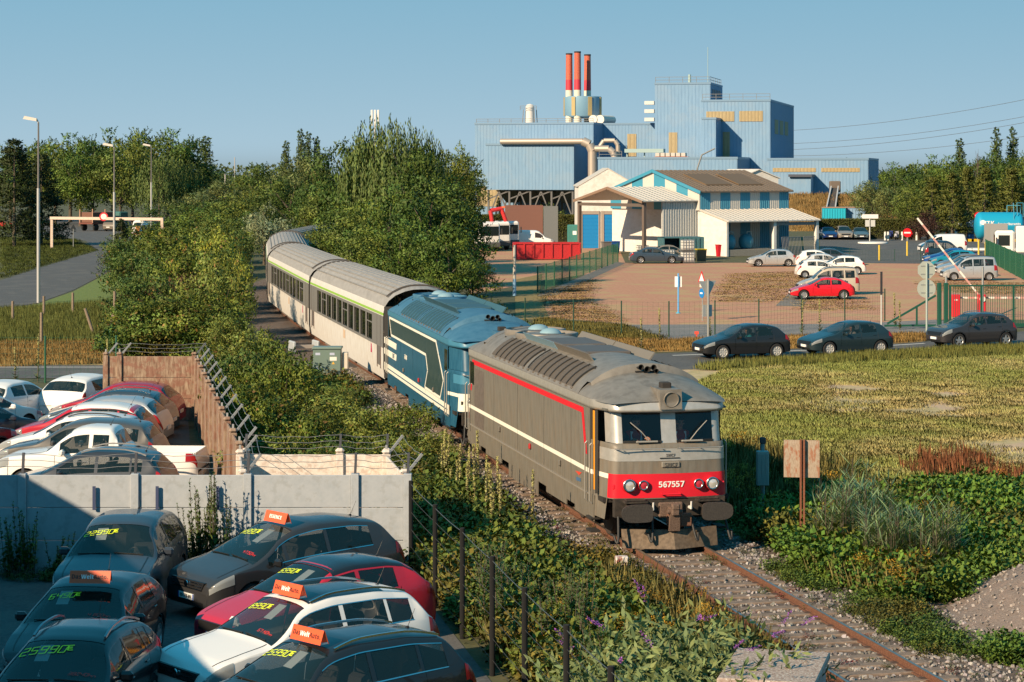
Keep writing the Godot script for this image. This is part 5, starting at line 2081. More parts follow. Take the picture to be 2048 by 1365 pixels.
	struct("lot_far", sheet([Vector2(37.7,-269.3), Vector2(67.1,-269.3), Vector2(47.3,-189.9), Vector2(27.2,-194.0)],0.006), asphalt)
	struct("driveway", sheet([Vector2(-31.9,-127.0), Vector2(-30.1,-129.3), Vector2(-29.2,-135.6), Vector2(-29.9,-149.7), Vector2(-32.6,-178.6), Vector2(-39.8,-232.8), Vector2(-41.8,-265.3), Vector2(-59.3,-375.8), Vector2(-80.6,-375.8), Vector2(-59.5,-277.5), Vector2(-49.3,-254.1), Vector2(-42.0,-222.7), Vector2(-40.4,-196.1), Vector2(-38.0,-163.3), Vector2(-37.7,-150.3)],0.004), asphalt)
	var lawn := N("lawn", [Color(0.08,0.125,0.018), Color(0.12,0.165,0.03), Color(0.16,0.18,0.045)],5.0,0.95,0.03,2.0)
	struct("lawn", sheet([Vector2(-31.7,-126.2), Vector2(-29.9,-128.4), Vector2(-29.0,-134.6), Vector2(-29.6,-148.5), Vector2(-32.3,-176.9), Vector2(-42.4,-257.7), Vector2(-27.0,-164.0), Vector2(-21.7,-120.3), Vector2(-29.2,-116.4)],0.0), lawn)
	struct("sales_lot", sheet([Vector2(-24,-20), Vector2(2.6,-20), Vector2(-2.1,-44.4), Vector2(-24,-44.6)],0.002), asphalt)
	struct("back_lot", sheet([Vector2(-26,-44.8), Vector2(-6.4,-44.8), Vector2(-10.6,-72), Vector2(-26,-72)],0.003), asphalt)
	var heap := MB.new()
	var hn := ground_noise(4,0.55)
	var rows := []
	for i in 40:
		var line2 := []
		for j in 40:
			var x := lerpf(7.4,14.5, i / 39.0)
			var z := lerpf(-34.5,-46.5, j / 39.0)
			var r := Vector2((x - 11.2) / 3.4, (z + 40.2) / 5.6).length()
			var y := 1.15 * smoothstep(1.0,0.15, r) + 0.10 * hn.get_noise_2d(x * 4, z * 4) * smoothstep(1.05,0.8, r)
			line2.append(Vector3(x, y - 0.03, z))
		rows.append(line2)
	heap.grid(rows, true)
	struct("gravel_heap", heap, layer(N("heap gravel", [Color(0.12,0.09,0.075), Color(0.19,0.15,0.13), Color(0.27,0.22,0.195)],1.6,0.95,0.05,3.0),21,4.0, Color(0.24,0.17,0.14,0.7),0.5,0.68))
	var c := track_curve()
	var ballast := layer(N("ballast", [Color(0.06,0.045,0.038), Color(0.15,0.12,0.105), Color(0.28,0.24,0.22)],1.0,0.95,0.07,5.0),22,5.0, Color(0.16,0.10,0.075,0.7),0.5,0.7)
	struct("ballast_bed", ribbon(c,-3.0,3.4,0.0), ballast)
	rng.seed = 77
	var st := MB.new()
	var prof := []
	for k in 8:
		prof.append(rdir())
	st.hexa([Vector3(-0.5,-0.3,0.45), Vector3(0.45,-0.35,0.5), Vector3(0.5,-0.3,-0.4), Vector3(-0.4,-0.3,-0.5), Vector3(-0.3,0.35,0.3), Vector3(0.35,0.25,0.25), Vector3(0.25,0.4,-0.3), Vector3(-0.35,0.3,-0.25)])
	var where := []
	var cols := PackedColorArray()
	for i in 26000:
		var s := pow(rng.randf(),1.35) * 62.0 + 8.0
		var p := c.sample_baked(s)
		var q := (c.sample_baked(s + 0.3) - p).normalized().cross(Vector3.UP)
		var o := rf(-2.9,3.3)
		if absf(absf(o) - 0.75) < 0.07:
			continue
		if absf(o) < 1.3 and absf(fposmod(s - 0.4 + 0.3,0.6) - 0.3) < 0.15 and rng.randf() < 0.92:
			continue
		var k := rf(0.03,0.065)
		where.append(Transform3D(Basis(rdir(), rf(0, TAU)).scaled(Vector3(k, k, k) * rf(0.8,1.4)), p + q * o + Vector3(0,0.012,0)))
		var gcol := rf(0.10,0.36)
		cols.append(Color(gcol, gcol * rf(0.86,0.96), gcol * rf(0.8,0.95)))
	for i in 2600:
		var p := Vector3(rf(8.2,13.0),0, rf(-46,-34.6))
		var r := Vector2((p.x - 11.2) / 3.4, (p.z + 40.2) / 5.6).length()
		p.y = 1.15 * smoothstep(1.0,0.15, r) - 0.01
		var k := rf(0.02,0.06)
		where.append(Transform3D(Basis(rdir(), rf(0, TAU)).scaled(Vector3(k, k, k)), p))
		var gcol := rf(0.14,0.36)
		cols.append(Color(gcol, gcol * 0.88, gcol * 0.82))
	var stone_m := StandardMaterial3D.new()
	stone_m.vertex_color_use_as_albedo = true
	stone_m.roughness = 0.95
	st.colored = false
	scatter("ballast_stones", "loose grey ballast stones lying round the rails", "gravel", st.mesh(), where, stone_m, cols)
	var wood := N("sleeper", [Color(0.10,0.07,0.05), Color(0.19,0.14,0.11), Color(0.27,0.215,0.18)],1.4,0.95,0.03,1.0, Vector3(0.4,1,2.5))
	var track := Node3D.new()
	track.name = "railway_track"
	track.set_meta("kind", "structure")
	add_child(track)
	var sm := MB.new()
	sm.bbox(Vector3(-1.28,-0.1,-0.125), Vector3(1.28,0.036,0.125),0.015)
	var smesh := sm.mesh()
	var s2 := 0.4
	var cnt := 0
	while s2 < 70.0:
		var p := c.sample_baked(s2)
		var q := c.sample_baked(s2 + 0.3) - p
		var o := part(track, "sleeper", smesh, wood)
		o.position = p + Vector3(0, rf(-0.006,0.008),0)
		o.rotation.y = atan2(q.x, q.z) + rf(-0.02,0.02)
		if s2 < 22.0:
			for e: float in [-0.75,0.75]:
				var fx := MB.new()
				fx.bbox(Vector3(e - 0.13,0.0,-0.07), Vector3(e + 0.13,0.045,0.07),0.01)
				part(o, "rail_chair", fx, M(0.06,0.035,0.026,0.9))
		s2 += 0.6
		cnt += 1
	var rust := N("rail rust", [Color(0.07,0.028,0.016), Color(0.14,0.06,0.035), Color(0.2,0.10,0.06)],0.8,0.8,0.03)
	for e: float in [-0.7525,0.7525]:
		var web := MB.new()
		var head := MB.new()
		var n := 150
		for i in n:
			var a := c.sample_baked(c.get_baked_length() * i / n, true)
			var b := c.sample_baked(c.get_baked_length() * (i + 1) / n, true)
			var r := (b - a).normalized().cross(Vector3.UP) * e
			web.beam(a + r + Vector3(0,0.03,0), b + r + Vector3(0,0.03,0),0.13,0.02)
			web.beam(a + r + Vector3(0,0.08,0), b + r + Vector3(0,0.08,0),0.025,0.09)
			web.beam(a + r + Vector3(0,0.135,0), b + r + Vector3(0,0.135,0),0.07,0.035)
			head.beam(a + r + Vector3(0,0.1565,0), b + r + Vector3(0,0.1565,0),0.05,0.008)
		var rl := part(track, "rail", web, rust)
		part(rl, "running_surface", head, M(0.32,0.28,0.25,0.3,0.8))

# ---------- fences and walls ----------
func wires(parent: Node, a: Vector3, b: Vector3, heights: Array, r: float, m: Material, sag := 0.0) -> void:
	for h: float in heights:
		var w := MB.new()
		var pts := []
		for i in 5:
			var t := i / 4.0
			pts.append(a.lerp(b, t) + Vector3(0, h - sag * 4.0 * t * (1 - t),0))
		w.tube(pts, r,4)
		part(parent, "wire", w, m)

func mesh_fence(label: String, pts: Array, h: float, m: Material, dense: float, post_r := 0.035, wire_r := 0.006) -> Node3D:
	var o := thing("mesh_fence", label, "fence", Vector3.ZERO)
	for p: Vector3 in pts:
		var b := MB.new()
		b.cyl(p - Vector3(0,0.05,0), p + Vector3(0, h,0), post_r, post_r,7)
		part(o, "post", b, m)
	for i in pts.size() - 1:
		var a: Vector3 = pts[i]
		var d: Vector3 = pts[i + 1] - a
		var b := MB.new()
		var n := int(d.length() / dense)
		for k in range(1, n):
			var q := a + d * k / n
			b.beam(q + Vector3(0,0.05,0), q + Vector3(0, h - 0.04,0), wire_r * 2, wire_r * 2)
		for y in 9:
			var e := Vector3(0, lerpf(0.06, h - 0.06, y / 8.0),0)
			b.beam(a + e, a + d + e, wire_r * 2, wire_r * 2)
		var mp := part(o, "mesh_panel", b, m)
		mp.set_meta("kind", "stuff")
	return o

func panel_wall(called: String, label: String, pts: Array, h: float, m: Material, post_m: Material, rows: int, bracket: int, caps: bool, face := 0.05) -> Node3D:
	var o := thing(called, label, "wall", Vector3.ZERO)
	for i in pts.size():
		var p: Vector3 = pts[i]
		var d: Vector3 = (pts[mini(i + 1, pts.size() - 1)] - pts[maxi(i - 1,0)]).normalized()
		var b := MB.new()
		b.t = Transform3D(Basis(Vector3.UP, atan2(-d.z, d.x)), p)
		b.bbox(Vector3(-0.085,-0.1,-0.09), Vector3(0.085, h + 0.03,0.09),0.012)
		if caps:
			b.bbox(Vector3(-0.1, h + 0.03,-0.1), Vector3(0.1, h + 0.14,0.1),0.05)
		part(o, "post", b, post_m)
		if bracket:
			var k := MB.new()
			k.t = Transform3D(Basis.IDENTITY, p + Vector3(0, h + 0.03,0))
			var arm := Vector3(0.02,0.42,0.0) if bracket == 1 else Vector3(0.36,0.40,-0.1)
			k.beam(Vector3(0,-0.05,0), arm,0.05,0.05)
			if bracket == 2:
				k.beam(Vector3(0,-0.05,0), Vector3(0,0.2,0),0.045,0.045)
			part(o, "wire_bracket", k, M(0.05,0.055,0.07,0.6) if bracket == 1 else M(0.3,0.31,0.32,0.6,0.3))
			if i < pts.size() - 1:
				var nx: Vector3 = pts[i + 1]
				for t: float in [0.35,0.65,0.95]:
					var w := MB.new()
					var q := []
					for j in 7:
						var u := j / 6.0
						q.append((p + arm * t).lerp(nx + arm * t, u) + Vector3(0, h + 0.03 - 0.06 * (1.0 - pow(2 * u - 1,2)) + (0.02 if j % 2 else 0.0),0))
					w.tube(q,0.006,4)
					part(o, "barbed_wire", w, M(0.25,0.25,0.26,0.5,0.6))
		if i < pts.size() - 1:
			var nx: Vector3 = pts[i + 1]
			var dd := (nx - p).normalized()
			var len := p.distance_to(nx)
			for r in rows:
				var pb := MB.new()
				pb.t = Transform3D(Basis(Vector3.UP, atan2(-dd.z, dd.x)), p)
				var y0 := h * r / rows
				pb.bbox(Vector3(0.085, y0 + 0.004,-face / 2.0), Vector3(len - 0.085, h * (r + 1) / rows - 0.004, face / 2.0),0.01)
				part(o, "wall_panel", pb, m)
	return o

func stepped(a: Vector3, b: Vector3, n: int) -> Array:
	var out := []
	for i in n + 1:
		out.append(a.lerp(b, float(i) / n))
	return out

func build_walls() -> void:
	var white := layer(N("painted concrete", [Color(0.30,0.33,0.365), Color(0.325,0.352,0.388), Color(0.345,0.37,0.405)],3.0,0.85,0.02,0.2),41,2.2, Color(0.27,0.285,0.30,0.55),0.58,0.75)
	var w1 := panel_wall("painted_wall", "light grey painted concrete panel wall behind the cars with price figures", [Vector3(-14.5,0,-44.7), Vector3(-12.25,0,-44.7), Vector3(-9.95,0,-44.7), Vector3(-7.66,0,-44.7), Vector3(-5.37,0,-44.7), Vector3(-3.19,0,-44.7), Vector3(-2.12,0,-44.7)],2.0, white, white,3,1, false)
	for u in [Vector3(-8.48,1.54,-44.60), Vector3(-7.20,1.54,-44.60), Vector3(-5.97,1.54,-44.60)]:
		var sl := MB.new()
		sl.box(u - Vector3(0.03,0.24,0.02), u + Vector3(0.03,0.24,0.012))
		part(w1, "dark_strip", sl, M(0.03,0.045,0.11,0.7))  # short upright dark blue strip on the wall face
	var brown := layer(N("stained concrete", [Color(0.14,0.08,0.055), Color(0.25,0.175,0.125), Color(0.34,0.26,0.195)],2.4,0.95,0.02,0.6, Vector3(2.2,0.45,2.2)),43,3.0, Color(0.20,0.085,0.06,0.65),0.5,0.66)
	panel_wall("weathered_wall", "brown weathered concrete panel wall along the rough bushes with slanting wire arms", stepped(Vector3(-6.0,0,-48.4), Vector3(-10.4,0,-72.0),10),2.1, brown, brown,4,2, true)
	panel_wall("weathered_wall", "brown weathered concrete wall closing the back of the rear car lot", stepped(Vector3(-10.4,0,-72.0), Vector3(-12.85,0,-72.0),1) + [Vector3(-13.3,0,-72.0)],2.1, brown, brown,3,2, true)
	var pink := layer(N("old white paint", [Color(0.50,0.43,0.38), Color(0.60,0.54,0.49), Color(0.66,0.61,0.57)],2.0,0.9,0.02,0.3),45,1.6, Color(0.40,0.30,0.25,0.5),0.55,0.7)
	panel_wall("low_wall", "whitewashed low concrete wall enclosing a strip beside the bushes", [Vector3(-5.85,0,-48.3), Vector3(-3.78,0,-48.3), Vector3(-2.75,0,-48.3)],1.95, pink, pink,4,1, true)
	panel_wall("low_wall", "short whitewashed concrete wall joining the painted wall to the bushes", [Vector3(-2.75,0,-48.1), Vector3(-2.2,0,-44.95)],1.95, pink, pink,4,2, true)
	panel_wall("low_wall", "short whitewashed concrete return wall below the weathered wall", [Vector3(-5.95,0,-48.1), Vector3(-5.5,0,-44.95)],1.95, pink, pink,4,2, true)
	var blk := M(0.006,0.006,0.007,1.0)
	var o := thing("wire_fence", "black steel post and wire fence between sales lot and overgrown trackside", "fence", Vector3.ZERO)
	var fp := [Vector3(-2.04,1.9,-44.35), Vector3(-1.44,1.9,-41.19), Vector3(-0.87,1.9,-38.50), Vector3(-0.32,1.9,-35.68), Vector3(0.19,1.9,-33.00), Vector3(0.75,1.9,-30.30), Vector3(1.25,1.9,-27.78), Vector3(1.77,1.9,-25.43)]
	for i in fp.size():
		var p := Vector3(fp[i].x,0, fp[i].z)
		var b := MB.new()
		b.cyl(p - Vector3(0,0.1,0), p + Vector3(0,1.93,0),0.045,0.045,10)
		part(o, "post", b, blk)
		if i < fp.size() - 1:
			wires(o, p, Vector3(fp[i + 1].x,0, fp[i + 1].z), [0.25,0.6,0.95,1.3,1.6],0.005, M(0.08,0.08,0.08,0.5,0.5),0.02)
			wires(o, p, Vector3(fp[i + 1].x,0, fp[i + 1].z), [1.86],0.009, M(0.10,0.11,0.11,0.5,0.5),0.02)
	var green := M(0.012,0.085,0.045,0.5)
	var dgreen := M(0.008,0.05,0.03,0.5)
	mesh_fence("green mesh fence running between car park and red skip yard", stepped(Vector3(1.71,0,-147.27), Vector3(9.40,0,-195.03),12),1.75, green,0.12,0.05,0.0045)
	mesh_fence("dark green post fence along the gravel in front of the car park", [Vector3(0.66,0,-111.02), Vector3(3.07,0,-109.67), Vector3(5.39,0,-108.35), Vector3(7.71,0,-108.02), Vector3(10.03,0,-108.67), Vector3(12.35,0,-110.00), Vector3(14.86,0,-112.75), Vector3(17.62,0,-116.39), Vector3(20.26,0,-119.47)],1.75, dgreen,0.25,0.035,0.0022)
	mesh_fence("dark green fence between parked cars and the far asphalt lot", [Vector3(28.22,0,-201.56), Vector3(30.63,0,-199.34), Vector3(34.32,0,-197.16), Vector3(36.45,0,-196.09), Vector3(41.72,0,-199.34)],1.1, dgreen,0.3,0.03,0.003)
	mesh_fence("green mesh fence beside the white truck and silver cars", stepped(Vector3(43.19,0,-200.44), Vector3(34.57,0,-138.77),12),1.9, green,0.12,0.05,0.006)
	mesh_fence("green mesh fence behind the rear car lot beside the road", [Vector3(-20.34,0,-84.89), Vector3(-17.98,0,-84.69), Vector3(-15.32,0,-85.09)],1.8, green,0.25,0.04,0.003)
	for q in [[Vector3(-21.94,0,-102.50),1.55,0.0], [Vector3(-26.26,0,-115.64),1.3,0.0], [Vector3(-25.61,0,-120.27),1.3,0.0], [Vector3(-24.35,0,-121.89),1.4,0.0], [Vector3(-19.64,0,-108.67),2.2,0.0], [Vector3(-20.15,0,-110.00),1.5,-0.2], [Vector3(-20.11,0,-106.12),1.6,0.32]]:
		var b := MB.new()
		b.cyl(Vector3(0,-0.1,0), Vector3(0, q[1],0),0.08,0.07,8)
		var p := single("fence_post", "old weathered concrete fence post leaning in rough grass" if q[2] != 0.0 else "old weathered concrete fence post standing in rough grass", "post", b, N("old post", [Color(0.14,0.10,0.07), Color(0.22,0.17,0.125), Color(0.3,0.24,0.185)],0.8,0.95,0.03), q[0], "old fence posts in the rough grass")
		p.rotation.z = q[2]


# ---------- works and depot ----------
func ribs(parent: Node, x0: float, x1: float, y0: float, y1: float, z: float, step: float, m: Material, depth := 0.022) -> void:
	var b := MB.new()
	var n := int((x1 - x0) / step)
	for i in n:
		var x := x0 + (i + 0.5) * (x1 - x0) / n
		b.hexa([Vector3(x - step * 0.22, y0, z + depth), Vector3(x + step * 0.22, y0, z + depth), Vector3(x + step * 0.34, y0, z - 0.01), Vector3(x - step * 0.34, y0, z - 0.01),
			Vector3(x - step * 0.22, y1, z + depth), Vector3(x + step * 0.22, y1, z + depth), Vector3(x + step * 0.34, y1, z - 0.01), Vector3(x - step * 0.34, y1, z - 0.01)])
	part(parent, "cladding_ribs", b, m).set_meta("kind", "stuff")

func side_ribs(parent: Node, x: float, z0: float, z1: float, y0: float, y1: float, step: float, m: Material) -> void:
	var b := MB.new()
	var n := int((z1 - z0) / step)
	for i in n:
		var z := z0 + (i + 0.5) * (z1 - z0) / n
		b.box(Vector3(x - 0.01, y0, z - step * 0.25), Vector3(x + 0.06, y1, z + step * 0.25))
	part(parent, "cladding_ribs", b, m).set_meta("kind", "stuff")

func clad_block(o: Node3D, called: String, lo: Vector3, hi: Vector3, m: Material, panels := []) -> Node3D:
	var b := MB.new()
	b.box(lo, hi)
	var w := part(o, called, b, m)
	ribs(w, lo.x, hi.x, lo.y + 0.05, hi.y - 0.3, hi.z,0.55, m)
	side_ribs(w, hi.x, lo.z, hi.z, lo.y + 0.05, hi.y - 0.3,0.6, m)
	var pr := MB.new()
	pr.box(Vector3(lo.x - 0.08, hi.y - 0.25, lo.z - 0.08), Vector3(hi.x + 0.08, hi.y + 0.08, hi.z + 0.09))
	part(w, "parapet", pr, M(0.14,0.24,0.36,0.5))
	for q in panels:
		var pb := MB.new()
		pb.box(Vector3(q[0], q[2], hi.z + 0.02), Vector3(q[1], q[3], hi.z + 0.085))
		ribs(w, q[0], q[1], q[2], q[3], hi.z + 0.09,0.55, M(0.30,0.235,0.13,0.6))
		part(w, "translucent_panel", pb, N("yellowed sheet", [Color(0.22,0.16,0.08), Color(0.35,0.275,0.15), Color(0.43,0.35,0.21)],5.0,0.6,0.05,0.0, Vector3(3,0.2,3)))
	return w

func railing(parent: Node, pts: Array, h: float, m: Material) -> void:
	var b := MB.new()
	for i in pts.size() - 1:
		var a: Vector3 = pts[i]
		var c: Vector3 = pts[i + 1]
		for y: float in [h * 0.5, h]:
			b.beam(a + Vector3(0, y,0), c + Vector3(0, y,0),0.07,0.07)
		var n := maxi(1, int(a.distance_to(c) / 2.0))
		for k in n + 1:
			var p := a.lerp(c, float(k) / n)
			b.beam(p, p + Vector3(0, h,0),0.07,0.07)
	part(parent, "railing", b, m)

func build_works() -> void:
	var blue := layer(N("blue cladding", [Color(0.135,0.25,0.40), Color(0.155,0.28,0.435), Color(0.175,0.305,0.46)],14.0,0.5,0.03,0.0, Vector3(1.6,0.25,1.6)),51,26.0, Color(0.20,0.295,0.41,0.5),0.5,0.7)
	var o := thing("factory", "large blue clad factory with stepped blocks and three red chimneys", "factory", Vector3(42.3,0,-360),-13.0)
	var rail := M(0.16,0.17,0.18,0.6)
	clad_block(o, "west_block", Vector3(-49.84,0,-26), Vector3(-29.48,16.08,0), blue, [[-49.58,-45.33,2.05,5.50]])
	clad_block(o, "middle_block", Vector3(-31.02,0,-30), Vector3(-20.25,16.10,-8), blue, [[-25.15,-23.60,10.49,14.31]])
	clad_block(o, "tower_block", Vector3(-19.61,0,-18), Vector3(-10.29,22.69,-3), blue, [[-17.25,-15.82,11.03,14.45]])
	clad_block(o, "east_block", Vector3(-11.37,0,-38), Vector3(0.00,19.69,0), blue, [[-10.54,-5.91,16.18,17.82], [-5.09,-1.23,16.15,17.87], [-7.81,-6.65,10.26,14.45]])
	for q: float in [-6.0,-14.0,-22.0]:
		var sp := MB.new()
		sp.box(Vector3(0.05,14.2, q - 5.6), Vector3(0.1,16.6, q))
		part(o, "translucent_panel", sp, M(0.25,0.20,0.10,0.6))
	clad_block(o, "stair_block", Vector3(-10.43,0,0.1), Vector3(-8.15,16.62,6), blue)
	clad_block(o, "low_block", Vector3(-25.68,0,0.2), Vector3(-3.41,10.17,16), blue)
	clad_block(o, "east_hall", Vector3(-0.27,0,-24), Vector3(16.00,10.06,2), blue, [[0.63,7.59,7.88,8.52], [8.47,14.65,7.88,8.52]])
	var lean := MB.new()
	lean.box(Vector3(3.89,0,2.1), Vector3(7.24,7.08,7))
	part(o, "porch", lean, blue)
	var lr := MB.new()
	lr.box(Vector3(3.71,7.08,2.1), Vector3(7.45,7.48,7.6))
	part(o, "porch_roof", lr, M(0.05,0.06,0.09,0.6))
	var hx0 := -45.01
	var hx1 := -30.38
	clad_block(o, "hopper_house", Vector3(hx0,4.96,0.3), Vector3(hx1,12.42,12), blue)
	var steel := M(0.10,0.10,0.105,0.6)
	var yb := 4.88
	for i in 4:
		var hp := MB.new()
		var cx := lerpf(hx0 + 3.0, hx1 - 2.2, i / 3.0)
		hp.hexa([Vector3(cx - 0.8, yb - 2.1,6.6), Vector3(cx + 0.8, yb - 2.1,6.6), Vector3(cx + 0.8, yb - 2.1,4.6), Vector3(cx - 0.8, yb - 2.1,4.6), Vector3(cx - 1.9, yb,9.5), Vector3(cx + 1.9, yb,9.5), Vector3(cx + 1.9, yb,2.0), Vector3(cx - 1.9, yb,2.0)])
		part(o, "hopper", hp, M(0.09,0.095,0.10,0.6))
	for i in 5:
		for z: float in [11.4,3.0]:
			var x := lerpf(hx0 + 0.3, hx1 - 0.3, i / 4.0)
			var lg := MB.new()
			lg.beam(Vector3(x,0, z), Vector3(x, yb, z),0.3,0.3)
			part(o, "steel_leg", lg, steel)
			if i < 4:
				var x2 := lerpf(hx0 + 0.3, hx1 - 0.3, (i + 1) / 4.0)
				for t in [[x,0.4, (x + x2) / 2.0, yb - 0.1], [x2,0.4, (x + x2) / 2.0, yb - 0.1], [x, yb - 1.4, x2, yb - 0.1]]:
					var br := MB.new()
					br.beam(Vector3(t[0], t[1], z), Vector3(t[2], t[3], z),0.2,0.2)
					part(o, "brace", br, steel)
	var orange := M(0.55,0.10,0.03,0.6)
	for y: float in [1.0,2.0]:
		var ob := MB.new()
		ob.box(Vector3(-42.17, y,12.6), Vector3(-34.13, y + 0.3,13.0))
		part(o, "orange_beam", ob, orange)
	var cw := Vector3(-34.74,0,-14)
	var top := 16.08
	var dy0 := 17.56
	var dy1 := 20.77
	var dr := MB.new()
	dr.lathe(cw + Vector3(0.7,0,0), Vector3.UP, [[2.0, dy0 - 0.4], [3.3, dy0], [3.3, dy1], [3.2, dy1 + 0.15], [0.1, dy1 + 0.2]],12)
	var drum := part(o, "chimney_drum", dr, M(0.17,0.31,0.42,0.55))
	for a: float in [0.35,1.25,2.15,3.0]:
		var st := MB.new()
		st.t = Transform3D(Basis(Vector3.UP, a - 1.57), cw + Vector3(0.7,0,0))
		st.box(Vector3(-0.35, dy0,3.1), Vector3(0.35, dy1,3.34))
		part(drum, "yellow_strip", st, M(0.38,0.29,0.13,0.6))
	for q in [[-36.15,-12.5,105], [-34.47,-11.5,102], [-33.41,-15.0,106]]:
		var p := Vector3(q[0],0, q[1])
		var yt: float = 8.2 + (340 - q[2]) * 373.0 / 4400.0
		var ch := MB.new()
		ch.cyl(p + Vector3(0, top - 2,0), p + Vector3(0, dy1 + 1.2,0),0.62,0.62,18)
		var c1 := part(o, "chimney", ch, M(0.62,0.57,0.47,0.7), "chimney with white foot and red upper shaft")
		var ch2 := MB.new()
		ch2.cyl(p + Vector3(0, dy1 + 1.2,0), p + Vector3(0, dy1 + 3.0,0),0.62,0.6,18)
		part(c1, "crimson_band", ch2, M(0.50,0.03,0.05,0.6))
		var ch3 := MB.new()
		ch3.cyl(p + Vector3(0, dy1 + 3.0,0), p + Vector3(0, yt,0),0.6,0.56,18)
		part(c1, "red_shaft", ch3, N("chimney red", [Color(0.36,0.06,0.035), Color(0.5,0.105,0.06), Color(0.58,0.16,0.09)],4.0,0.7,0.03))
		var ch4 := MB.new()
		ch4.cyl(p + Vector3(0, yt,0), p + Vector3(0, yt + 0.25,0),0.6,0.6,18)
		part(c1, "soot_rim", ch4, M(0.03,0.025,0.025,0.9))
	for q in [[-31.30,-30.50], [-30.06,-29.10]]:
		var b := MB.new()
		b.cyl(Vector3(q[0], top + 0.75,-9), Vector3(q[1], top + 0.75,-15),0.75,0.75,16)
		part(o, "roof_drum", b, M(0.62,0.58,0.52,0.6))
	var duct := M(0.42,0.36,0.31,0.45,0.4)
	var dp := MB.new()
	var yd := 12.80
	dp.tube([Vector3(-42.42, yd,12.5), Vector3(-28.79, yd,12.5)],0.5,14)
	dp.tube([Vector3(-28.79, yd,12.5), Vector3(-27.72, yd - 0.5,12.5), Vector3(-27.23, yd - 1.6,12.5), Vector3(-27.23,4.5,12.5)],0.75,14)
	part(o, "long_duct", dp, duct)
	var yk := 12.17
	var d2 := MB.new()
	d2.tube([Vector3(-26.52, yk - 0.6,14), Vector3(-24.25, yk - 0.6,14), Vector3(-23.52, yk - 1.2,14), Vector3(-23.35,10.17,14)],0.55,12)
	part(o, "elbow_duct", d2, duct)
	var d3 := MB.new()
	d3.tube([Vector3(-26.09, yk - 0.2,12), Vector3(-25.43, yk + 0.75,12), Vector3(-23.64, yk + 0.75,12), Vector3(-23.15, yk,12), Vector3(-23.15,10.17,12)],0.38,12)
	part(o, "curved_duct", d3, duct)
	var ya := 10.17
	var pipe := MB.new()
	pipe.box(Vector3(-21.92, ya + 0.8,11), Vector3(-15.62, ya + 1.4,13))
	for u: float in [-21.67,-18.84,-16.02]:
		pipe.box(Vector3(u - 0.1, ya,11.9), Vector3(u + 0.1, ya + 0.8,12.1))
	part(o, "cooler_bank", pipe, M(0.28,0.38,0.38,0.6))
	for i in 6:
		var cu := MB.new()
		var x := lerpf(-16.83,-11.85, i / 6.0)
		cu.bbox(Vector3(x, ya + 0.15,12), Vector3(x + 0.7, ya + 0.75,13.6),0.05)
		part(o, "vent_box", cu, M(0.45,0.42,0.38,0.6))
	var ob2 := MB.new()
	ob2.box(Vector3(-16.99, ya,11.9), Vector3(-11.53, ya + 0.14,13.8))
	part(o, "vent_base", ob2, M(0.45,0.13,0.06,0.7))
	var sc := MB.new()
	var sx := -41.66
	sc.cyl(Vector3(sx, top,-6), Vector3(sx, top + 2.9,-6),0.85,0.75,14)
	sc.lathe(Vector3(sx, top + 2.9,-6), Vector3.UP, [[0.75,0], [0.55,0.35], [0.001,0.5]],14)
	part(o, "roof_scrubber", sc, M(0.6,0.58,0.55,0.6))
	for k in 4:
		var lgk := MB.new()
		var a := TAU * (k + 0.5) / 4.0
		lgk.beam(Vector3(sx + cos(a) * 1.5, top,-6 + sin(a) * 1.5), Vector3(sx + cos(a) * 1.3, top + 2.4,-6 + sin(a) * 1.3),0.12,0.12)
		part(o, "scrubber_frame", lgk, rail)
	railing(o, [Vector3(sx - 1.4, top + 2.3,-4.7), Vector3(sx + 1.4, top + 2.3,-4.7)],0.7, rail)
	var tt := 22.69
	railing(o, [Vector3(-19.52, tt,-3.2), Vector3(-10.37, tt,-3.2), Vector3(-10.37, tt,-17)],1.0, rail)
	var te := 19.69
	railing(o, [Vector3(-11.20, te,-0.3), Vector3(-0.08, te,-0.3)],1.0, rail)
	railing(o, [Vector3(-49.67, top,-0.3), Vector3(-29.57, top,-0.3)],0.7, rail)
	railing(o, [Vector3(-25.54, ya,15.6), Vector3(-21.90, ya,15.6)],1.0, rail)
	for q in [[-14.50, tt,1.6,0.26], [-11.40, tt,6.2,0.05]]:
		var mm := MB.new()
		mm.cyl(Vector3(q[0], q[1],-8), Vector3(q[0], q[1] + q[2],-8), q[3], q[3] * 0.9,10)
		part(o, "flue" if q[3] > 0.1 else "mast", mm, M(0.3,0.4,0.38,0.6))
	var bd := MB.new()
	for y: float in [0.0,2.0,4.0]:
		bd.box(Vector3(-21.72, top + 0.3 + y * 0.7,-7), Vector3(-20.10, top + 0.9 + y * 0.7,-5))
	part(o, "side_gallery", bd, M(0.55,0.55,0.53,0.6))
	for i in 5:
		var vb := MB.new()
		vb.box(Vector3(-10.29 - 0.0, tt - 2.2,-6.5 - i * 2.2), Vector3(-10.29 + 0.09, tt - 1.0,-5.0 - i * 2.2))
		part(o, "tower_vent", vb, M(0.02,0.03,0.05,0.5))
	for q in [[Vector3(25.30,6.84,-300.00),4.6]]:
		var lb := MB.new()
		var pts := [Vector3(0,-q[0].y,0), Vector3(0,1.6,0), Vector3(0.6,3.4,0), Vector3(2.4,4.3,0)]
		lb.tube(pts,0.12,6)
		single("bent_lamp_post", "curved grey lamp post rising before the blue factory", "lamp post", lb, M(0.2,0.21,0.22,0.5), q[0])
	var cv := thing("conveyor", "steep dark conveyor leaning on the grassy bank beside the blue hall", "conveyor", Vector3.ZERO)
	var b1 := MB.new()
	b1.beam(Vector3(43.43,2.20,-300.00), Vector3(45.81,5.51,-312.00),1.1,0.3)
	part(cv, "belt", b1, M(0.05,0.045,0.045,0.8))
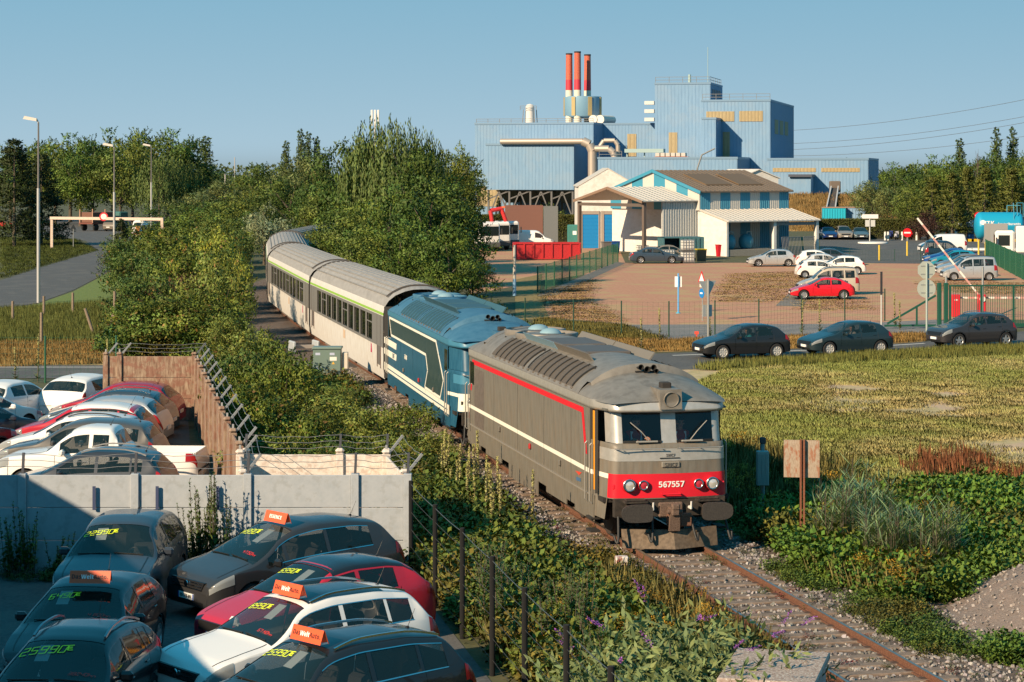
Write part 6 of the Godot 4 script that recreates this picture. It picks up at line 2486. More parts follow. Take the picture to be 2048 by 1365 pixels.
	for e in [[Vector3(42.82,2.20,-300.00), Vector3(45.31,5.51,-312.00)], [Vector3(44.05,2.20,-300.00), Vector3(46.30,5.51,-312.00)]]:
		var b2 := MB.new()
		b2.beam(e[0] + Vector3(0,0.2,0), e[1] + Vector3(0,0.2,0),0.16,0.5)
		part(cv, "side_frame", b2, M(0.42,0.42,0.42,0.6))
	var b3 := MB.new()
	var hd := Vector3(46.03,5.92,-313.00)
	b3.bbox(hd - Vector3(0.8,0.9,0.6), hd + Vector3(0.7,0.7,0.6),0.1)
	part(cv, "head_box", b3, M(0.14,0.11,0.09,0.8))

func gable(b: MB, x0: float, x1: float, y0: float, ye: float, yr: float, z: float, thick: float) -> void:
	b.slab(PackedVector2Array([Vector2(x0, y0), Vector2(x1, y0), Vector2(x1, ye), Vector2((x0 + x1) / 2.0, yr), Vector2(x0, ye)]), z - thick, z)

func build_depot() -> void:
	var cream := layer(N("cream render", [Color(0.58,0.555,0.52), Color(0.64,0.62,0.59), Color(0.68,0.665,0.64)],6.0,0.85,0.02,0.1),61,7.0, Color(0.53,0.49,0.44,0.5),0.56,0.72)
	var sheet_m := M(0.50,0.48,0.445,0.5)
	var teal := M(0.045,0.24,0.36,0.5)
	var galv := N("galvanised", [Color(0.36,0.37,0.37), Color(0.43,0.435,0.43), Color(0.48,0.485,0.48)],3.0,0.5,0.03)
	var brown := N("fibre roof", [Color(0.10,0.072,0.052), Color(0.155,0.115,0.085), Color(0.20,0.16,0.125)],3.0,0.9,0.03,0.0, Vector3(1.5,1,0.4))
	var lightroof := N("light roof", [Color(0.40,0.37,0.33), Color(0.49,0.46,0.42), Color(0.55,0.52,0.48)],3.0,0.7,0.03)
	var a := thing("garage_hall", "white gabled garage hall with two blue roller doors", "building", Vector3(6.95,0,-230))
	var wd := 13.12 - 6.95
	var gb := MB.new()
	gable(gb,0, wd,0,6.5,8.3,0,0.3)
	gb.box(Vector3(0,0,-14), Vector3(0.3,6.5,-0.3))
	gb.box(Vector3(wd - 0.3,0,-14), Vector3(wd,6.5,-0.3))
	part(a, "wall", gb, cream)
	for s: float in [-1.0,1.0]:
		var rb := MB.new()
		rb.beam(Vector3(wd / 2.0 + s * 3.3,6.42,0.1), Vector3(wd / 2.0,8.38,0.1),0.1,0.14)
		var rr := MB.new()
		rr.hexa([Vector3(wd / 2.0 + s * 3.25,6.4,0.05), Vector3(wd / 2.0,8.32,0.05), Vector3(wd / 2.0,8.32,-14), Vector3(wd / 2.0 + s * 3.25,6.4,-14), Vector3(wd / 2.0 + s * 3.25,6.5,0.05), Vector3(wd / 2.0,8.42,0.05), Vector3(wd / 2.0,8.42,-14), Vector3(wd / 2.0 + s * 3.25,6.5,-14)])
		part(a, "roof_slope", rr, lightroof)
	for q in [[7.37,9.04], [9.62,11.29]]:
		var x0: float = q[0] - 6.95
		var x1: float = q[1] - 6.95
		var db := MB.new()
		db.box(Vector3(x0,0,-0.02), Vector3(x1,3.55,0.03))
		var d := part(a, "roller_door", db, M(0.005,0.19,0.48,0.45))
		for k in 9:
			var sl := MB.new()
			sl.box(Vector3(x0,0.02 + k * 0.39,0.03), Vector3(x1,0.37 + k * 0.39,0.05))
			part(d, "slat", sl, M(0.005,0.19,0.48,0.45))
		var fr := MB.new()
		fr.box(Vector3(x0 - 0.3,0,0.0), Vector3(x0,3.9,0.12))
		fr.box(Vector3(x1,0,0.0), Vector3(x1 + 0.12,3.9,0.12))
		fr.box(Vector3(x0 - 0.3,3.55,0.0), Vector3(x1 + 0.12,3.9,0.1))
		part(d, "door_frame", fr, M(0.30,0.25,0.21,0.7))
	var cp := thing("canopy_building", "open gabled loading canopy with pale sheet roof and grey corrugated side wall", "building", Vector3(12.5,0,-208),35.0)
	var L := 7.1
	var w := 10.2
	for half in [0,1]:
		var za := 0.35 if half == 0 else -w - 0.35
		var rb := MB.new()
		rb.hexa([Vector3(-0.5,5.18, za), Vector3(L,5.18, za), Vector3(L,6.45,-w / 2.0), Vector3(-0.5,6.45,-w / 2.0), Vector3(-0.5,5.26, za), Vector3(L,5.26, za), Vector3(L,6.55,-w / 2.0), Vector3(-0.5,6.55,-w / 2.0)])
		var rf2 := part(cp, "roof_slope", rb, lightroof)
		for k in 12:
			var kb := MB.new()
			var x := -0.4 + k * 0.66
			kb.beam(Vector3(x,5.28, za), Vector3(x,6.57,-w / 2.0),0.08,0.06)
			part(rf2, "roof_rib", kb, lightroof)
	var gt := MB.new()
	gt.beam(Vector3(-0.5,5.15,0.35), Vector3(-0.5,6.45,-w / 2.0),0.1,0.25)
	gt.beam(Vector3(-0.5,5.15,-w - 0.35), Vector3(-0.5,6.45,-w / 2.0),0.1,0.25)
	part(cp, "verge_board", gt, M(0.2,0.13,0.09,0.8))
	var sw := MB.new()
	sw.box(Vector3(2.2,0,-0.15), Vector3(L,5.16,0))
	var swn := part(cp, "corrugated_wall", sw, galv)
	ribs(swn,2.2, L,0.05,5.1,0.0,0.3, galv,0.05)
	var dk := MB.new()
	dk.box(Vector3(L - 0.3,0,-w), Vector3(L,5.9,-0.2))
	part(cp, "inner_wall", dk, M(0.30,0.25,0.20,0.8))
	for z: float in [-1.6,-4.3]:
		var sd := MB.new()
		sd.box(Vector3(L - 0.36,0, z - 0.9), Vector3(L - 0.3,4.6, z))
		part(cp, "blue_panel", sd, teal)
	var rd := MB.new()
	rd.box(Vector3(L - 0.4,0,-4.0), Vector3(L - 0.3,3.2,-1.7))
	part(cp, "inner_roller_door", rd, M(0.32,0.28,0.23,0.7))
	for q in [[0.0,0.0], [0.0,-w], [0.0,-w / 2.0]]:
		var pb := MB.new()
		pb.box(Vector3(q[0] - 0.15,0, q[1] - 0.15), Vector3(q[0] + 0.15,5.1 if q[1] != -w / 2.0 else 5.1, q[1] + 0.15))
		if q[1] != -w / 2.0:
			part(cp, "canopy_post", pb, M(0.12,0.09,0.075,0.7))
	var tb := MB.new()
	tb.box(Vector3(-0.12,4.7,-w), Vector3(0.12,5.0,0.0))
	part(cp, "tie_beam", tb, M(0.10,0.08,0.07,0.8))
	var h := thing("striped_hall", "depot hall with blue and white striped cladding under brown roof", "building", Vector3(20.4,0,-208),35.0)
	var hl := 11.4
	var dep := 14.0
	var zf := -4.0
	var core := MB.new()
	core.box(Vector3(0.1,0, zf - dep), Vector3(hl - 0.1,6.1, zf - 0.1))
	part(h, "wall", core, cream)
	var g2 := MB.new()
	g2.t = Transform3D(Basis(Vector3.UP, PI / 2.0), Vector3(0.1,0, zf))
	g2.slab(PackedVector2Array([Vector2(0,6.0), Vector2(dep,6.0), Vector2(dep / 2.0,8.0)]),-0.2,0.0)
	part(h, "gable", g2, cream)
	for i in 9:
		var x0 := hl * i / 9.0
		var x1 := hl * (i + 1) / 9.0
		var pb := MB.new()
		pb.box(Vector3(x0 + 0.003,0.6, zf - 0.1), Vector3(x1 - 0.003,6.05, zf - 0.02))
		var pn := part(h, "cladding_panel", pb, teal if i % 2 == 0 else sheet_m)
		ribs(pn, x0, x1,0.65,6.0, zf - 0.02,0.25, teal if i % 2 == 0 else sheet_m,0.04)
	for i in 8:
		var t0 := i / 8.0
		var t1 := (i + 1) / 8.0
		var pb := MB.new()
		var e := func(t: float) -> float: return 6.05 + 1.95 * (1.0 - absf(2.0 * t - 1.0))
		var z0 := zf - dep * t0
		var z1 := zf - dep * t1 + 0.004
		pb.hexa([Vector3(-0.12,4.3, z0), Vector3(-0.02,4.3, z0), Vector3(-0.02,4.3, z1), Vector3(-0.12,4.3, z1), Vector3(-0.12, e.call(t0), z0), Vector3(-0.02, e.call(t0), z0), Vector3(-0.02, e.call(t1), z1), Vector3(-0.12, e.call(t1), z1)])
		part(h, "gable_panel", pb, teal if i % 2 else sheet_m)
	for half in [0,1]:
		var za := zf + 0.35 if half == 0 else zf - dep - 0.35
		var rb := MB.new()
		rb.hexa([Vector3(-0.3,6.02, za), Vector3(hl + 0.3,6.02, za), Vector3(hl + 0.3,8.05, zf - dep / 2.0), Vector3(-0.3,8.05, zf - dep / 2.0), Vector3(-0.3,6.14, za), Vector3(hl + 0.3,6.14, za), Vector3(hl + 0.3,8.17, zf - dep / 2.0), Vector3(-0.3,8.17, zf - dep / 2.0)])
		var rs := part(h, "roof_slope", rb, brown)
		for k in 22:
			var kb := MB.new()
			var x := -0.2 + k * (hl + 0.4) / 21.0
			kb.beam(Vector3(x,6.15, za), Vector3(x,8.18, zf - dep / 2.0),0.12,0.06)
			part(rs, "roof_rib", kb, brown)
		if half == 0:
			for q in [[2.0,5.2], [6.2,9.4]]:
				var sk := MB.new()
				sk.hexa([Vector3(q[0],6.72, zf - 1.55), Vector3(q[1],6.72, zf - 1.55), Vector3(q[1],7.72, zf - 5.0), Vector3(q[0],7.72, zf - 5.0), Vector3(q[0],6.82, zf - 1.6), Vector3(q[1],6.82, zf - 1.6), Vector3(q[1],7.82, zf - 5.0), Vector3(q[0],7.82, zf - 5.0)])
				part(rs, "rooflight", sk, M(0.15,0.095,0.05,0.6))
	var vb := MB.new()
	vb.beam(Vector3(-0.34,6.02, zf + 0.4), Vector3(-0.34,8.1, zf - dep / 2.0),0.06,0.3)
	vb.beam(Vector3(-0.34,6.02, zf - dep - 0.4), Vector3(-0.34,8.1, zf - dep / 2.0),0.06,0.3)
	part(h, "verge_board", vb, teal)
	var n := thing("lean_to", "white walled lean-to shed with pale sloping roof and open bays", "building", Vector3(20.4,0,-208),35.0)
	var ll := 11.6
	var lw := MB.new()
	lw.t = Transform3D(Basis(Vector3.UP,-PI / 2.0), Vector3(0,0,0))
	lw.slab(PackedVector2Array([Vector2(0,0), Vector2(-3.9,0), Vector2(-3.9,4.2), Vector2(0,3.25)]),-0.12,0.12)
	part(n, "side_wall", lw, cream)
	var rb2 := MB.new()
	rb2.hexa([Vector3(-0.15,3.24,0.3), Vector3(ll + 0.1,3.24,0.3), Vector3(ll + 0.1,4.28,-3.97), Vector3(-0.15,4.28,-3.97), Vector3(-0.15,3.34,0.3), Vector3(ll + 0.1,3.34,0.3), Vector3(ll + 0.1,4.38,-3.97), Vector3(-0.15,4.38,-3.97)])
	var lrf := part(n, "roof", rb2, lightroof)
	for k in 20:
		var kb := MB.new()
		var x := k * ll / 19.0
		kb.beam(Vector3(x,3.36,0.3), Vector3(x,4.4,-3.95),0.08,0.05)
		part(lrf, "roof_rib", kb, lightroof)
	for x: float in [5.9, ll - 0.2]:
		var pb := MB.new()
		pb.box(Vector3(x - 0.16,0,-0.2), Vector3(x + 0.16,3.24,0.12))
		part(n, "column", pb, cream)
	var bm := MB.new()
	bm.box(Vector3(6.1,2.85,-0.1), Vector3(ll - 0.4,3.15,0.05))
	part(n, "beam", bm, M(0.2,0.2,0.2,0.6))
	var dk2 := MB.new()
	dk2.box(Vector3(0.15,0,-3.8), Vector3(5.7,0.62,-0.05))
	part(n, "loading_dock", dk2, N("dock", [Color(0.2,0.17,0.14), Color(0.29,0.26,0.22), Color(0.35,0.32,0.28)],2.0,0.95,0.03))
	for x: float in [1.3,3.5]:
		var tk := thing("pressure_tank", "round blue tank standing on the dock under the lean-to", "tank", h.transform * Vector3(x,0.62,-1.4),35.0, "blue tanks on the dock")
		var tb2 := MB.new()
		tb2.lathe(Vector3(0,0.05,0), Vector3.UP, [[0.45,0], [0.62,0.2], [0.72,0.6], [0.66,1.0], [0.45,1.3], [0.1,1.42], [0.001,1.42]],20)
		part(tk, "vessel", tb2, M(0.05,0.24,0.33,0.4))
		for k in 3:
			var lg := MB.new()
			lg.cyl(Vector3(cos(k * 2.1) * 0.45,0, sin(k * 2.1) * 0.45), Vector3(cos(k * 2.1) * 0.45,0.2, sin(k * 2.1) * 0.45),0.06,0.06,8)
			part(tk, "foot", lg, M(0.05,0.05,0.05,0.7))
		var pp := MB.new()
		pp.tube([Vector3(0.1,1.4,0), Vector3(0.15,1.65,0), Vector3(0.6,1.65,0), Vector3(0.7,1.2,0)],0.05,8)
		part(tk, "pipe", pp, M(0.3,0.42,0.45,0.4))
	for q in [[6.6,9.0], [9.4,10.9]]:
		var gp := thing("gate_panel", "grey barred steel gate panel leaning inside the open bay" if q[0] < 7.0 else "narrow grey barred gate panel leaning by the end column", "gate panel", h.transform * Vector3(q[0],0,0.5),35.0)
		var wid: float = q[1] - q[0]
		for k in 14:
			var b := MB.new()
			b.beam(Vector3(wid * k / 13.0,0.05,0), Vector3(wid * k / 13.0,1.75,-0.25),0.03,0.03)
			part(gp, "bar", b, M(0.28,0.28,0.28,0.5,0.4))
		for y: float in [0.08,1.72]:
			var b := MB.new()
			b.beam(Vector3(0, y,-0.14 * y), Vector3(wid, y,-0.14 * y),0.05,0.05)
			part(gp, "rail", b, M(0.28,0.28,0.28,0.5,0.4))
	var s2 := thing("white_shed", "white shed whose pale gable shows behind the striped hall roof", "building", Vector3(25.80,0,-250),20.0)
	var sb := MB.new()
	gable(sb,0,5.0,0,7.3,8.2,0,6.0)
	part(s2, "wall", sb, cream)
	for s: float in [-1.0,1.0]:
		var rr := MB.new()
		rr.hexa([Vector3(2.5 + s * 2.7,7.2,0.2), Vector3(2.5,8.2,0.2), Vector3(2.5,8.2,-8), Vector3(2.5 + s * 2.7,7.2,-8), Vector3(2.5 + s * 2.7,7.28,0.2), Vector3(2.5,8.3,0.2), Vector3(2.5,8.3,-8), Vector3(2.5 + s * 2.7,7.28,-8)])
		part(s2, "roof_slope", rr, M(0.62,0.58,0.53,0.7))
	var lk := thing("link_building", "low grey corrugated link building behind the loading canopy", "building", Vector3(13.46,0,-236))
	var lb := MB.new()
	lb.box(Vector3(0,0,-4), Vector3(4.4,6.3,0))
	part(lk, "wall", lb, galv)
	ribs(lk,0,4.4,0.1,6.3,0,0.3, galv,0.05)
	var hs := thing("shade_building", "unseen building beside the sales lot, shaped to cast the lot's shade", "building", Vector3.ZERO)  # unseen block, its roof edge shaped to throw shade over the sales lot
	var hb := MB.new()
	hb.hexa([Vector3(-12.2,0,-22), Vector3(-16.95,0,-38.6), Vector3(-30,0,-36), Vector3(-26,0,-18), Vector3(-12.2,7.0,-22), Vector3(-16.95,7.0,-38.6), Vector3(-30,7.0,-36), Vector3(-26,7.0,-18)])
	part(hs, "wall", hb, M(0.4,0.4,0.4,0.8))


# ---------- street furniture, yard things ----------
func post(o: Node3D, h: float, r: float, m: Material, called := "post") -> MeshInstance3D:
	var b := MB.new()
	b.cyl(Vector3(0,-0.05,0), Vector3(0, h,0), r, r,10)
	return part(o, called, b, m)

func disc(r: float, z0: float, z1: float, y: float, n := 24, spin := 0.0) -> MB:
	var b := MB.new()
	var p := PackedVector2Array()
	for i in n:
		p.append(Vector2(r * cos(TAU * i / n + spin), y + r * sin(TAU * i / n + spin)))
	b.slab(p, z0, z1)
	return b

func lamp_post(label: String, at: Vector3, h: float) -> void:
	var o := thing("street_lamp", label, "street lamp", at,0, "street lamps along the driveway")
	var g := M(0.40,0.40,0.40,0.5,0.3)
	var b := MB.new()
	b.cyl(Vector3(0,-0.05,0), Vector3(0, h * 0.62,0),0.11,0.10,12)
	part(o, "lower_shaft", b, g)
	var c := MB.new()
	c.cyl(Vector3(0, h * 0.62,0), Vector3(0, h - 0.25,0),0.07,0.05,10)
	part(o, "upper_shaft", c, M(0.16,0.15,0.145,0.5,0.3))
	var hd := MB.new()
	hd.tube([Vector3(0, h - 0.3,0), Vector3(-0.08, h - 0.12,0), Vector3(-0.2, h - 0.08,0)],0.05,8)
	hd.hexa([Vector3(-0.95, h - 0.06,0.1), Vector3(-0.1, h - 0.2,0.13), Vector3(-0.1, h - 0.2,-0.13), Vector3(-0.95, h - 0.06,-0.1), Vector3(-0.85, h + 0.13,0.06), Vector3(-0.1, h - 0.02,0.1), Vector3(-0.1, h - 0.02,-0.1), Vector3(-0.85, h + 0.13,-0.06)])
	part(o, "lamp_head", hd, M(0.52,0.47,0.42,0.5))

func no_entry(label: String, at: Vector3, h: float, r: float) -> void:
	var o := thing("no_entry_sign", label, "road sign", at,0)
	post(o, h + r,0.04, M(0.4,0.4,0.4,0.5,0.4))
	part(o, "red_disc", disc(r,0.05,0.07, h), M(0.6,0.01,0.015,0.4))
	var b := MB.new()
	b.box(Vector3(-r * 0.7, h - r * 0.16,0.07), Vector3(r * 0.7, h + r * 0.16,0.078))
	part(o, "white_bar", b, M(0.75,0.75,0.75,0.5))

func build_furniture() -> void:
	lamp_post("tall street lamp rising from the grass verge at the driveway's near end", Vector3(-29.22,0,-135.64),11.4)
	lamp_post("street lamp behind the small cypress beside the driveway", Vector3(-32.64,0,-180.40),10.3)
	lamp_post("street lamp beside the white vans on the driveway", Vector3(-40.00,0,-243.78),11.0)
	var steel := M(0.33,0.34,0.34,0.5,0.5)
	var g := thing("height_gantry", "pale red height limit gantry across the driveway with round sign", "gantry", Vector3.ZERO)
	var gc := N("faded red paint", [Color(0.52,0.33,0.24), Color(0.6,0.46,0.38), Color(0.64,0.56,0.49)],2.0,0.8,0.03)
	var pa := Vector3(-47.80,0,-228.35)
	var pb := Vector3(-35.5,0,-223.0)
	for p: Vector3 in [pa, pb]:
		var b := MB.new()
		b.box(p - Vector3(0.13,0.1,0.13), p + Vector3(0.13,3.3,0.13))
		part(g, "gantry_post", b, gc)
	var cb := MB.new()
	cb.beam(pa + Vector3(-0.13,3.2,0), pb + Vector3(0.13,3.2,0),0.28,0.28)
	part(g, "crossbar", cb, gc)
	var pm := pa.lerp(pb,0.48) + Vector3(0,3.4,0.2)
	var d1 := part(g, "round_sign", disc(0.45,0,0.03,0), M(0.55,0.02,0.03,0.5))
	d1.position = pm
	part(d1, "white_centre", disc(0.3,0.03,0.036,0), M(0.7,0.7,0.68,0.5))
	for q in [["white panel van with orange advert on its doors parked beside another on the driveway", Vector3(-44.09,0,-261.45)], ["white panel van with red stripe parked before another on the driveway", Vector3(-41.34,0,-250.56)]]:
		var v := make_car("van", "parked_van", q[0], "van", q[1],182.0, paint(0.7,0.68,0.66), {"wheel": 0}, "vans parked on the driveway")
		v.scale = Vector3(1.0,1.2,1.0)
		var ad := MB.new()
		ad.box(Vector3(-0.4,0.75,-2.325), Vector3(0.35,1.3,-2.315))
		part(v, "orange_print", ad, M(0.6,0.2,0.06,0.6))
		var rs := MB.new()
		rs.box(Vector3(-0.8,0.5,-2.32), Vector3(0.8,0.62,-2.31))
		part(v, "red_stripe", rs, M(0.4,0.05,0.05,0.6))
	var tr := thing("flatbed_truck", "teal and brown flatbed truck loaded with brown crates by the trees", "truck", Vector3(-55.50,0,-298.18),150.0)
	var t1 := MB.new()
	t1.bbox(Vector3(-1.2,0.9,-3.5), Vector3(1.2,1.1,2.0),0.03)
	part(tr, "load_bed", t1, M(0.16,0.05,0.035,0.8))
	for k in 4:
		var sb := MB.new()
		sb.box(Vector3(-1.15 if k % 2 else 1.05,1.1,-3.4 + 1.7 * (k / 2) * 1.5), Vector3(-1.05 if k % 2 else 1.15,2.9,-3.3 + 1.7 * (k / 2) * 1.5))
		part(tr, "stake", sb, M(0.45,0.25,0.16,0.7))
	var cr := MB.new()
	cr.bbox(Vector3(-1.0,1.1,-3.2), Vector3(1.0,2.5,1.2),0.05)
	part(tr, "crate_load", cr, N("crate load", [Color(0.06,0.03,0.02), Color(0.16,0.07,0.05), Color(0.25,0.14,0.1)],1.2,0.9,0.04))
	var cab := MB.new()
	cab.bbox(Vector3(-1.15,0.6,2.2), Vector3(1.15,2.5,4.0),0.15)
	part(tr, "cab", cab, M(0.05,0.14,0.13,0.5))
	for z: float in [-2.6,3.0]:
		for s: float in [-1.0,1.0]:
			var wv := MB.new()
			wv.lathe(Vector3(s * 1.0,0.48, z), Vector3.RIGHT, [[0.001,-0.14], [0.48,-0.13], [0.48,0.13], [0.001,0.14]],18)
			part(tr, "wheel", wv, M(0.015,0.015,0.015,0.9))
	make_car("suv", "parked_car", "dark four-wheel-drive car parked beside the teal truck", "car", Vector3(-53.23,0,-295.74),160.0, paint(0.12,0.10,0.08), {"wheel": 0})
	make_car("hatch", "parked_car", "red hatchback parked beyond the dark cypress tree", "car", Vector3(-71.02,0,-305.76),90.0, paint(0.5,0.02,0.02), {"wheel": 0})
	var si := thing("road_sign", "road sign seen from behind on the driveway island", "road sign", Vector3(-46.15,0,-231.28),20.0)
	post(si,2.0,0.04, steel)
	part(si, "sign_back", disc(0.38,-0.02,0.0,2.1,3, PI / 2.0), M(0.03,0.035,0.04,0.6))
	var bs := thing("notice_sign", "white notice panel on a bright blue post in the red car park", "sign", Vector3(9.51,0,-125.71))
	post(bs,2.28,0.045, M(0.10,0.36,0.72,0.5))
	var wb := MB.new()
	wb.box(Vector3(-0.2,1.5,-0.09), Vector3(0.2,2.1,-0.07))
	part(bs, "white_panel", wb, M(0.78,0.78,0.78,0.5))
	var fb := MB.new()
	fb.cyl(Vector3.ZERO, Vector3(0,0.05,0),0.16,0.1,12)
	part(bs, "foot", fb, M(0.02,0.4,0.6,0.5))
	var ts := thing("warning_sign_post", "slim post with red triangle, small plate and blue arrow disc seen edge on", "road sign", Vector3(10.35,0,-119.47),-62.0)
	post(ts,2.6,0.035, steel)
	part(ts, "red_triangle", disc(0.42,0.04,0.055,2.3,3, PI / 2.0), M(0.55,0.01,0.02,0.5))
	part(ts, "white_triangle", disc(0.28,0.056,0.06,2.3,3, PI / 2.0), M(0.75,0.75,0.75,0.5))
	var pl := MB.new()
	pl.box(Vector3(-0.2,1.82,0.04), Vector3(0.2,2.0,0.055))
	part(ts, "small_plate", pl, M(0.6,0.58,0.55,0.5))
	part(ts, "blue_disc", disc(0.26,0.04,0.055,1.5), M(0.01,0.18,0.5,0.5))
	var ar := MB.new()
	ar.box(Vector3(-0.15,1.46,0.056), Vector3(0.1,1.54,0.062))
	part(ts, "white_arrow", ar, M(0.75,0.75,0.75,0.5))
	var gw := thing("give_way_sign", "grey back of a give way sign on a thick galvanised post beside the road", "road sign", Vector3(9.23,0,-103.38),208.0)
	post(gw,3.05,0.055, steel)
	part(gw, "sign_plate", disc(0.55,0.06,0.085,2.7,3,-PI / 2.0), M(0.45,0.46,0.45,0.5,0.3))
	var pl2 := MB.new()
	pl2.box(Vector3(-0.25,1.3,0.06), Vector3(0.25,1.85,0.08))
	part(gw, "lower_plate", pl2, M(0.45,0.46,0.45,0.5,0.3))
	var bk := thing("stop_sign", "grey backs of an octagonal and a round sign on one post by the gate", "road sign", Vector3(20.50,0,-108.67),180.0)
	post(bk,3.6,0.055, M(0.35,0.42,0.40,0.5,0.3))
	for q in [[3.25,8, PI / 8.0], [2.33,28,0.0]]:
		var pn := part(bk, "sign_plate", disc(0.46,0.07,0.09, q[0], q[1], q[2]), M(0.38,0.41,0.37,0.5,0.2))
		for dy: float in [-0.2,0.2]:
			var rb := MB.new()
			rb.box(Vector3(-0.28, q[0] + dy - 0.025,0.045), Vector3(0.28, q[0] + dy + 0.025,0.07))
			part(pn, "clamp_rail", rb, M(0.3,0.32,0.31,0.5,0.3))
	var bp := thing("marker_post", "black and white banded slim post beside the sliding gate", "post", Vector3(19.24,0,-114.54))
	post(bp,2.9,0.035, M(0.5,0.5,0.48,0.5))
	var bb := MB.new()
	bb.box(Vector3(-0.06,1.7,0.035), Vector3(0.06,2.9,0.05))
	part(bp, "black_band", bb, M(0.02,0.02,0.025,0.6))
	var green := M(0.008,0.07,0.045,0.5)
	var gt := thing("sliding_gate", "dark green barred sliding gate with triangular tail across the entrance", "gate", Vector3(22.14,0,-113.82),4.0)
	var s := 0.001 * 0 + 1.0
	for x: float in [0.0,0.35]:
		var b := MB.new()
		b.bbox(Vector3(x - 0.12,0,-0.1), Vector3(x + 0.08,2.35,0.1),0.02)
		part(gt, "gate_post", b, green)
	for y: float in [0.15,2.2]:
		var b := MB.new()
		b.box(Vector3(0.5, y - 0.09 if y < 1 else y - 0.04,-0.04), Vector3(6.5, y + 0.09 if y < 1 else y + 0.04,0.04))
		part(gt, "gate_rail", b, green)
	for x: float in [0.55,2.2,3.9,5.6]:
		var b := MB.new()
		b.box(Vector3(x - 0.05,0.24,-0.05), Vector3(x + 0.05,2.16,0.05))
		part(gt, "gate_upright", b, green)
	for k in 48:
		var b := MB.new()
		var x := 0.6 + k * 0.122
		b.beam(Vector3(x,0.24,0), Vector3(x,2.16,0),0.022,0.022)
		part(gt, "bar", b, green)
	for q in [[Vector3(-0.2,1.7,0), Vector3(-2.75,0.25,0)], [Vector3(-0.2,0.15,0), Vector3(-2.9,0.15,0)], [Vector3(-1.2,0.2,0), Vector3(-1.2,1.1,0)]]:
		var b := MB.new()
		b.beam(q[0], q[1],0.08,0.1)
		part(gt, "tail_frame", b, green)
	for q in [[Vector3(24.77,0,-122.72), "red barrier cabinet standing behind the green gate bars",0], [Vector3(26.22,0,-122.72), "red barrier cabinet holding the raised striped arm",1]]:
		var o := thing("barrier_cabinet", q[1], "barrier", q[0])
		var b := MB.new()
		b.bbox(Vector3(-0.22,0,-0.2), Vector3(0.22,1.25,0.2),0.03)
		part(o, "cabinet", b, M(0.55,0.015,0.03,0.4))
		var t := part(o, "lettering", text_shape("LIBER",0.08,0.004), M(0.75,0.75,0.75,0.5))
		t.position = Vector3(0,0.95,0.203)
		t.scale = Vector3(0.7,1,1)
		var dirv := Vector3(-3.55,4.45,0) if q[2] == 1 else Vector3(4.4,0,0)
		for k in 12:
			var ab := MB.new()
			ab.beam(Vector3(0,1.05,-0.25) + dirv * k / 12.0, Vector3(0,1.05,-0.25) + dirv * (k + 1) / 12.0,0.06,0.10)
			part(o, "arm_section", ab, M(0.72,0.68,0.62,0.5) if k % 2 else (M(0.52,0.27,0.24,0.5)))
		if q[2] == 1:
			part(o, "pivot", disc(0.16,0.2,0.26,1.0), M(0.6,0.58,0.55,0.5))
	for q in [[Vector3(23.75,0,-120.27),2.4], [Vector3(25.75,0,-120.27),2.9]]:
		var b := MB.new()
		b.cyl(Vector3.ZERO, Vector3(0, q[1],0),0.06,0.06,10)
		single("grey_post", "plain galvanised steel post behind the sliding gate", "post", b, steel, q[0], "posts behind the gate")
	var lp := thing("lamp_post", "grey concrete pole with blue painted foot beside the maple trees", "pole", Vector3(0.16,0,-143.17))
	var l1 := MB.new()
	l1.cyl(Vector3(0,0,0), Vector3(0,1.1,0),0.12,0.11,10)
	part(lp, "painted_foot", l1, M(0.16,0.3,0.46,0.7))
	var l2 := MB.new()
	l2.cyl(Vector3(0,1.1,0), Vector3(0,3.3,0),0.11,0.09,10)
	part(lp, "shaft", l2, M(0.36,0.35,0.32,0.8))
	var sk := thing("skip_container", "long red open skip container in the yard before the garage hall", "skip", Vector3(3.16,0,-201.56),3.0)
	var red := N("skip red", [Color(0.28,0.01,0.012), Color(0.40,0.015,0.02), Color(0.46,0.03,0.03)],2.0,0.5,0.03)
	var hw := 3.05
	for q in [[Vector3(-hw,0.12,-0.06 + 1.1), Vector3(hw,1.55,1.16)], [Vector3(-hw,0.12,-1.16), Vector3(hw,1.55,-1.06)], [Vector3(-hw,0.12,-1.06), Vector3(-hw + 0.1,1.55,1.04)], [Vector3(hw - 0.1,0.12,-1.06), Vector3(hw,1.55,1.04)], [Vector3(-hw + 0.1,0.12,-1.06), Vector3(hw - 0.1,0.2,1.04)]]:
		var b := MB.new()
		b.box(q[0], q[1])
		part(sk, "side_plate", b, red)
	for k in 8:
		var b := MB.new()
		var x := lerpf(-hw + 0.1, hw - 0.1, k / 7.0)
		b.box(Vector3(x - 0.07,0.1,1.16), Vector3(x + 0.07,1.5,1.27))
		part(sk, "rib", b, red)
	for y: float in [0.12,1.5]:
		var b := MB.new()
		b.box(Vector3(-hw - 0.04, y - 0.06,1.15), Vector3(hw + 0.04, y + 0.06,1.25))
		part(sk, "rim", b, red)
	var ct := thing("steel_container", "rusty teal open steel container beside the lean-to", "container", Vector3(15.40,0,-200.44),12.0)
	var teal := N("rusty teal", [Color(0.09,0.03,0.02), Color(0.035,0.14,0.17), Color(0.05,0.20,0.25)],1.6,0.7,0.03)
	for q in [[Vector3(-1.9,0,-1.1), Vector3(1.9,2.1,-1.0)], [Vector3(-0.4,0,0.9), Vector3(1.9,2.1,1.0)], [Vector3(1.8,0,-1.0), Vector3(1.9,2.1,0.9)], [Vector3(-1.9,2.0,-1.0), Vector3(1.9,2.1,0.9)], [Vector3(-1.9,0,-1.0), Vector3(-1.8,2.1,0.9)]]:
		var b := MB.new()
		b.box(q[0], q[1])
		part(ct, "side_plate", b, teal)
